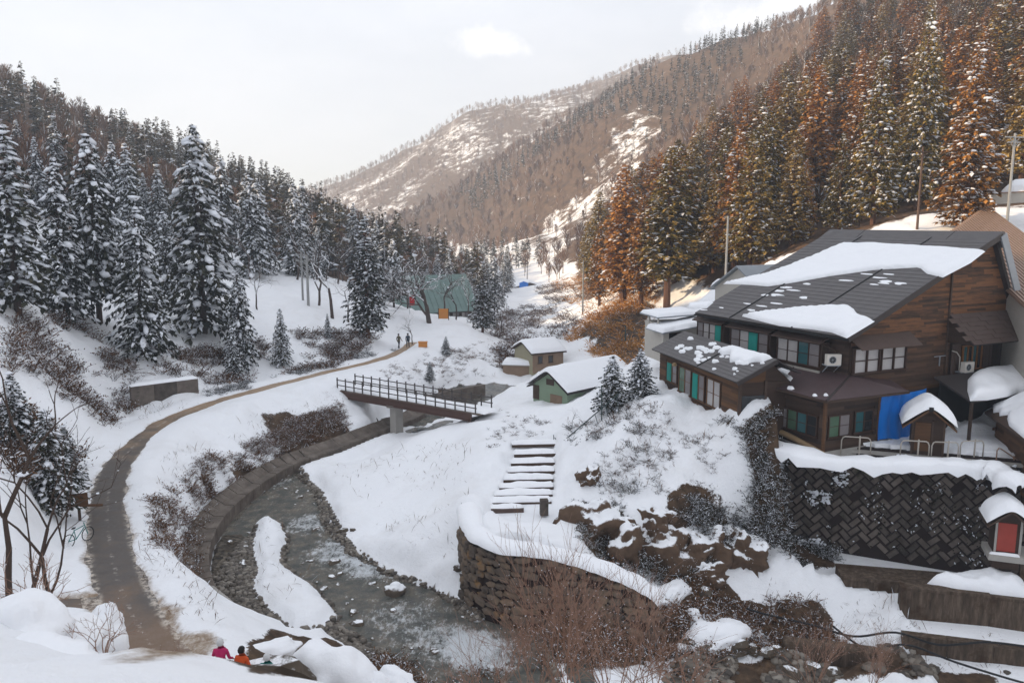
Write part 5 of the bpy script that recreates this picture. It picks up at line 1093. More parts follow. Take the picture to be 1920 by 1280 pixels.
# sloping revetment and abutments under the footbridge, far bank wall
for (pts, zt, lab) in (([PZ(770, 752, -2.2)[:2], PZ(850, 732, -2.2)[:2], PZ(908, 722, -2.2)[:2]], [-2.1, -2.1], 'brown concrete bank wall across the stream beyond the footbridge'),): wall_run('bank_wall', pts, zt, -4.6, .4, 'toe_concrete', lab, 2.5, False)
a_, b_ = hit(246, 760), hit(371, 735)
if a_ and b_:
    r = wall_run('slope_wall', [(a_.x, a_.y), (b_.x, b_.y)], [max(a_.z, b_.z) + 1.25], min(a_.z, b_.z) - .8, .5, 'block_stone', 'dark mossy retaining wall in the slope left of the path', 2.0, False)
    snow_pad('snow_cap', [(0, -.3), ((b_ - a_).length, -.3), ((b_ - a_).length, .4), (0, .4)], plane_m(Vector((a_.x, a_.y, max(a_.z, b_.z) + 1.24)) - Vector(r.location), (b_.x - a_.x, b_.y - a_.y, 0), (-(b_.y - a_.y), b_.x - a_.x, 0)), .22, .3, .2, r)
# ---------------------------------------------------------------- footbridge
B0, B1 = Vector(PZ(636, 738, -.55)), Vector(PZ(884, 782, -.75)); bd = B1 - B0; BLn = bd.length; brz = math.atan2(bd.y, bd.x)
br = empty('footbridge', B0, brz, 'brown steel footbridge with black post railings over the stream', 'bridge'); brp = math.asin(bd.z / BLn)
plain('girder', (.085, .045, .034), .6, .3, 1.5); plain('rail_dark', (.060, .050, .045), .6, .3, 5)
for y_ in (0, 2.3):
    mb = MB(); mb.bar((0, y_, 0), (BLn, y_, bd.z), .14, .62); mb.bar((0, y_ - .02, .3), (BLn, y_ - .02, bd.z + .3), .3, .05); mb.bar((0, y_ - .02, -.3), (BLn, y_ - .02, bd.z - .3), .3, .05); mb.build('girder', MAT['girder'], br)
mb = MB(); mb.bar((-.8, 1.15, .30), (BLn + .8, 1.15, bd.z + .30), 2.4, .12); mb.build('deck', MAT['toe_concrete'], br)
snow_pad('deck_snow', [(-1, -1.0), (BLn + 1.2, -1.0), (BLn + 1.2, 1.0), (-1, 1.0)], plane_m((0, 1.15, .36), (BLn, 0, bd.z), (0, 1, 0)), .16, .2, .22, br, .4, 15)
pm = MB(); pm.b2(-.042, .042, -.042, .042, 0, 1.1); pm.b2(-.055, .055, -.055, .055, 1.1, 1.13); pme = pm.mesh('post', MAT['rail_dark']); n_p = 16
for y_ in (.0, 2.3):
    for k in range(n_p): x_ = -.2 + (BLn + .6) * k / (n_p - 1); inst('post', pme, br, Matrix.Translation((x_, y_, .33 + bd.z * x_ / BLn)))
    for z_ in (.45, .92):
        mb = MB(); mb.bar((-.3, y_ + .02, .33 + z_), (BLn + .5, y_ + .02, .33 + z_ + bd.z), .05, .08); rl = mb.build('rail', MAT['rail_dark'], br)
        if z_ > .8: snow_pad('rail_snow', [(-.2, -.04), (BLn + .4, -.04), (BLn + .4, .04), (-.2, .04)], plane_m((0, y_ + .02, .33 + z_ + .04), (BLn, 0, bd.z), (0, 1, 0)), .05, .05, .09, rl)
pr_ = Vector(PZ(785, 800, -3.6)); mb = MB(); loc = Matrix.Rotation(-brz, 3, 'Z') @ (pr_ - B0); mb.b2(loc.x - .32, loc.x + .32, .25, 1.25, -4.2, -.32); mb.b2(loc.x - .4, loc.x + .4, -.1, 2.4, -.55, -.325); mb.build('pier', MAT['concrete_pale'], br)
mb = MB(); mb.b2(-1.5, .9, -.3, 2.7, -4.5, -.34); mb.build('abutment', MAT['toe_concrete'], br); mb = MB(); mb.prism([(.9, -4.4), (3.6, -4.4), (.9, -1.2)], -.3, 2.7, 'y'); mb.build('abutment_slope', MAT['toe_concrete'], br)
mb = MB(); mb.b2(BLn - .3, BLn + 1.5, -.2, 2.6, -4, -.34 + bd.z); mb.build('abutment', MAT['toe_concrete'], br)
# ---------------------------------------------------------------- sunken step garden
sg = empty('step_garden', (*PZ(1000, 915, -.9)[:2], -.9), 0, 'flight of snow covered timber edged steps sunk inside the curved terrace', 'steps'); so = Vector(sg.location)
rows = [(836, 960, 1044), (854, 964, 1042), (871, 958, 1040), (887, 952, 1040), (902, 944, 1038), (917, 936, 1038), (931, 926, 1036), (945, 918, 1034), (961, 911, 982)]
for k, (py, xa, xb) in enumerate(rows):
    z = -.45 - .128 * k; a_, b_ = Vector(PZ(xa, py, z)), Vector(PZ(xb, py - 2, z)); mb = MB(); mb.bar(a_ - so, b_ - so, .16, .2 if k != 8 else .42); st = mb.build('riser', MAT['timber'] if k != 8 else MAT['shingle_brown'], sg)
    dd = b_ - a_; snow_pad('tread_snow', [(0, -.05), (dd.length, -.05), (dd.length, .75), (dd.length * .5, .9), (0, .75)], plane_m(a_ - so + Vector((0, 0, .10)), (dd.x, dd.y, 0), (-dd.y, dd.x, 0)), .17, .2, .14, sg, .7, 20 + k, ns=.45)
mb = MB(); q = Vector(PZ(1020, 950, -1.0)) - so; mb.box(q, (.45, .4, .9), .1); mb.build('stone_post', MAT['block_stone'], sg)
plain('iron_green', (.045, .065, .062), .6, .3, 4)
fr = empty('iron_frame', Vector(PZ(1044, 890, -.6)), 0, 'thin iron frame of uprights and crossbars beside the sunken steps', 'frame'); fo_ = Vector(fr.location)
for (x0, y0, x1, y1, d) in ((1040, 880, 1038, 815, 55.0), (1050, 890, 1050, 812, 54.6), (1060, 890, 1060, 818, 54.6), (1048, 830, 1040, 820, 54.8)): mb = MB(); mb.bar(Vector(PY(x0, y0, d)) - fo_, Vector(PY(x1, y1, d)) - fo_, .05); mb.build('upright', MAT['iron_green'], fr)
for (x0, y0, x1, y1, d) in ((1032, 850, 1068, 851, 54.7), (1034, 838, 1064, 839, 54.7), (1040, 835, 1050, 813, 54.7)): mb = MB(); mb.bar(Vector(PY(x0, y0, d)) - fo_, Vector(PY(x1, y1, d)) - fo_, .045); mb.build('crossbar', MAT['iron_green'], fr)
hr_ = empty('stair_handrail', Vector(PY(1065, 820, 52.5)), 0, 'slanting iron handrail climbing the snow slope to the annex', 'handrail'); ho = Vector(hr_.location)
mb = MB(); mb.bar(Vector(PY(1062, 822, 52.5)) - ho, Vector(PY(1160, 738, 51.8)) - ho, .07); mb.build('rail', MAT['iron_green'], hr_)
for t_ in (.15, .35, .55, .75, .95):
    a_ = Vector(PY(1062, 822, 52.5)).lerp(Vector(PY(1160, 738, 51.8)), t_); g_ = H(a_.x, a_.y); mb = MB(); mb.bar(a_ - ho, Vector((a_.x + .3, a_.y, min(g_, a_.z) - .3)) - ho, .05); mb.build('post', MAT['iron_green'], hr_)
mb = MB(); mb.bar(Vector(PY(1128, 722, 52)) - ho, Vector(PY(1128, 790, 52)) - ho, .07); mb.build('upright', MAT['iron_green'], hr_)
# ---------------------------------------------------------------- poles
plain('pole_grey', (.30, .30, .29), .7, .15, 2); plain('pole_brown', (.12, .075, .055), .8, .2, 2)
def pole(px, ytop, ybot, d, r, m, label, arms=(), lean=0.0):
    a_, b_ = Vector(PY(px, ybot, d)), Vector(PY(px, ytop, d)); g_ = H(a_.x, a_.y); z0 = min(a_.z, g_) - .3; p = empty('utility_pole', (a_.x, a_.y, z0), 0, label, 'utility pole'); h_ = b_.z - z0
    mb = MB(); mb.tube([(0, 0, 0), (lean, 0, h_)], [r, r * .7], 8); mb.build('shaft', MAT[m], p)
    for (dz, w_, an) in arms: mb = MB(); c_ = Vector((lean, 0, h_ - dz)); v_ = Vector((math.cos(an), math.sin(an), 0)) * w_; mb.bar(c_ - v_, c_ + v_, .09); mb.bar(c_ - v_ * .6, c_ - Vector((0, 0, .5)), .05); mb.bar(c_ + v_ * .6, c_ - Vector((0, 0, .5)), .05); mb.build('crossarm', MAT[m], p)
    return p, h_
pole(1893, 250, 365, 66, .13, 'pole_grey', 'plain grey pole standing above the corrugated roof', ((.3, .9, .2), (.7, .6, .2)))
pole(1725, 276, 355, 72, .12, 'pole_brown', 'brown utility pole with angled crossarm beside the tall snowy cedar', ((.4, 1.0, .35),))
pole(1361, 405, 510, 82, .14, 'pole_grey', 'tall pale pole before the brown cedars behind the annex', ())
pole(1093, 488, 556, 125, .14, 'pole_grey', 'slim grey pole at the foot of the sunlit cedars', ())
pole(569, 470, 588, 104, .16, 'pole_grey', 'thinner of the twin grey poles on the left bank', ((.5, .9, 0), (1.3, .8, 0)))
pole(579, 478, 592, 102, .20, 'pole_grey', 'thicker of the twin grey poles on the left bank', ())
pole(1172, 610, 665, 88, .10, 'iron_green', 'thin green post on the sunlit red cutting', ())
# ---------------------------------------------------------------- plants
def leaf_mat(name, stops, snow_share=.2, scale=.35, trans=0.0):
    t = NT(name); g = t.new('ShaderNodeNewGeometry'); r = g.outputs['Random Per Island']; p = t.pos(); oi = t.new('ShaderNodeObjectInfo')
    f = t.math('ADD', t.math('ADD', t.math('MULTIPLY', r, .45), t.math('MULTIPLY', t.noise(p, scale, 4, .7), .6)), t.math('MULTIPLY', t.math('SUBTRACT', oi.outputs['Random'], .5), .35))
    c = t.ramp(f, stops); r2 = t.math('FRACT', t.math('MULTIPLY', r, 37.0)); t.col(t.mix(t.step(r2, 1 - snow_share, 1 - snow_share + .02), c, (.70, .72, .76))); t.rough(.85); t.spec(.15); return t.m
leaf_mat('fir_needles', [(.25, (.012, .014, .010)), (.5, (.028, .031, .020)), (.8, (.060, .056, .034))], .16)
leaf_mat('cedar_rust', [(.2, (.075, .040, .014)), (.40, (.21, .105, .028)), (.60, (.43, .19, .042)), (.85, (.57, .28, .088))], .09, .22)
leaf_mat('cedar_olive', [(.2, (.055, .046, .012)), (.42, (.16, .120, .030)), (.62, (.29, .19, .048)), (.85, (.48, .31, .085))], .11, .22)
leaf_mat('dead_leaf', [(.25, (.030, .016, .009)), (.5, (.085, .045, .024)), (.8, (.17, .085, .04))], .2, .8)
leaf_mat('ivy', [(.25, (.010, .011, .006)), (.5, (.030, .027, .014)), (.8, (.065, .045, .025))], .30, .8)
leaf_mat('far_twig', [(.25, (.070, .036, .022)), (.5, (.150, .082, .050)), (.8, (.25, .15, .095))], .06, .02)
leaf_mat('far_conifer', [(.25, (.016, .018, .012)), (.5, (.040, .038, .022)), (.8, (.085, .062, .030))], .16, .02)
plain('bark', (.060, .040, .030), .9, .4, 3, .4, stretch=(2, 2, .5)); plain('bark_red', (.13, .065, .040), .9, .35, 3, .3, stretch=(2, 2, .5))
plain('twig', (.25, .145, .10), .85, .3, 5); plain('clump', (.79, .81, .85), .8, .04, 2, spec=.2)
snowy('bark_snow', (.075, .055, .045), .35, 2, .30, .62, .25); snowy('rock_snow', (.11, .085, .065), .45, 1.4, .45, .75, .35); snowy('rock_wet', (.085, .066, .048), .5, 1.6, .88, 1.02, .25); snowy('rock_bare', (.10, .072, .050), .5, 1.2, 1.5, 1.6, .1)
def conifer(seed, Ht, Rd, z0, whorls, per, droop, spray, snow_p, rise=.12, quads=3, pw=.8, snow_sz=1.0, slim=.38, top_taper=1.0, blobf=1.0):
    rg = random.Random(seed); tr, cr_, sn = MB(), MB(), MB()
    tr.tube([(0, 0, -.6), (rg.uniform(-.1, .1), rg.uniform(-.1, .1), Ht * .5), (0, 0, Ht * .98)], [Ht * .017, Ht * .011, .02], 7)
    for i in range(whorls):
        f0 = i / (whorls - 1); h = z0 + (Ht - z0) * (f0 ** .95); L0 = Rd * ((1 - f0) ** pw) + .18
        if f0 < .12: L0 *= .75 + 2 * f0
        n = per if f0 < .8 else max(3, per - 2); a0 = rg.uniform(0, 6.28)
        for b in range(n):
            az = a0 + b * 6.283 / n + rg.uniform(-.35, .35); L = L0 * rg.uniform(.62, 1.15); dx, dy = math.cos(az), math.sin(az); hh = h + rg.uniform(-.3, .3) * (Ht - z0) / whorls
            def at_(t): r = L * t; return Vector((dx * r, dy * r, hh + rise * r - droop * r * r / max(L, .4)))
            if L > .7: tr.tube([at_(0), at_(.5), at_(.95)], [.035 * Ht / 14, .02, .008], 3, caps=False)
            ns = max(2, int(L / spray * 1.35))
            for k in range(ns):
                t = (k + rg.uniform(.2, 1)) / ns; t = .16 + .84 * t; c = at_(t); tang = (at_(min(t + .1, 1.1)) - at_(t - .1)).normalized()
                for q in range(quads):
                    side = Vector((-dy, dx, 0)) * rg.uniform(-.9, .9); d = (tang * rg.uniform(.3, 1) + side + Vector((0, 0, rg.uniform(-.75, .25)))).normalized(); s_ = spray * rg.uniform(.55, 1.15) * (1 - .5 * f0 ** 3)
                    w = d.cross(Vector((rg.uniform(-.5, .5), rg.uniform(-.5, .5), 1))).normalized() * s_ * slim * rg.uniform(.7, 1.2); o = c + Vector((rg.uniform(-.1, .1), rg.uniform(-.1, .1), rg.uniform(-.12, .08))) * spray * 2
                    cr_.add([o - d * s_ * .15, o + d * s_ * .4 + w, o + d * s_ + Vector((0, 0, -.12 * s_)), o + d * s_ * .45 - w], ((0, 1, 2, 3),))
                if rg.random() < snow_p:
                    z_ = spray * (.13 + .42 * rg.random() ** 2.4) * snow_sz; n0 = len(sn.v); sn.blob((0, 0, 0), (z_ * rg.uniform(1.1, 2.4), z_ * rg.uniform(.7, 1.3), z_ * rg.uniform(.45, .8) * blobf), rg, .38); mq = tang.to_track_quat('X', 'Z').to_matrix(); o = c + Vector((0, 0, spray * .12))
                    for vi in range(n0, len(sn.v)): sn.v[vi] = tuple(mq @ Vector(sn.v[vi]) + o)
    for k in range(26):
        a = rg.uniform(0, 6.28); h = Ht * rg.uniform(.93, 1.0); d = Vector((math.cos(a) * .5, math.sin(a) * .5, rg.uniform(.3, 1.2))).normalized(); s_ = spray * rg.uniform(.3, .6); w = d.orthogonal().normalized() * s_ * .22; o = Vector((0, 0, h)); cr_.add([o, o + d * s_ * .5 + w, o + d * s_, o + d * s_ * .5 - w], ((0, 1, 2, 3),))
    return tr, cr_, sn
def tree_meshes(tag_, parts, mats):
    return [(nm, mb.mesh(nm, MAT[m], nm == 'snow')) for nm, mb, m in zip(('trunk', 'crown', 'snow'), parts, mats) if mb.v]
FIR = [tree_meshes('f', conifer(100 + k, 14, 2.7 + .35 * (k % 3), [1.2, .6, 2.2, 1.0, .5][k], 34, 7, .42 + .06 * (k % 2), .50, .46, quads=5, snow_sz=1.15, slim=.26), ('bark', 'fir_needles', 'clump')) for k in range(5)]
CEDR = [tree_meshes('c', conifer(200 + k, 16, 2.25 + .3 * (k % 3), [2.0, 5.0, 1.2, 3.0, 6.0][k], 42, 7, .12, .46, .14, rise=.22, quads=5, pw=.62, snow_sz=.75, slim=.34), ('bark_red', ['cedar_rust', 'cedar_rust', 'cedar_olive', 'cedar_olive', 'cedar_rust'][k], 'clump')) for k in range(5)]
CEDS = [tree_meshes('s', conifer(260 + k, 16, 2.6, 1.0, 44, 8, .25, .44, .34, rise=.25, quads=5, pw=.75, snow_sz=.85, slim=.30), ('bark_red', 'cedar_olive' if k else 'cedar_rust', 'clump')) for k in range(2)]
CEDD = [tree_meshes('d', conifer(280 + k, 16, 2.6, 1.5, 40, 8, .30, .46, .36, rise=.2, quads=5, pw=.75, snow_sz=.95, slim=.3), ('bark_red', 'fir_needles', 'clump')) for k in range(2)]
def bare(seed, Ht, spread, depth=5, r0=.16, fork=3, up=.25, snow=True, mat='bark_snow', n0=1, stems=1, minr=.008):
    rg = random.Random(seed); mb = MB(); sn = MB()
    def grow(p, d, L, r, lev):
        n = 3; pts = [p]; q = p; dd = d.copy()
        for k in range(n):
            dd = (dd + Vector((rg.uniform(-1, 1), rg.uniform(-1, 1), rg.uniform(-.6, 1) * (up + .3))) * .20).normalized(); q = q + dd * L / n; pts.append(q)
        mb.tube(pts, [r, r * .88, r * .76, r * .62], 6 if lev == 0 else (4 if lev < 3 else 3), caps=False)
        if snow and lev >= 1 and rg.random() < .22: sn.blob(pts[2] + Vector((0, 0, r)), (max(r * 2.2, r0 * .16), max(r * 2.2, r0 * .16), max(r * 1.1, r0 * .1)), rg, .3)
        if lev < depth:
            m = fork + (1 if rg.random() < .4 else 0)
            for k in range(m):
                a = rg.uniform(0, 6.28); o = dd.orthogonal().normalized(); s = (Matrix.Rotation(a, 3, dd) @ o); th = rg.uniform(.45, 1.0) * spread; nd = (dd * math.cos(th) + s * math.sin(th) + Vector((0, 0, up * .4))).normalized()
                b = pts[3] if k < 2 else pts[rg.choice((1, 2))]
                grow(b, nd, L * rg.uniform(.60, .85), max(r * rg.uniform(.5, .66), minr), lev + 1)
    for s in range(stems):
        a = rg.uniform(0, 6.28); d0 = Vector((math.cos(a) * .22 * (stems > 1), math.sin(a) * .22 * (stems > 1), 1)).normalized(); grow(Vector((rg.uniform(-.2, .2) * (stems > 1), rg.uniform(-.2, .2) * (stems > 1), -.4)), d0, Ht * (.34 if stems == 1 else .3) * rg.uniform(.85, 1.1), r0, 0)
    return mb, sn
def bare_meshes(mb, sn, mat='bark_snow'):
    out = [('branches', mb.mesh('branches', MAT[mat], False))]
    if sn.v: out.append(('snow', sn.mesh('snow', MAT['clump'])))
    return out
BARE = [bare_meshes(*bare(300 + k, 10, [1.0, 1.2, .75][k], 5, .17, 2, .3)) for k in range(3)]
BIG = bare_meshes(*bare(340, 9.5, 1.25, 5, .26, 3, .2))
FINE = [bare_meshes(*bare(380 + k, 5.6, .62, 3, .017, 3, .25, stems=7, mat='twig', minr=.0045), mat='twig') for k in range(3)]
SHRUB = [bare_meshes(*bare(360 + k, 2.4, .9, 3, .022, 2, .2, stems=7, mat='twig', minr=.006), mat='twig') for k in range(4)]
def place(name, parts, loc, rz, sc, label, cat, group=None, lean=0.0):
    r = empty(name, loc, rz, label, cat, group); r.scale = (sc, sc, sc) if not hasattr(sc, '__len__') else sc; r.rotation_euler = (lean, 0, rz)
    for nm, me in parts: inst(nm, me, r, None, 'stuff' if nm == 'snow' else None)
    return r
def by_top(px, ytop, ybase, d, H0):
    """ground position and scale so that a tree of height H0 spans the two picture heights"""
    b = at(px, d); top = PY(px, ytop, d); return b, max(.15, (top[2] - b.z) / H0)
prng = random.Random(21)
# prominent snowy firs on the left slope
for (px, yt, d, k, w, lab) in ((40, 238, 60, 0, 1.25, 'broad snow laden fir at the left picture edge'), (128, 300, 68, 3, 1.0, 'slim snowy fir second from the left picture edge'), (190, 256, 74, 2, 1.0, 'tall snowy fir with bare lower stem above the brush slope'), (268, 372, 70, 1, 1.05, 'dense snow clotted fir just left of the tallest fir'), (384, 238, 82, 4, 1.05, 'tallest snow laden fir in the middle of the left slope'), (450, 492, 78, 1, .9, 'small snowy fir right of the tallest fir'), (527, 580, 81, 3, 1.1, 'short round snowy fir above the path bend'), (436, 610, 75, 4, 1.0, 'low drooping snowy fir close above the path'), (320, 400, 88, 2, 1.0, 'snowy fir standing behind the tallest fir'), (615, 588, 90, 3, 1.0, 'small snowy fir on the bank under the twin poles'), (10, 330, 70, 3, 1.1, 'dark fir behind the edge fir'), (480, 330, 112, 0, 1.0, 'pointed snowy fir rising behind the bare trees'), (430, 300, 118, 2, 1.0, 'snowy fir on the rise behind the tallest fir'), (560, 345, 122, 4, 1.0, 'dark fir just above the twin poles')):
    b, s = by_top(px, yt, 0, d, 14); place('fir_tree', FIR[k], b, prng.uniform(0, 6), (s * w, s * w, s), lab, 'fir tree', 'snowy firs on the left slope')
b, s = by_top(690, 408, 0, 93, 16); place('cedar_tree', CEDD[0], b, 1.0, (s * 1.2, s * 1.2, s), 'tall reddish trunked cedar with snow beside the path end', 'cedar tree')
b, s = by_top(905, 497, 0, 112, 16); place('pine_tree', CEDD[1], b, 2.0, (s * 1.35, s * 1.35, s), 'round topped snowy pine standing alone right of the green hall', 'pine tree')
b, s = by_top(740, 450, 0, 116, 14); place('fir_tree', FIR[2], b, 2.0, s, 'dark fir between the cedar and the green hall', 'fir tree', 'snowy firs on the left slope')
# bare trees
for (px, d, k, s, lab) in ((765, 119, 1, .8, 'fine twigged bare tree before the left end of the green hall'), (855, 118, 0, .8, 'bare tree before the right end of the green hall'), (880, 124, 2, .75, 'slim bare tree at the right corner of the green hall'), (720, 112, 0, .8, 'bare tree between the tall cedar and the green hall'), (940, 120, 1, .6, 'low bare tree right of the round pine'), (655, 101, 1, .75, 'bare tree between the forked tree and the tall cedar')):
    place('bare_tree', BARE[k], at(px, d), px, s, lab, 'bare tree', 'bare trees in the valley')
b, s = by_top(806, 432, 0, 108, 10.5); place('bare_tree', BIG, b, .4, (s * 1.15, s * 1.15, s), 'big spreading bare tree with snow lined limbs before the green hall', 'bare tree')
for (px, yt, d, k, lab) in ((625, 392, 100, 0, 'tall bare tree with pale forked trunk near the twin poles'), (600, 420, 104, 2, 'bare tree with reddish stem beside the twin poles'), (485, 478, 92, 1, 'bare tree with wide fine crown left of the twin poles'), (182, 470, 73, 2, 'thin bare tree clump between the left firs'), (835, 470, 118, 1, 'bare tree behind the big spreading tree'), (770, 470, 122, 0, 'bare tree left behind the green hall'), (405, 690, 70, 2, 'leafless sapling on the bank below the path'), (772, 582, 97, 1, 'small gnarled bare tree on the snowy knoll'), (1075, 770, 55, 1, 'gnarled bare tree at the head of the sunken steps')):
    b, s = by_top(px, yt, 0, d, 10); place('bare_tree', BARE[k], b, prng.uniform(0, 6), s, lab, 'bare tree', 'bare trees in the valley')
# two pines by the annex
for (px, yt, d, lab) in ((1150, 668, 53.5, 'snow capped garden pine left of the annex'), (1203, 655, 53.0, 'darker garden pine touching the annex corner')):
    b, s = by_top(px, yt, 0, d, 14); place('garden_pine', FIR[4], b, prng.uniform(0, 6), (s * 1.9, s * 1.9, s), lab, 'pine tree', 'garden pines by the annex')
for (px, yt, d, lab) in ((805, 682, 84, 'small snowy conifer on the knoll above the footbridge'), (985, 640, 100, 'low snowy conifer beside the concrete box'), (836, 655, 93, 'tiny brown conifer on the knoll slope')):
    b, s = by_top(px, yt, 0, d, 14); place('young_fir', FIR[1], b, prng.uniform(0, 6), (s * 1.6, s * 1.6, s), lab, 'fir tree', 'young firs on the knoll')
# right slope: prominent cedars, then the ranks behind
for (px, yt, d, k, S, w, lab) in ((1622, 95, 80, 1, CEDS, 1.0, 'tall olive cedar with frosted tip directly behind the inn ridge'), (1790, 82, 70, 0, CEDS, 1.15, 'broad snow edged cedar behind the inn roof peak'), (1560, 250, 84, 2, CEDR, 1.1, 'olive cedar left of the tall frosted cedar'), (1700, 22, 92, 1, CEDS, .8, 'narrow snowy cedar high between the two tallest cedars'), (1495, 300, 92, 0, CEDR, 1.05, 'rust brown cedar over the snowy inn roof'), (1885, 95, 84, 3, CEDR, 1.1, 'dark cedar beside the grey pole at the right edge'), (1250, 345, 118, 0, CEDR, 1.1, 'rust cedar at the left end of the sunlit grove'), (1310, 330, 104, 3, CEDR, 1.1, 'rust cedar above the white outbuilding'), (1405, 268, 108, 4, CEDR, 1.1, 'rust cedar with bare lower trunk above the grey roof'), (1180, 395, 135, 2, CEDR, 1.0, 'olive cedar over the sunlit red cutting')):
    b, s = by_top(px, yt, 0, d, 16); place('cedar_tree', S[k], b, prng.uniform(0, 6), (s * w, s * w, s), lab, 'cedar tree', 'cedars on the sunlit right slope')
pts = []
def far_enough(p, r): return all((p[0] - q[0]) ** 2 + (p[1] - q[1]) ** 2 > r * r for q in pts)
cand = 0
while len(pts) < 262 and cand < 30000:
    cand += 1; px = prng.uniform(1035, 1960); d = 84 + 190 * prng.random() ** 1.3
    lim = np.interp(px, [1035, 1100, 1250, 1400, 1500, 1640, 1960], [140, 112, 92, 84, 88, 95, 92])
    if d < lim: continue
    hi_ = np.interp(px, [1035, 1120, 1350, 1500, 1660, 1960], [200, 225, 250, 268, 285, 290])
    if d > hi_: continue
    p = at(px, d)
    if p.z < 1.5 or not far_enough(p, 3.1 + d * .016): continue
    pts.append(p); k = prng.randrange(5) if d > 150 else prng.choice((0, 0, 2, 0, 3)); s = prng.uniform(.6, 1.2); fw = prng.uniform(1.1, 1.5)
    place('cedar_tree', CEDR[k], p, prng.uniform(0, 6), (s * fw, s * fw, s), ('olive' if k in (2, 3) else 'rust') + ' brown cedar ' + (bnd := ('low on the right slope behind the annex' if px < 1420 and d < 130 else 'low on the right slope behind the inn' if d < 130 else 'at the left rim of the right slope grove' if px < 1300 else 'high on the right slope near its crest' if d > 190 else 'halfway up the right slope')), 'cedar tree', ('olive' if k in (2, 3) else 'rust') + ' cedars ' + bnd)
pts = []; cand = 0
while len(pts) < 70 and cand < 5000:
    cand += 1; px = prng.uniform(-60, 760); d = 96 + 70 * prng.random()
    if d < np.interp(px, [0, 300, 500, 760], [86, 100, 112, 128]): continue
    p = at(px, d)
    if not far_enough(p, 4.6): continue
    pts.append(p); s = prng.uniform(.45, 1.08); kind = prng.random()
    if kind < .58: place('fir_tree', FIR[prng.randrange(5)], p, prng.uniform(0, 6), s, 'snow dusted fir in the shaded wood ' + (bnd := 'behind the leftmost big firs' if px < 250 else 'behind the tallest left fir' if px < 480 else 'behind the twin poles'), 'fir tree', 'firs ' + bnd)
    else: place('bare_tree', BARE[prng.randrange(3)], p, prng.uniform(0, 6), s * 1.1, 'leafless tree in the shaded wood above the left slope', 'bare tree', 'leafless trees in the shaded left wood')
pts = []; cand = 0
while len(pts) < 46 and cand < 5000:
    cand += 1; px = prng.uniform(590, 960); d = 118 + 110 * prng.random()
    if px > 720 and px < 905 and d < 142: continue
    p = at(px, d)
    if not far_enough(p, 4.2): continue
    pts.append(p); s = prng.uniform(.55, .85)
    if prng.random() < .5: place('fir_tree', FIR[prng.randrange(5)], p, prng.uniform(0, 6), s * .9, 'small snowy fir in the thicket around the green hall', 'fir tree', 'firs around the green hall')
    else: place('bare_tree', BARE[prng.randrange(3)], p, prng.uniform(0, 6), s, 'leafless tree in the thicket around the green hall', 'bare tree', 'leafless trees around the green hall')
# ---- far woods: one mass each
def lod_conifer(seed, Ht=11, Rd=1.9, n=64):
    rg = random.Random(seed); mb = MB(); mb.tube([(0, 0, -1), (0, 0, Ht)], [.18, .03], 3, caps=False)
    for k in range(n):
        f = rg.random() ** .8; h = 1 + (Ht - 1.2) * f; L = Rd * (1 - f) ** .8 * rg.uniform(.6, 1.15) + .3; a = rg.uniform(0, 6.28); d = Vector((math.cos(a), math.sin(a), -.35)); w = Vector((-d.y, d.x, 0)) * L * .42; o = Vector((0, 0, h + .4))
        mb.add([o + d * L * .15, o + d * L * .7 + w, o + d * L * 1.1, o + d * L * .7 - w + Vector((0, 0, -.3))], ((0, 1, 2, 3),))
    return mb
def lod_bare(seed, Ht=10, n=44):
    rg = random.Random(seed); mb = MB(); mb.tube([(0, 0, -1), (rg.uniform(-.3, .3), 0, Ht * .8)], [.17, .05], 3, caps=False)
    for k in range(n):
        f = rg.uniform(.25, .95); a = rg.uniform(0, 6.28); o = Vector((0, 0, Ht * .75 * f)); L = Ht * .42 * (1.15 - f) * rg.uniform(.7, 1.2) + .8; d = Vector((math.cos(a) * .55, math.sin(a) * .55, rg.uniform(.7, 1.3))).normalized(); w = d.orthogonal().normalized() * rg.uniform(.045, .09); e = o + d * L; m = o + d * L * .5 + Vector((rg.uniform(-.3, .3), rg.uniform(-.3, .3), 0))
        mb.add([o, m + w * 1.6, e, m - w * 1.6], ((0, 1, 2, 3),))
        if k % 2: e2 = m + Vector((rg.uniform(-1, 1), rg.uniform(-1, 1), rg.uniform(.4, 1.2))) * L * .45; mb.add([m, m.lerp(e2, .5) + w, e2], ((0, 1, 2),))
    return mb
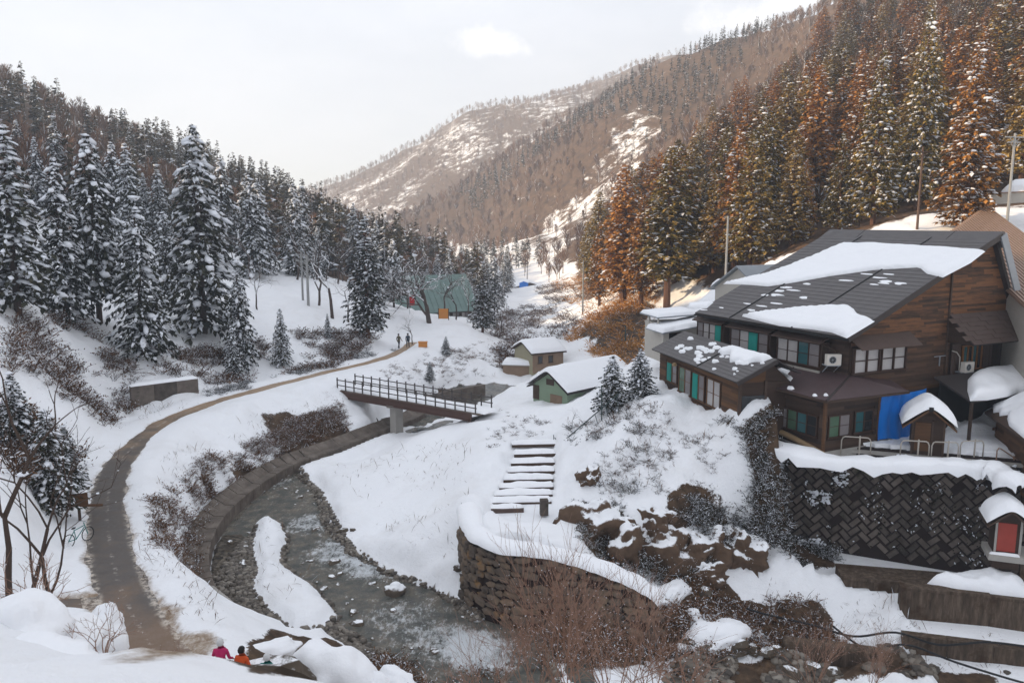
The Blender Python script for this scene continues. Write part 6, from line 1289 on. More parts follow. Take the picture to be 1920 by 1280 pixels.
def mass(name, variants, pts, mats, label, smin=.8, smax=1.2, seed=1, stretch=1.0, kind='stuff', parent=None):
    rg = np.random.RandomState(seed); V = []; F3 = []; F4 = []; n0 = 0; base = []
    for mb in variants:
        base.append((np.array(mb.v, float), np.array([f for f in mb.f if len(f) == 3], int).reshape(-1, 3), np.array([f for f in mb.f if len(f) == 4], int).reshape(-1, 4)))
    for p in pts:
        v, f3, f4 = base[rg.randint(len(base))]; a = rg.rand() * 6.283; s = rg.uniform(smin, smax); c, sn = math.cos(a) * s, math.sin(a) * s
        V.append(np.c_[v[:, 0] * c - v[:, 1] * sn + p[0], v[:, 0] * sn + v[:, 1] * c + p[1], v[:, 2] * s * stretch + p[2]]); F3.append(f3 + n0); F4.append(f4 + n0); n0 += len(v)
    V = np.concatenate(V); F3 = np.concatenate(F3); F4 = np.concatenate(F4); me = bpy.data.meshes.new(name); me.vertices.add(len(V)); me.vertices.foreach_set('co', V.ravel())
    lp = np.concatenate([F3.ravel(), F4.ravel()]); me.loops.add(len(lp)); me.loops.foreach_set('vertex_index', lp); me.polygons.add(len(F3) + len(F4))
    me.polygons.foreach_set('loop_start', np.concatenate([np.arange(len(F3)) * 3, len(F3) * 3 + np.arange(len(F4)) * 4])); me.materials.append(MAT[mats]); me.update(calc_edges=True); me.validate()
    o = inst(name, me, parent); o['kind'] = kind; o['label'] = label; return o
LC = [lod_conifer(k) for k in range(4)]; LBR = [lod_bare(k) for k in range(5)]
frg = random.Random(99)
def scatter(n, fn, tries=40):
    out = []
    for _ in range(n * tries):
        p = fn()
        if p is not None: out.append(p)
        if len(out) >= n: break
    return out
def grid_pts(x0, x1, y0, y1, step, ok, jit=.9):
    X, Y = np.meshgrid(np.arange(x0, x1, step), np.arange(y0, y1, step)); X = X.ravel(); Y = Y.ravel(); rs = np.random.RandomState(int(step * 100)); X = X + rs.uniform(-jit, jit, X.shape) * step * .5; Y = Y + rs.uniform(-jit, jit, X.shape) * step * .5
    Z = Hv(X, Y); m = ok(X, Y, Z); return np.c_[X, Y, Z][m]
clump = lambda x, y, s: fbm(np.asarray(x, float), np.asarray(y, float), s, 3)
vis = lambda x, y, m=.78: np.abs(x) < y * m
L_ok = lambda x, y, z: vis(x, y) & (x < -.005 * y - 1) & (z > -3) & (np.hypot(x, y) > 145) & (y < 330) & ~((x > -.04 * y) & (y < 200))
lp_ = grid_pts(-250, 5, 120, 330, 5.0, L_ok); lc = clump(lp_[:, 0], lp_[:, 1], 45)
mass('left_hill_conifers', LC, lp_[lc > .0], 'far_conifer', 'dark snow dusted conifer wood covering the shaded left hill', .45, 1.3, 2)
mass('left_hill_bare_wood', LBR, lp_[lc <= .0], 'far_twig', 'brown leafless wood in patches on the shaded left hill', .7, 1.2, 3)
M1_ok = lambda x, y, z: vis(x, y, .72) & (x > -120) & (y > 262) & (y < 720) & (z > -6) & ~((x > y * .28) & (y < 330))
m1 = grid_pts(-90, 420, 262, 720, 6.0, M1_ok); bl = clump(m1[:, 0] + 900, m1[:, 1], 110)
sn_px = [PY(x, y, d)[:2] for x, y, d in ((1190, 190, 490), (1240, 230, 450), (1210, 330, 400), (1110, 430, 340), (1000, 480, 310), (930, 470, 380), (1010, 400, 440), (1120, 290, 460))]
gul = fbm(m1[:, 0] + .4 * m1[:, 1], m1[:, 1] - .5 * m1[:, 0], 55, 4) > -.28
keep = gul & ~(inpoly(m1[:, 0], m1[:, 1], sn_px) & (np.random.RandomState(3).rand(len(m1)) < .5))
mass('mountain_bare_wood', LBR, m1[keep & (bl < .22)], 'far_twig', 'brown leafless forest on the sunlit mountain side beyond the valley', .6, 1.1, 4)
mass('mountain_conifers', LC, m1[keep & (bl >= .22)], 'far_conifer', 'dark conifer stands on the sunlit mountain side beyond the valley', .55, .95, 5)
m2 = grid_pts(-330, 330, 840, 1250, 11.0, lambda x, y, z: vis(x, y, .4) & (z > 5))
mass('far_ridge_wood', [lod_bare(50 + k, 10, 24) for k in range(4)], m2, 'far_twig', 'hazy grey brown forest on the farthest ridge', .9, 1.4, 6)
r_ok = lambda x, y, z: vis(x, y, .8) & (y > 84) & (y < 340) & (z > 5) & (x / y > np.interp(y, [95, 130, 200, 340], [.25, .12, .08, .14])) & ~((x / y > .45) & (y < 100))
rp = grid_pts(14, 260, 84, 340, 5.2, r_ok); mass('right_slope_understorey', LBR, rp, 'dead_leaf', 'tangled rusty leafless trees between the cedars of the right slope', .35, .85, 7)
# brush on the left slope and the banks
TW = []
for k in range(4):
    rg = random.Random(400 + k); mb = MB()
    for s in range(14):
        a = rg.uniform(0, 6.28); d = Vector((math.cos(a) * rg.uniform(.3, 1), math.sin(a) * rg.uniform(.3, 1), rg.uniform(.4, 1.1))).normalized(); o = Vector((rg.uniform(-.15, .15), rg.uniform(-.15, .15), -.1)); L = rg.uniform(.45, 1.0); m = o + d * L * .55; e = o + d * L + Vector((d.x, d.y, -.8)) * L * .25; w = d.orthogonal().normalized() * .016
        mb.add([o - w, o + w, m + w, m - w], ((0, 1, 2, 3),)); mb.add([m - w, m + w, e], ((0, 1, 2),))
        for q in range(4): t_ = rg.random(); c = m.lerp(e, t_); dd = Vector((rg.uniform(-1, 1), rg.uniform(-1, 1), rg.uniform(-.4, 1))).normalized() * L * rg.uniform(.08, .2); w2 = dd.orthogonal().normalized() * .028; mb.add([c, c + dd * .5 + w2, c + dd, c + dd * .5 - w2], ((0, 1, 2, 3),))
    TW.append(mb)
def brush(name, polys, n, mat, label, smin, smax, seed, variants=TW):
    out = []; rs = np.random.RandomState(seed)
    for px, k in polys:
        poly = hpoly(*px)
        if len(poly) < 3: continue
        Q = np.array(poly); lo_, hi_ = Q.min(0), Q.max(0); X = rs.uniform(lo_[0], hi_[0], int(n * k * 14)); Y = rs.uniform(lo_[1], hi_[1], int(n * k * 14)); m = inpoly(X, Y, poly) & (clump(X, Y, 3.0) > -.15); X, Y = X[m][:int(n * k)], Y[m][:int(n * k)]; out.append(np.c_[X, Y, Hv(X, Y)])
    return mass(name, variants, np.concatenate(out), mat, label, smin, smax, seed)
brush('slope_brush', [([(0, 600), (140, 600), (250, 680), (250, 770), (140, 860), (0, 880)], 1.0), ([(400, 640), (560, 620), (720, 640), (620, 690), (420, 720)], .7), ([(10, 700), (130, 760), (130, 900), (10, 930)], .5), ([(150, 640), (420, 640), (420, 720), (260, 720)], .35)], 420, 'dead_leaf', 'tangled brown snow flecked brush on the slope left of the path', .7, 1.7, 11)
brush('bank_brush', [([(280, 940), (340, 900), (430, 850), (540, 790), (640, 755), (655, 800), (560, 835), (470, 880), (400, 935), (365, 1000), (380, 1080), (300, 1040)], 1.0), ([(700, 700), (900, 640), (960, 690), (850, 730)], .12)], 860, 'dead_leaf', 'brown shrubs and grass on the snowy bank between path and stream', .35, .95, 12)
brush('bluff_growth', [([(1290, 930), (1420, 900), (1440, 1020), (1400, 1070), (1300, 1060)], .8), ([(1295, 795), (1390, 812), (1560, 848), (1572, 1055), (1480, 1045), (1420, 1005), (1410, 900)], 1.2), ([(1085, 950), (1150, 940), (1250, 975), (1330, 960), (1415, 960), (1420, 1060), (1290, 1092), (1090, 1025)], .8), ([(1060, 800), (1180, 770), (1280, 900), (1180, 980), (1080, 900)], .13)], 520, 'ivy', 'ivy and low growth flecked with snow on the bluff below the inn', .35, .9, 13)
brush('lower_bank_brush', [([(1270, 1090), (1430, 1120), (1590, 1150), (1600, 1230), (1400, 1240), (1250, 1240)], .7), ([(980, 1180), (1250, 1130), (1270, 1275), (960, 1278)], .42), ([(700, 1235), (860, 1262), (950, 1279), (720, 1279)], .4)], 420, 'dead_leaf', 'dry brown brush on the lower bank in front of the walls', .4, 1.1, 14)
brush('cutting_brush', [([(1060, 640), (1110, 580), (1190, 545), (1235, 560), (1235, 665), (1150, 690)], 1.0), ([(1030, 530), (1120, 500), (1250, 520), (1230, 570), (1100, 600)], .8)], 320, 'cedar_rust', 'rusty leaves and brush on the sunlit red cutting', .8, 2.0, 15)
brush('valley_brush', [([(900, 600), (960, 575), (1040, 570), (1090, 600), (1060, 640), (1000, 640), (930, 650)], 1.0), ([(930, 660), (1000, 650), (1010, 690), (950, 705)], .35), ([(1000, 540), (1060, 530), (1100, 560), (1040, 575)], .5)], 260, 'dead_leaf', 'brown snow flecked thicket along the stream in the valley floor', .8, 2.2, 18)
brush('knoll_tufts', [([(700, 715), (800, 660), (930, 650), (985, 700), (900, 722), (780, 745)], 1.0), ([(930, 770), (1040, 770), (1030, 810), (900, 850)], .5), ([(1060, 790), (1220, 760), (1370, 830), (1380, 940), (1280, 980), (1130, 930)], 2.2)], 110, 'dead_leaf', 'dry tufts poking through the snow of knoll and slope', .2, .6, 19)
LIT = []
for k in range(5):
    rg = random.Random(470 + k); mb = MB(); a = rg.uniform(0, 6.28); L = rg.uniform(.12, .5); d = Vector((math.cos(a), math.sin(a), rg.uniform(.1, 1.0))) * L; w = Vector((-d.y, d.x, 0)).normalized() * .012; m = d * .5 + Vector((rg.uniform(-.06, .06), rg.uniform(-.06, .06), .03)); mb.add([Vector((0, 0, -.03)), m + w, d, m - w], ((0, 1, 2, 3),)); mb.add([m, m + Vector((rg.uniform(-.15, .15), rg.uniform(-.15, .15), .1)), m + w * 1.5], ((0, 1, 2),)); LIT.append(mb)
brush('twig_litter', [([(240, 1140), (300, 860), (480, 770), (640, 725), (650, 800), (420, 930), (380, 1080), (420, 1180)], 1.6), ([(0, 640), (300, 640), (700, 640), (480, 725), (260, 790), (150, 870), (0, 900)], 1.4), ([(1060, 790), (1220, 755), (1380, 820), (1420, 1000), (1150, 960)], 1.0), ([(620, 880), (860, 810), (900, 860), (860, 1040), (760, 1040)], .35), ([(680, 720), (940, 640), (1000, 700), (820, 745)], .5), ([(1340, 1060), (1600, 1130), (1880, 1130), (1880, 1260), (1400, 1250)], .7), ([(480, 975), (530, 975), (630, 1135), (540, 1160), (475, 1100)], .12)], 900, 'dead_leaf', 'fallen twigs and dead stalks strewn over the snow', .5, 1.5, 29, LIT)
brush('path_verge', [([(380, 735), (560, 690), (740, 650), (745, 660), (620, 688), (470, 728), (390, 748)], 1.0)], 300, 'ivy', 'dark low shrubs lining the uphill edge of the path', .35, .75, 16)
# ---------------------------------------------------------------- rocks, mounds, people, small things
def lump_mesh(name, seed, mat, sub=3, rough=.35, flat=.35, scale=1.0, detail=1.6):
    bm = bmesh.new(); bmesh.ops.create_icosphere(bm, subdivisions=sub, radius=1); off = Vector((seed * 3.7, seed * 1.9, seed * 5.1))
    for v in bm.verts:
        n = mnoise.noise(v.co * detail + off) * rough + mnoise.noise(v.co * detail * 2.6 + off) * rough * .45 + (0 if mat == 'snow' else (abs(mnoise.noise(v.co * detail * 4.5 + off)) - .25) * rough * .5)
        v.co = v.co * (1 + n)
        if v.co.z < -flat: v.co.z = -flat + (v.co.z + flat) * .2
    me = bpy.data.meshes.new(name); bm.to_mesh(me); bm.free(); me.materials.append(MAT[mat]); me.polygons.foreach_set('use_smooth', [sub >= 3] * len(me.polygons)); return me
snowy('rock_bluff', (.105, .066, .042), .6, 2.2, .62, .80, .5, bump=.8, nscale=1.6)
ROCK = [lump_mesh('stone', k, 'rock_wet', 2, .45, .5, 1, 1.3) for k in range(5)]; ROCKS_ = [lump_mesh('boulder', 20 + k, 'rock_snow', 3, .5, .5, 1, 1.4) for k in range(5)]; ROCKB = [lump_mesh('boulder', 40 + k, 'rock_bluff', 4, .62, .6, 1, 1.5) for k in range(4)]
MOUND = [lump_mesh('snow_mound', 60 + k, 'snow', 4, .35, .45, 1, 1.2) for k in range(5)]
rk = random.Random(31)
rp_ = [PZ(x, y, -3.9)[:2] for x, y in ((430, 1010), (560, 890), (620, 930), (700, 1050), (840, 1115), (905, 1180), (860, 1240), (720, 1225), (560, 1160), (450, 1120))]
P = np.array(rp_); n_ = 0
while n_ < 46:
    x, y = rk.uniform(P[:, 0].min(), P[:, 0].max()), rk.uniform(P[:, 1].min(), P[:, 1].max())
    if not inpoly(np.array([x]), np.array([y]), rp_)[0] or sd(np.array([x]), np.array([y]), ISLAND)[0] < .2: continue
    s = .10 + .26 * rk.random() ** 2; o = inst('river_stone', ROCK[rk.randrange(5)], None, Matrix.Translation((x, y, max(H(x, y), float(wz(y)) - s * .35))) @ Matrix.Rotation(rk.uniform(0, 6), 4, 'Z') @ Matrix.Diagonal((s * rk.uniform(1, 1.6), s * rk.uniform(.8, 1.2), s * .7, 1))); tag(o, 'wet brown stone breaking the water of the shallow stream', 'stone', 'stones in the stream'); n_ += 1
o = inst('snowy_stone', ROCKS_[0], None, Matrix.Translation(PZ(742, 1108, -4.0)) @ Matrix.Diagonal((.55, .5, .42, 1))); tag(o, 'lone dark stone with a round snow cap in midstream', 'stone'); snow_pad('snow_cap', [(.62 * math.cos(q), .58 * math.sin(q)) for q in np.linspace(0, 6.28, 13)[:-1]], Matrix.Translation((0, 0, .55)), .75, .6, .12, o, .2)
for (px, py, d, s, lab) in ((1322, 1102, 38.5, .35, 'brown stone at the top of the scree under the bluff'), (1385, 1215, 35.0, .5, 'mossy stone set in the snow mound at the lower right'), (1410, 1228, 34.8, .35, 'small grey stone beside the mossy stone'), (1440, 1240, 34.4, .32, 'flat stone below the snow mound'), (1455, 1225, 34.8, .28, 'dark stone at the edge of the snow mound'), (1290, 1215, 34.8, .4, 'stone under the brown shrub near the stream'), (1520, 1250, 34.0, .36, 'brown stone left of the pale slab'), (1480, 1262, 33.6, .4, 'greenish stone at the bottom edge'), (1560, 1268, 33.4, .34, 'tan stone under the pale slab'), (880, 1085, 38.6, .28, 'brown stone poking from the snow by the stream'), (858, 1078, 39, .22, 'dark stone hole in the snowy bank'), (1480, 1212, 35.2, .3, 'dark stone beside the upper hose')):
    p = PY(px, py, d); o = inst('bank_stone', ROCK[rk.randrange(5)], None, Matrix.Translation((p[0], p[1], H(p[0], p[1]) + s * .2)) @ Matrix.Rotation(rk.uniform(0, 6), 4, 'Z') @ Matrix.Diagonal((s * 1.3, s, s * .8, 1))); tag(o, lab, 'stone', 'stones in the lower bank')
for (px, py, d, s, lab) in ((1120, 1010, 40.9, 1.5, 'rounded brown rock face behind the terrace wall'), (1185, 1040, 40.2, 1.3, 'broad brown rock under the snowy bluff'), (1260, 1050, 40.2, 1.35, 'reddish brown rock in the middle of the bluff'), (1330, 1040, 40.8, 1.3, 'brown rock at the right of the bluff'), (1395, 1045, 41.0, 1.2, 'dark rock where the bluff meets the ivy'), (1230, 985, 41.6, .9, 'small overhanging rock in the bluff snow'), (1110, 905, 45.6, .8, 'dark rock beside the iron frame'), (1330, 1088, 39.3, .7, 'tan rock at the foot of the bluff')):
    p = PY(px, py, d); o = inst('bluff_rock', ROCKB[rk.randrange(4)], None, Matrix.Translation((p[0], p[1] + s * .55, p[2] - s * .1)) @ Matrix.Rotation(rk.uniform(0, 6), 4, 'Z') @ Matrix.Diagonal((s * 1.35, s * .9, s * 1.1, 1))); tag(o, lab, 'rock', 'rocks of the bluff')
t = NT('cobble'); g = t.new('ShaderNodeNewGeometry'); t.col(t.ramp(g.outputs['Random Per Island'], [(.0, (.045, .036, .028)), (.45, (.10, .080, .060)), (.8, (.17, .145, .115)), (1.0, (.26, .23, .19))])); t.rough(.6)
# gravel bar: too many to count
gs = [MB().blob((0, 0, 0), (.11, .09, .06), random.Random(k), .3) for k in range(4)]; gp = []
rs = np.random.RandomState(4); X = rs.uniform(-16, 3, 42000); Y = rs.uniform(30, 62, 42000); Z = Hv(X, Y); m = (sd(X, Y, BED) < .15) & (Z > wz(Y) - .08) & (sd(X, Y, ISLAND) > -.1); gp = np.c_[X, Y, Z + .02][m][:5600]
mass('gravel', gs, gp, 'cobble', 'brown gravel and cobbles along the stream bed', .5, 2.0, 17)
rub = hpoly((1270, 1215), (1420, 1225), (1520, 1195), (1700, 1222), (1905, 1262), (1905, 1279), (1240, 1279)); Q = np.array(rub); X = rs.uniform(Q[:, 0].min(), Q[:, 0].max(), 5000); Y = rs.uniform(Q[:, 1].min(), Q[:, 1].max(), 5000); m = inpoly(X, Y, rub) & (clump(X, Y, 1.8) > -.2); rb_ = np.c_[X, Y, Hv(X, Y)][m][:900]
mass('rubble', gs, rb_, 'cobble', 'loose stones and rubble on the lower right bank', .6, 3.0, 23)
# snow mounds near the camera
for k, (px, py, d, rx, ry, rz_, lab) in enumerate(((612, 1262, 24.5, 1.55, 1.2, 1.3, 'large smooth snow hump at the bottom beside the coloured jackets'), (690, 1285, 24.5, 1.0, .9, .7, 'lower shoulder of snow right of the large hump'), (738, 1262, 26.5, .75, .7, .6, 'small rounded snow cap at the bottom edge by the stream'), (500, 1225, 27, 1.3, .6, .42, 'narrow snow ridge behind the coloured jackets'), (40, 1185, 16.5, 1.0, .9, .75, 'snow covered bush at the lower left edge'), (120, 1200, 17.5, .85, .8, .6, 'rounded snow bush in the lower left group'), (190, 1180, 19, .75, .6, .75, 'tallest pointed snow bush beside the path corner'), (85, 1240, 14, .9, .7, .4, 'low snow swelling in front of the snow bushes'), (1262, 1098, 38.2, 1.5, .7, .5, 'snow ridge running down from the terrace wall end'), (1232, 1175, 36.2, .9, .6, .5, 'small snow bank behind the brown thicket'), (1345, 1195, 35.4, 1.9, 1.0, .75, 'wide snow mound with stones at the lower right'), (1300, 1160, 36.6, .7, .5, .4, 'snow lump between the bluff foot and the wide mound'))):
    p = PY(px, py, d); p = (p[0], p[1], min(p[2], H(p[0], p[1]) + .32 * rz_)); o = inst('snow_mound', MOUND[k % 5], None, Matrix.Translation(p) @ Matrix.Rotation(k * 1.3, 4, 'Z') @ Matrix.Diagonal((rx, ry, rz_, 1))); tag(o, lab, 'snow mound', 'snow mounds near the camera')
o = inst('hollow_boulder', ROCK[1], None, Matrix.Translation(PY(520, 1268, 23.6)) @ Matrix.Diagonal((1.25, .7, .62, 1))); tag(o, 'boulder added for the shaded dark under the large snow hump', 'rock')  # added boulder; its dark colour stands in for the shade under the hump
im = MB(); ir = random.Random(5); isn = MB()
for k in range(2600):
    X = 4.6 * ir.random() ** 1.2; Z = ir.uniform(.1, 5.9); cc = float(fbm(np.array(X), np.array(Z), 1.6, 3))
    if cc < -.12 + X * .05: continue
    c = Vector((X, Z * BAT - .12 - ir.uniform(0, .22), Z)); d = Vector((ir.uniform(-1, 1), ir.uniform(-1, 0), ir.uniform(-1, .6))).normalized() * ir.uniform(.1, .24); w = d.orthogonal().normalized() * .06
    im.add([c, c + d * .5 + w, c + d, c + d * .5 - w], ((0, 1, 2, 3),))
    if cc > .16 and k % 2 == 0: isn.blob(c + Vector((0, -.08, .04)), (ir.uniform(.05, .16), .08, ir.uniform(.04, .11)), ir, .3)
for k in range(2200):
    X = ir.uniform(3.5, WLn - .3); Z = 5.95 - 5.7 * ir.random() ** 1.7; cc = float(fbm(np.array(X + 20), np.array(Z), 1.3, 3))
    if cc < .12: continue
    c = Vector((X, Z * BAT - .14 - ir.uniform(0, .16), Z)); d = Vector((ir.uniform(-1, 1), ir.uniform(-1, 0), ir.uniform(-1.2, .2))).normalized() * ir.uniform(.08, .22); w = d.orthogonal().normalized() * .045
    im.add([c, c + d * .5 + w, c + d, c + d * .5 - w], ((0, 1, 2, 3),))
    if Z > 5.0 and k % 2: isn.blob(c + Vector((0, -.06, .04)), (ir.uniform(.06, .2), .09, ir.uniform(.04, .10)), ir, .3)
iv = im.build('ivy', MAT['ivy'], bw, kind='stuff', fix=False); isn.build('ivy_snow', MAT['clump'], bw, kind='stuff', fix=False)
# driftwood log by the toe wall
mb = MB(); mb.tube([PZ(395, 1105, -2.4), PZ(425, 1128, -2.7), PZ(455, 1150, -3.4)], [.22, .20, .12], 8); tag(mb.build('driftwood_log', MAT['concrete_pale'], smooth=True), 'bleached log lying against the bank by the toe wall', 'log')
mb = MB(); mb.tube([PZ(342, 1092, -1.0), PZ(365, 1112, -1.3), PZ(392, 1132, -1.6)], [.10, .09, .06], 7); tag(mb.build('branch_log', MAT['bark_red'], smooth=True), 'short brown branch lying on the snow bank', 'log')
# foreground shrubs, stems and trunks
for k, (px, d, s, lab) in enumerate(((915, 17, .62, 'leftmost thin shrub of the brown thicket at the bottom'), (1000, 15.5, .78, 'arching brown shrub left of the thicket middle'), (1090, 15, .92, 'tallest reddish shrub in the middle of the bottom thicket'), (1165, 16, .88, 'reddish brown shrub just right of the tallest one'), (1240, 17, .74, 'right hand shrub of the bottom thicket'), (1300, 19, 1.25, 'thin shrub before the snow mound'), (1560, 21, .62, 'sparse leafless shrub before the snow triangle'), (1680, 23, .55, 'sparse twigs before the concrete wall'), (860, 18, 1.0, 'low twigs beside the white water'))):
    p = at(px, d); place('leafless_shrub', (SHRUB[k % 4] if k in (5, 8) else FINE[k % 3]), (p.x, p.y, min(p.z + .05, 15 - d * .60)), k * 1.1, s, lab, 'shrub', 'leafless shrubs in the foreground')
TRK = bare_meshes(*bare(391, 8, .9, 4, .085, 2, .2, minr=.008), mat='bark'); TRK2 = bare_meshes(*bare(394, 8, .8, 4, .10, 2, .25, minr=.008), mat='bark')
for (px, py, d, parts, s, lab) in ((14, 1100, 19.5, TRK2, 1.0, 'thick dark trunk at the lower left picture edge'), (52, 1100, 20.5, TRK, .85, 'slim brown trunk second from the lower left edge'), (92, 1098, 21.5, TRK, .8, 'slim leaning trunk nearest the path at the lower left'), (70, 1110, 18, SHRUB[1], 1.2, 'tangled twigs around the lower left trunks'), (180, 1215, 15, SHRUB[2], .7, 'bent twigs among the snow bushes'), (330, 1230, 20, SHRUB[3], .6, 'thin dry twigs beside the muddy path corner')):
    p = PY(px, py, d); place('leafless_tree' if parts in (TRK, TRK2) else 'leafless_shrub', parts, (p[0], p[1], min(p[2], H(p[0], p[1]) + .1)), px * .1, s, lab, 'bare tree' if parts in (TRK, TRK2) else 'shrub')
for (px, yt, d, k, lab) in ((12, 700, 40, 1, 'dark young fir low at the left edge'), (70, 770, 38, 3, 'young snowy fir above the lower left trunks'), (105, 800, 42, 1, 'smallest young fir beside the brush')):
    b, s = by_top(px, yt, 0, d, 14); place('young_fir', FIR[k], b, px, (s * 1.5, s * 1.5, s), lab, 'fir tree')
# people
plain('skin', (.42, .26, .19), .6, .08, 6); plain('hair', (.012, .010, .009), .6, .2, 8); plain('trousers', (.020, .022, .028), .85, .2, 5); plain('shoes', (.02, .018, .016), .7, .2, 6)
for nm, c in (('olive', (.10, .085, .045)), ('navy', (.022, .035, .055)), ('pink', (.50, .02, .12)), ('orange', (.62, .085, .015)), ('teal', (.01, .16, .14)), ('white', (.60, .60, .60))): plain('cloth_' + nm, c, .8, .15, 6)
def person(loc, rz, cloth, label, stride=.22, seed=0, hat=None, bend=.0, arm_out=.0):
    r = empty('person', loc, rz, label, 'person')
    J = [(0, 0, .96), (0, .0, 1.14), (0, -bend * .4, 1.34), (0, -bend * .7, 1.47), (0, -bend * .8 - .01, 1.56), (0, -bend - .015, 1.64), (0, -bend, 1.71)]; rad = [.15, .14, .165, .075, .065, .098, .085]; E = [(i, i + 1) for i in range(6)]
    def add(p, q, rr): J.append(q); rad.append(rr); E.append((p, len(J) - 1)); return len(J) - 1
    for s in (-1, 1):
        f = stride * s
        h = add(0, (.10 * s, 0, .90), .11); k = add(h, (.105 * s, -f * .6 - .03, .50), .075); a = add(k, (.10 * s, -f * .9 + .07 * (f < 0), .10), .052); add(a, (.11 * s, -f * .9 - .14, .045), .045)
        sh = add(2, (.19 * s, -bend * .5, 1.40), .07); el = add(sh, (.26 * s, f * .5 + .02 - arm_out * .1, 1.13), .052); w = add(el, (.25 * s, f * .8 - .14 - arm_out * .2, .90 + arm_out * .2), .036); pm_ = add(w, (.25 * s, f * .8 - .19 - arm_out * .25, .84 + arm_out * .2), .032)
        for q in range(4): b1 = add(pm_, (.25 * s + (q - 1.5) * .011, f * .8 - .22 - arm_out * .3 + .01 * q, .80 + arm_out * .2), .011); add(b1, (.25 * s + (q - 1.5) * .011, f * .8 - .215 - arm_out * .32, .76 + arm_out * .2 + .008 * q), .009)
        add(w, (.22 * s, f * .8 - .20 - arm_out * .25, .855 + arm_out * .2), .011)
    me = bpy.data.meshes.new('body'); me.from_pydata(J, E, []); o = bpy.data.objects.new('body', me); COL.objects.link(o)
    sk = o.modifiers.new('skin', 'SKIN'); sk.use_smooth_shade = True
    for v, rr in zip(me.skin_vertices[0].data, rad): v.radius = (rr, rr * .82 if rr > .13 else rr)
    me.skin_vertices[0].data[0].use_root = True
    sb = o.modifiers.new('sub', 'SUBSURF'); sb.levels = 1
    dg = bpy.context.evaluated_depsgraph_get(); m2 = bpy.data.meshes.new_from_object(o.evaluated_get(dg)); bpy.data.objects.remove(o)
    for m in ('skin', cloth, 'trousers', 'shoes'): m2.materials.append(MAT[m])
    for p in m2.polygons:
        z = p.center.z; hx = abs(p.center.x); p.material_index = 0 if z > 1.52 or (hx > .19 and z < .89 + arm_out * .2) else (1 if z > .86 else (2 if z > .12 else 3)); p.use_smooth = True
    inst('body', m2, r)
    mb = MB(); c0_ = Vector((0, -bend + .015, 1.70)); vs = []
    for (ph, rr, zz) in ((0, .0, .085), (1, .07, .07), (2, .105, .02), (3, .112, -.04), (4, .10, -.11)):
        for k in range(10): a = k * .628; vs.append(c0_ + Vector((rr * math.cos(a), rr * math.sin(a) + (.02 if zz < 0 else 0), zz + (.07 if math.sin(a) < -.5 and zz < -.02 else 0))))
    mb.add(vs, [(i * 10 + k, i * 10 + (k + 1) % 10, (i + 1) * 10 + (k + 1) % 10, (i + 1) * 10 + k) for i in range(4) for k in range(10)]); mb.build('hair' if hat is None else 'hat', MAT['hair' if hat is None else hat], r, smooth=True)
    mb = MB(); hy = -bend - .115
    for s in (-1, 1): mb.blob((.036 * s, hy + .012, 1.655), (.012, .008, .009), rk, .05)
    mb.build('eyes', MAT['hair'], r); mb = MB(); mb.blob((0, hy, 1.63), (.014, .022, .022), rk, .05); mb.build('nose', MAT['skin'], r); mb = MB(); mb.blob((0, hy + .012, 1.585), (.026, .008, .006), rk, .05); mb.build('mouth', MAT['cloth_pink'], r)
    for s in (-1, 1): mb = MB(); mb.blob((.10 * s, -bend, 1.645), (.012, .022, .032), rk, .05); mb.build('ear', MAT['skin'], r)
    return r
def on_path(px, py): p = PZ(px, py, .05); return (p[0], p[1], max(.05, H(p[0], p[1])))
person(on_path(748, 653), 2.6, 'cloth_olive', 'walker in an olive coat on the far end of the path', .2)
person(on_path(765, 652), 3.4, 'cloth_navy', 'walker in a dark blue coat beside the olive coat', .24)
for (px, py, d, c, lab, h_, hat) in ((414, 1236, 21.5, 'cloth_pink', 'person in a pink jacket at the bottom edge', .2, 'cloth_white'), (452, 1228, 21.8, 'cloth_orange', 'person in a bright orange jacket at the bottom edge', .1, None), (500, 1246, 21.4, 'cloth_teal', 'person in a teal jacket beside the dark hollow', .15, 'cloth_white')):
    p = PY(px, py, 23.6); zb = H(p[0], p[1]) - .06; person((p[0], p[1], zb), 2.5 + h_ * 3, c, lab, .05, 0, hat, .05, .5)
# sign board and bicycle left of the path
p = hit(150, 975); sgn = empty('sign_board', p, .3, 'brown wooden sign board on a post left of the path', 'sign')
mb = MB(); mb.b2(-.06, .06, -.06, .06, -.3, 1.5); mb.build('post', MAT['timber'], sgn); mb = MB(); mb.b2(-.45, .45, -.12, -.06, .75, 1.45); mb.build('board', MAT['board_warm'], sgn); mb = MB(); mb.bar((.1, -.09, .8), (1.1, -.09, .72), .12, .1); mb.build('pointer', MAT['board_warm'], sgn); snow_pad('snow_cap', [(-.45, -.14), (.45, -.14), (.45, .06), (-.45, .06)], Matrix.Translation((0, 0, 1.45)), .14, .1, .07, sgn)
p = hit(148, 1020); bk = empty('bicycle', p, 1.2, 'teal bicycle parked in the snow left of the path', 'bicycle')
for x_ in (-.52, .52):
    mb = MB(); mb.tube([(x_ + .32 * math.cos(a), 0, .33 + .32 * math.sin(a)) for a in np.linspace(0, 6.283, 25)], .022, 6, caps=False); w_ = mb.build('wheel', MAT['black'], bk)
    mb = MB()
    for a in np.linspace(0, 3.14, 7)[:-1]: mb.bar((x_ + .31 * math.cos(a), 0, .33 + .31 * math.sin(a)), (x_ - .31 * math.cos(a), 0, .33 - .31 * math.sin(a)), .006)
    mb.build('spokes', MAT['grey_metal'], w_)
mb = MB()
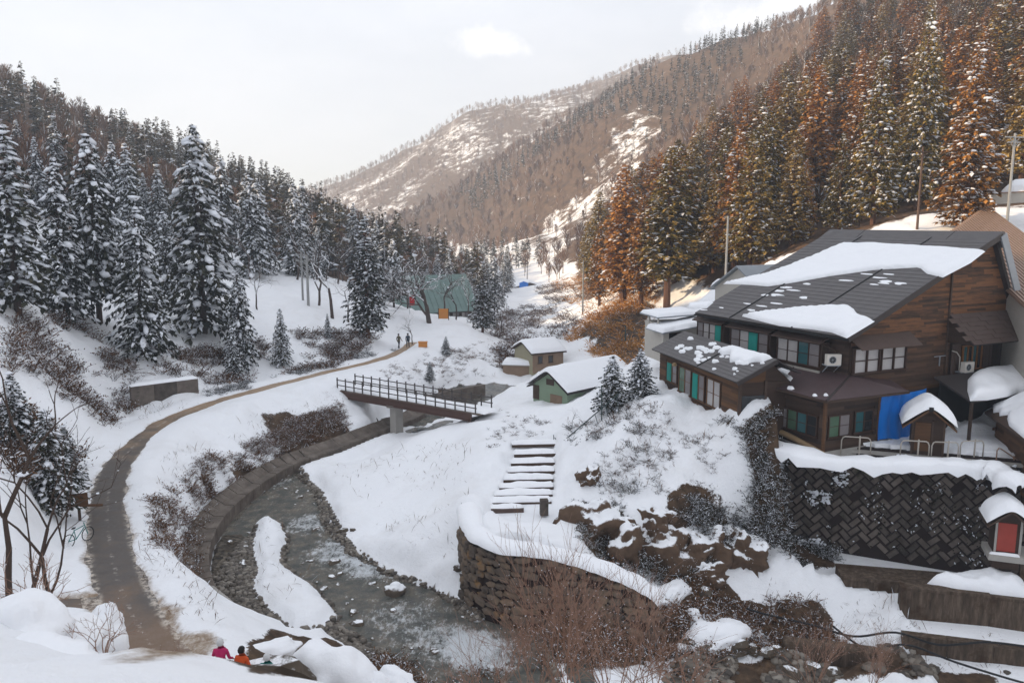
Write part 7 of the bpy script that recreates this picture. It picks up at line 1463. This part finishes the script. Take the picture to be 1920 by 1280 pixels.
for a, b in (((-.52, 0, .33), (-.12, 0, .30)), ((-.12, 0, .30), (-.2, 0, .78)), ((-.52, 0, .33), (-.19, 0, .72)), ((-.12, 0, .30), (.36, 0, .72)), ((-.19, 0, .74), (.35, 0, .80)), ((.34, 0, .95), (.52, 0, .33))): mb.tube([a, b], .02, 6)
mb.build('frame', MAT['cloth_teal'], bk); mb = MB(); mb.blob((-.21, 0, .86), (.14, .07, .045), rk, .05); mb.build('saddle', MAT['black'], bk); mb = MB(); mb.tube([(.30, -.28, .98), (.36, -.1, 1.0), (.36, .1, 1.0), (.30, .28, .98)], .015, 6); mb.build('handlebar', MAT['grey_metal'], bk)
p = hit(122, 882); mb = MB(); mb.b2(-.3, .3, -.22, .22, 0, .3); mb.b2(-.33, .33, -.25, .25, .3, .34)
o = mb.build('blue_crate', MAT['tarp']); o.location = p; tag(o, 'small blue crate half buried in snow left of the path', 'crate')
# things by the hall
p = at(769, 112); fl = empty('red_banner', p, 0, 'red banner on a pole at the path end before the green hall', 'banner'); mb = MB(); mb.tube([(0, 0, -.3), (0, 0, 2.6)], .03, 6); mb.build('pole', MAT['grey_metal'], fl); mb = MB(); mb.add([(0.03, 0, 1.2), (.4, .05, 1.15), (.75, -.03, 1.2), (.75, -.03, 2.5), (.4, .05, 2.55), (.03, 0, 2.55)], ((0, 1, 4, 5), (1, 2, 3, 4))); plain('banner_red', (.50, .015, .02), .7, .1, 4); mb.build('cloth', MAT['banner_red'], fl)
p = PY(832, 612, 112); ob = empty('orange_notice', (p[0], p[1], H(p[0], p[1])), 0, 'small orange notice board in the snow before the green hall', 'sign'); mb = MB(); mb.b2(-.7, .7, -.05, .05, .1, 1.5); plain('notice_orange', (.55, .22, .05), .7, .1, 3); mb.build('panel', MAT['notice_orange'], ob); mb = MB(); mb.b2(-.75, -.65, -.06, .06, -.4, 1.55); mb.b2(.65, .75, -.06, .06, -.4, 1.55); mb.build('post', MAT['timber'], ob)
p = hit(793, 650); mb = MB(); mb.b2(-.5, .5, -.3, .3, 0, .55); mb.b2(-.55, .55, -.35, .35, .55, .62); o = mb.build('orange_box', MAT['notice_orange']); o.location = p; tag(o, 'orange storage box beside the path end', 'box')
# ---------------------------------------------------------------- valley haze
mb = MB(); mb.b2(-660, 960, -110, 1600, -40, 300); hz = mb.build('haze', MAT['snow']); hz.data.materials.clear()
hm = bpy.data.materials.new('haze'); hm.use_nodes = True; nt = hm.node_tree; nt.nodes.clear(); ho_ = nt.nodes.new('ShaderNodeOutputMaterial'); pv = nt.nodes.new('ShaderNodeVolumePrincipled'); pv.inputs['Color'].default_value = (.80, .89, 1, 1); pv.inputs['Density'].default_value = HAZE; pv.inputs['Anisotropy'].default_value = .2
nt.links.new(pv.outputs[0], ho_.inputs['Volume']); hz.data.materials.append(hm); tag(hz, 'thin winter haze filling the valley', kind='stuff')
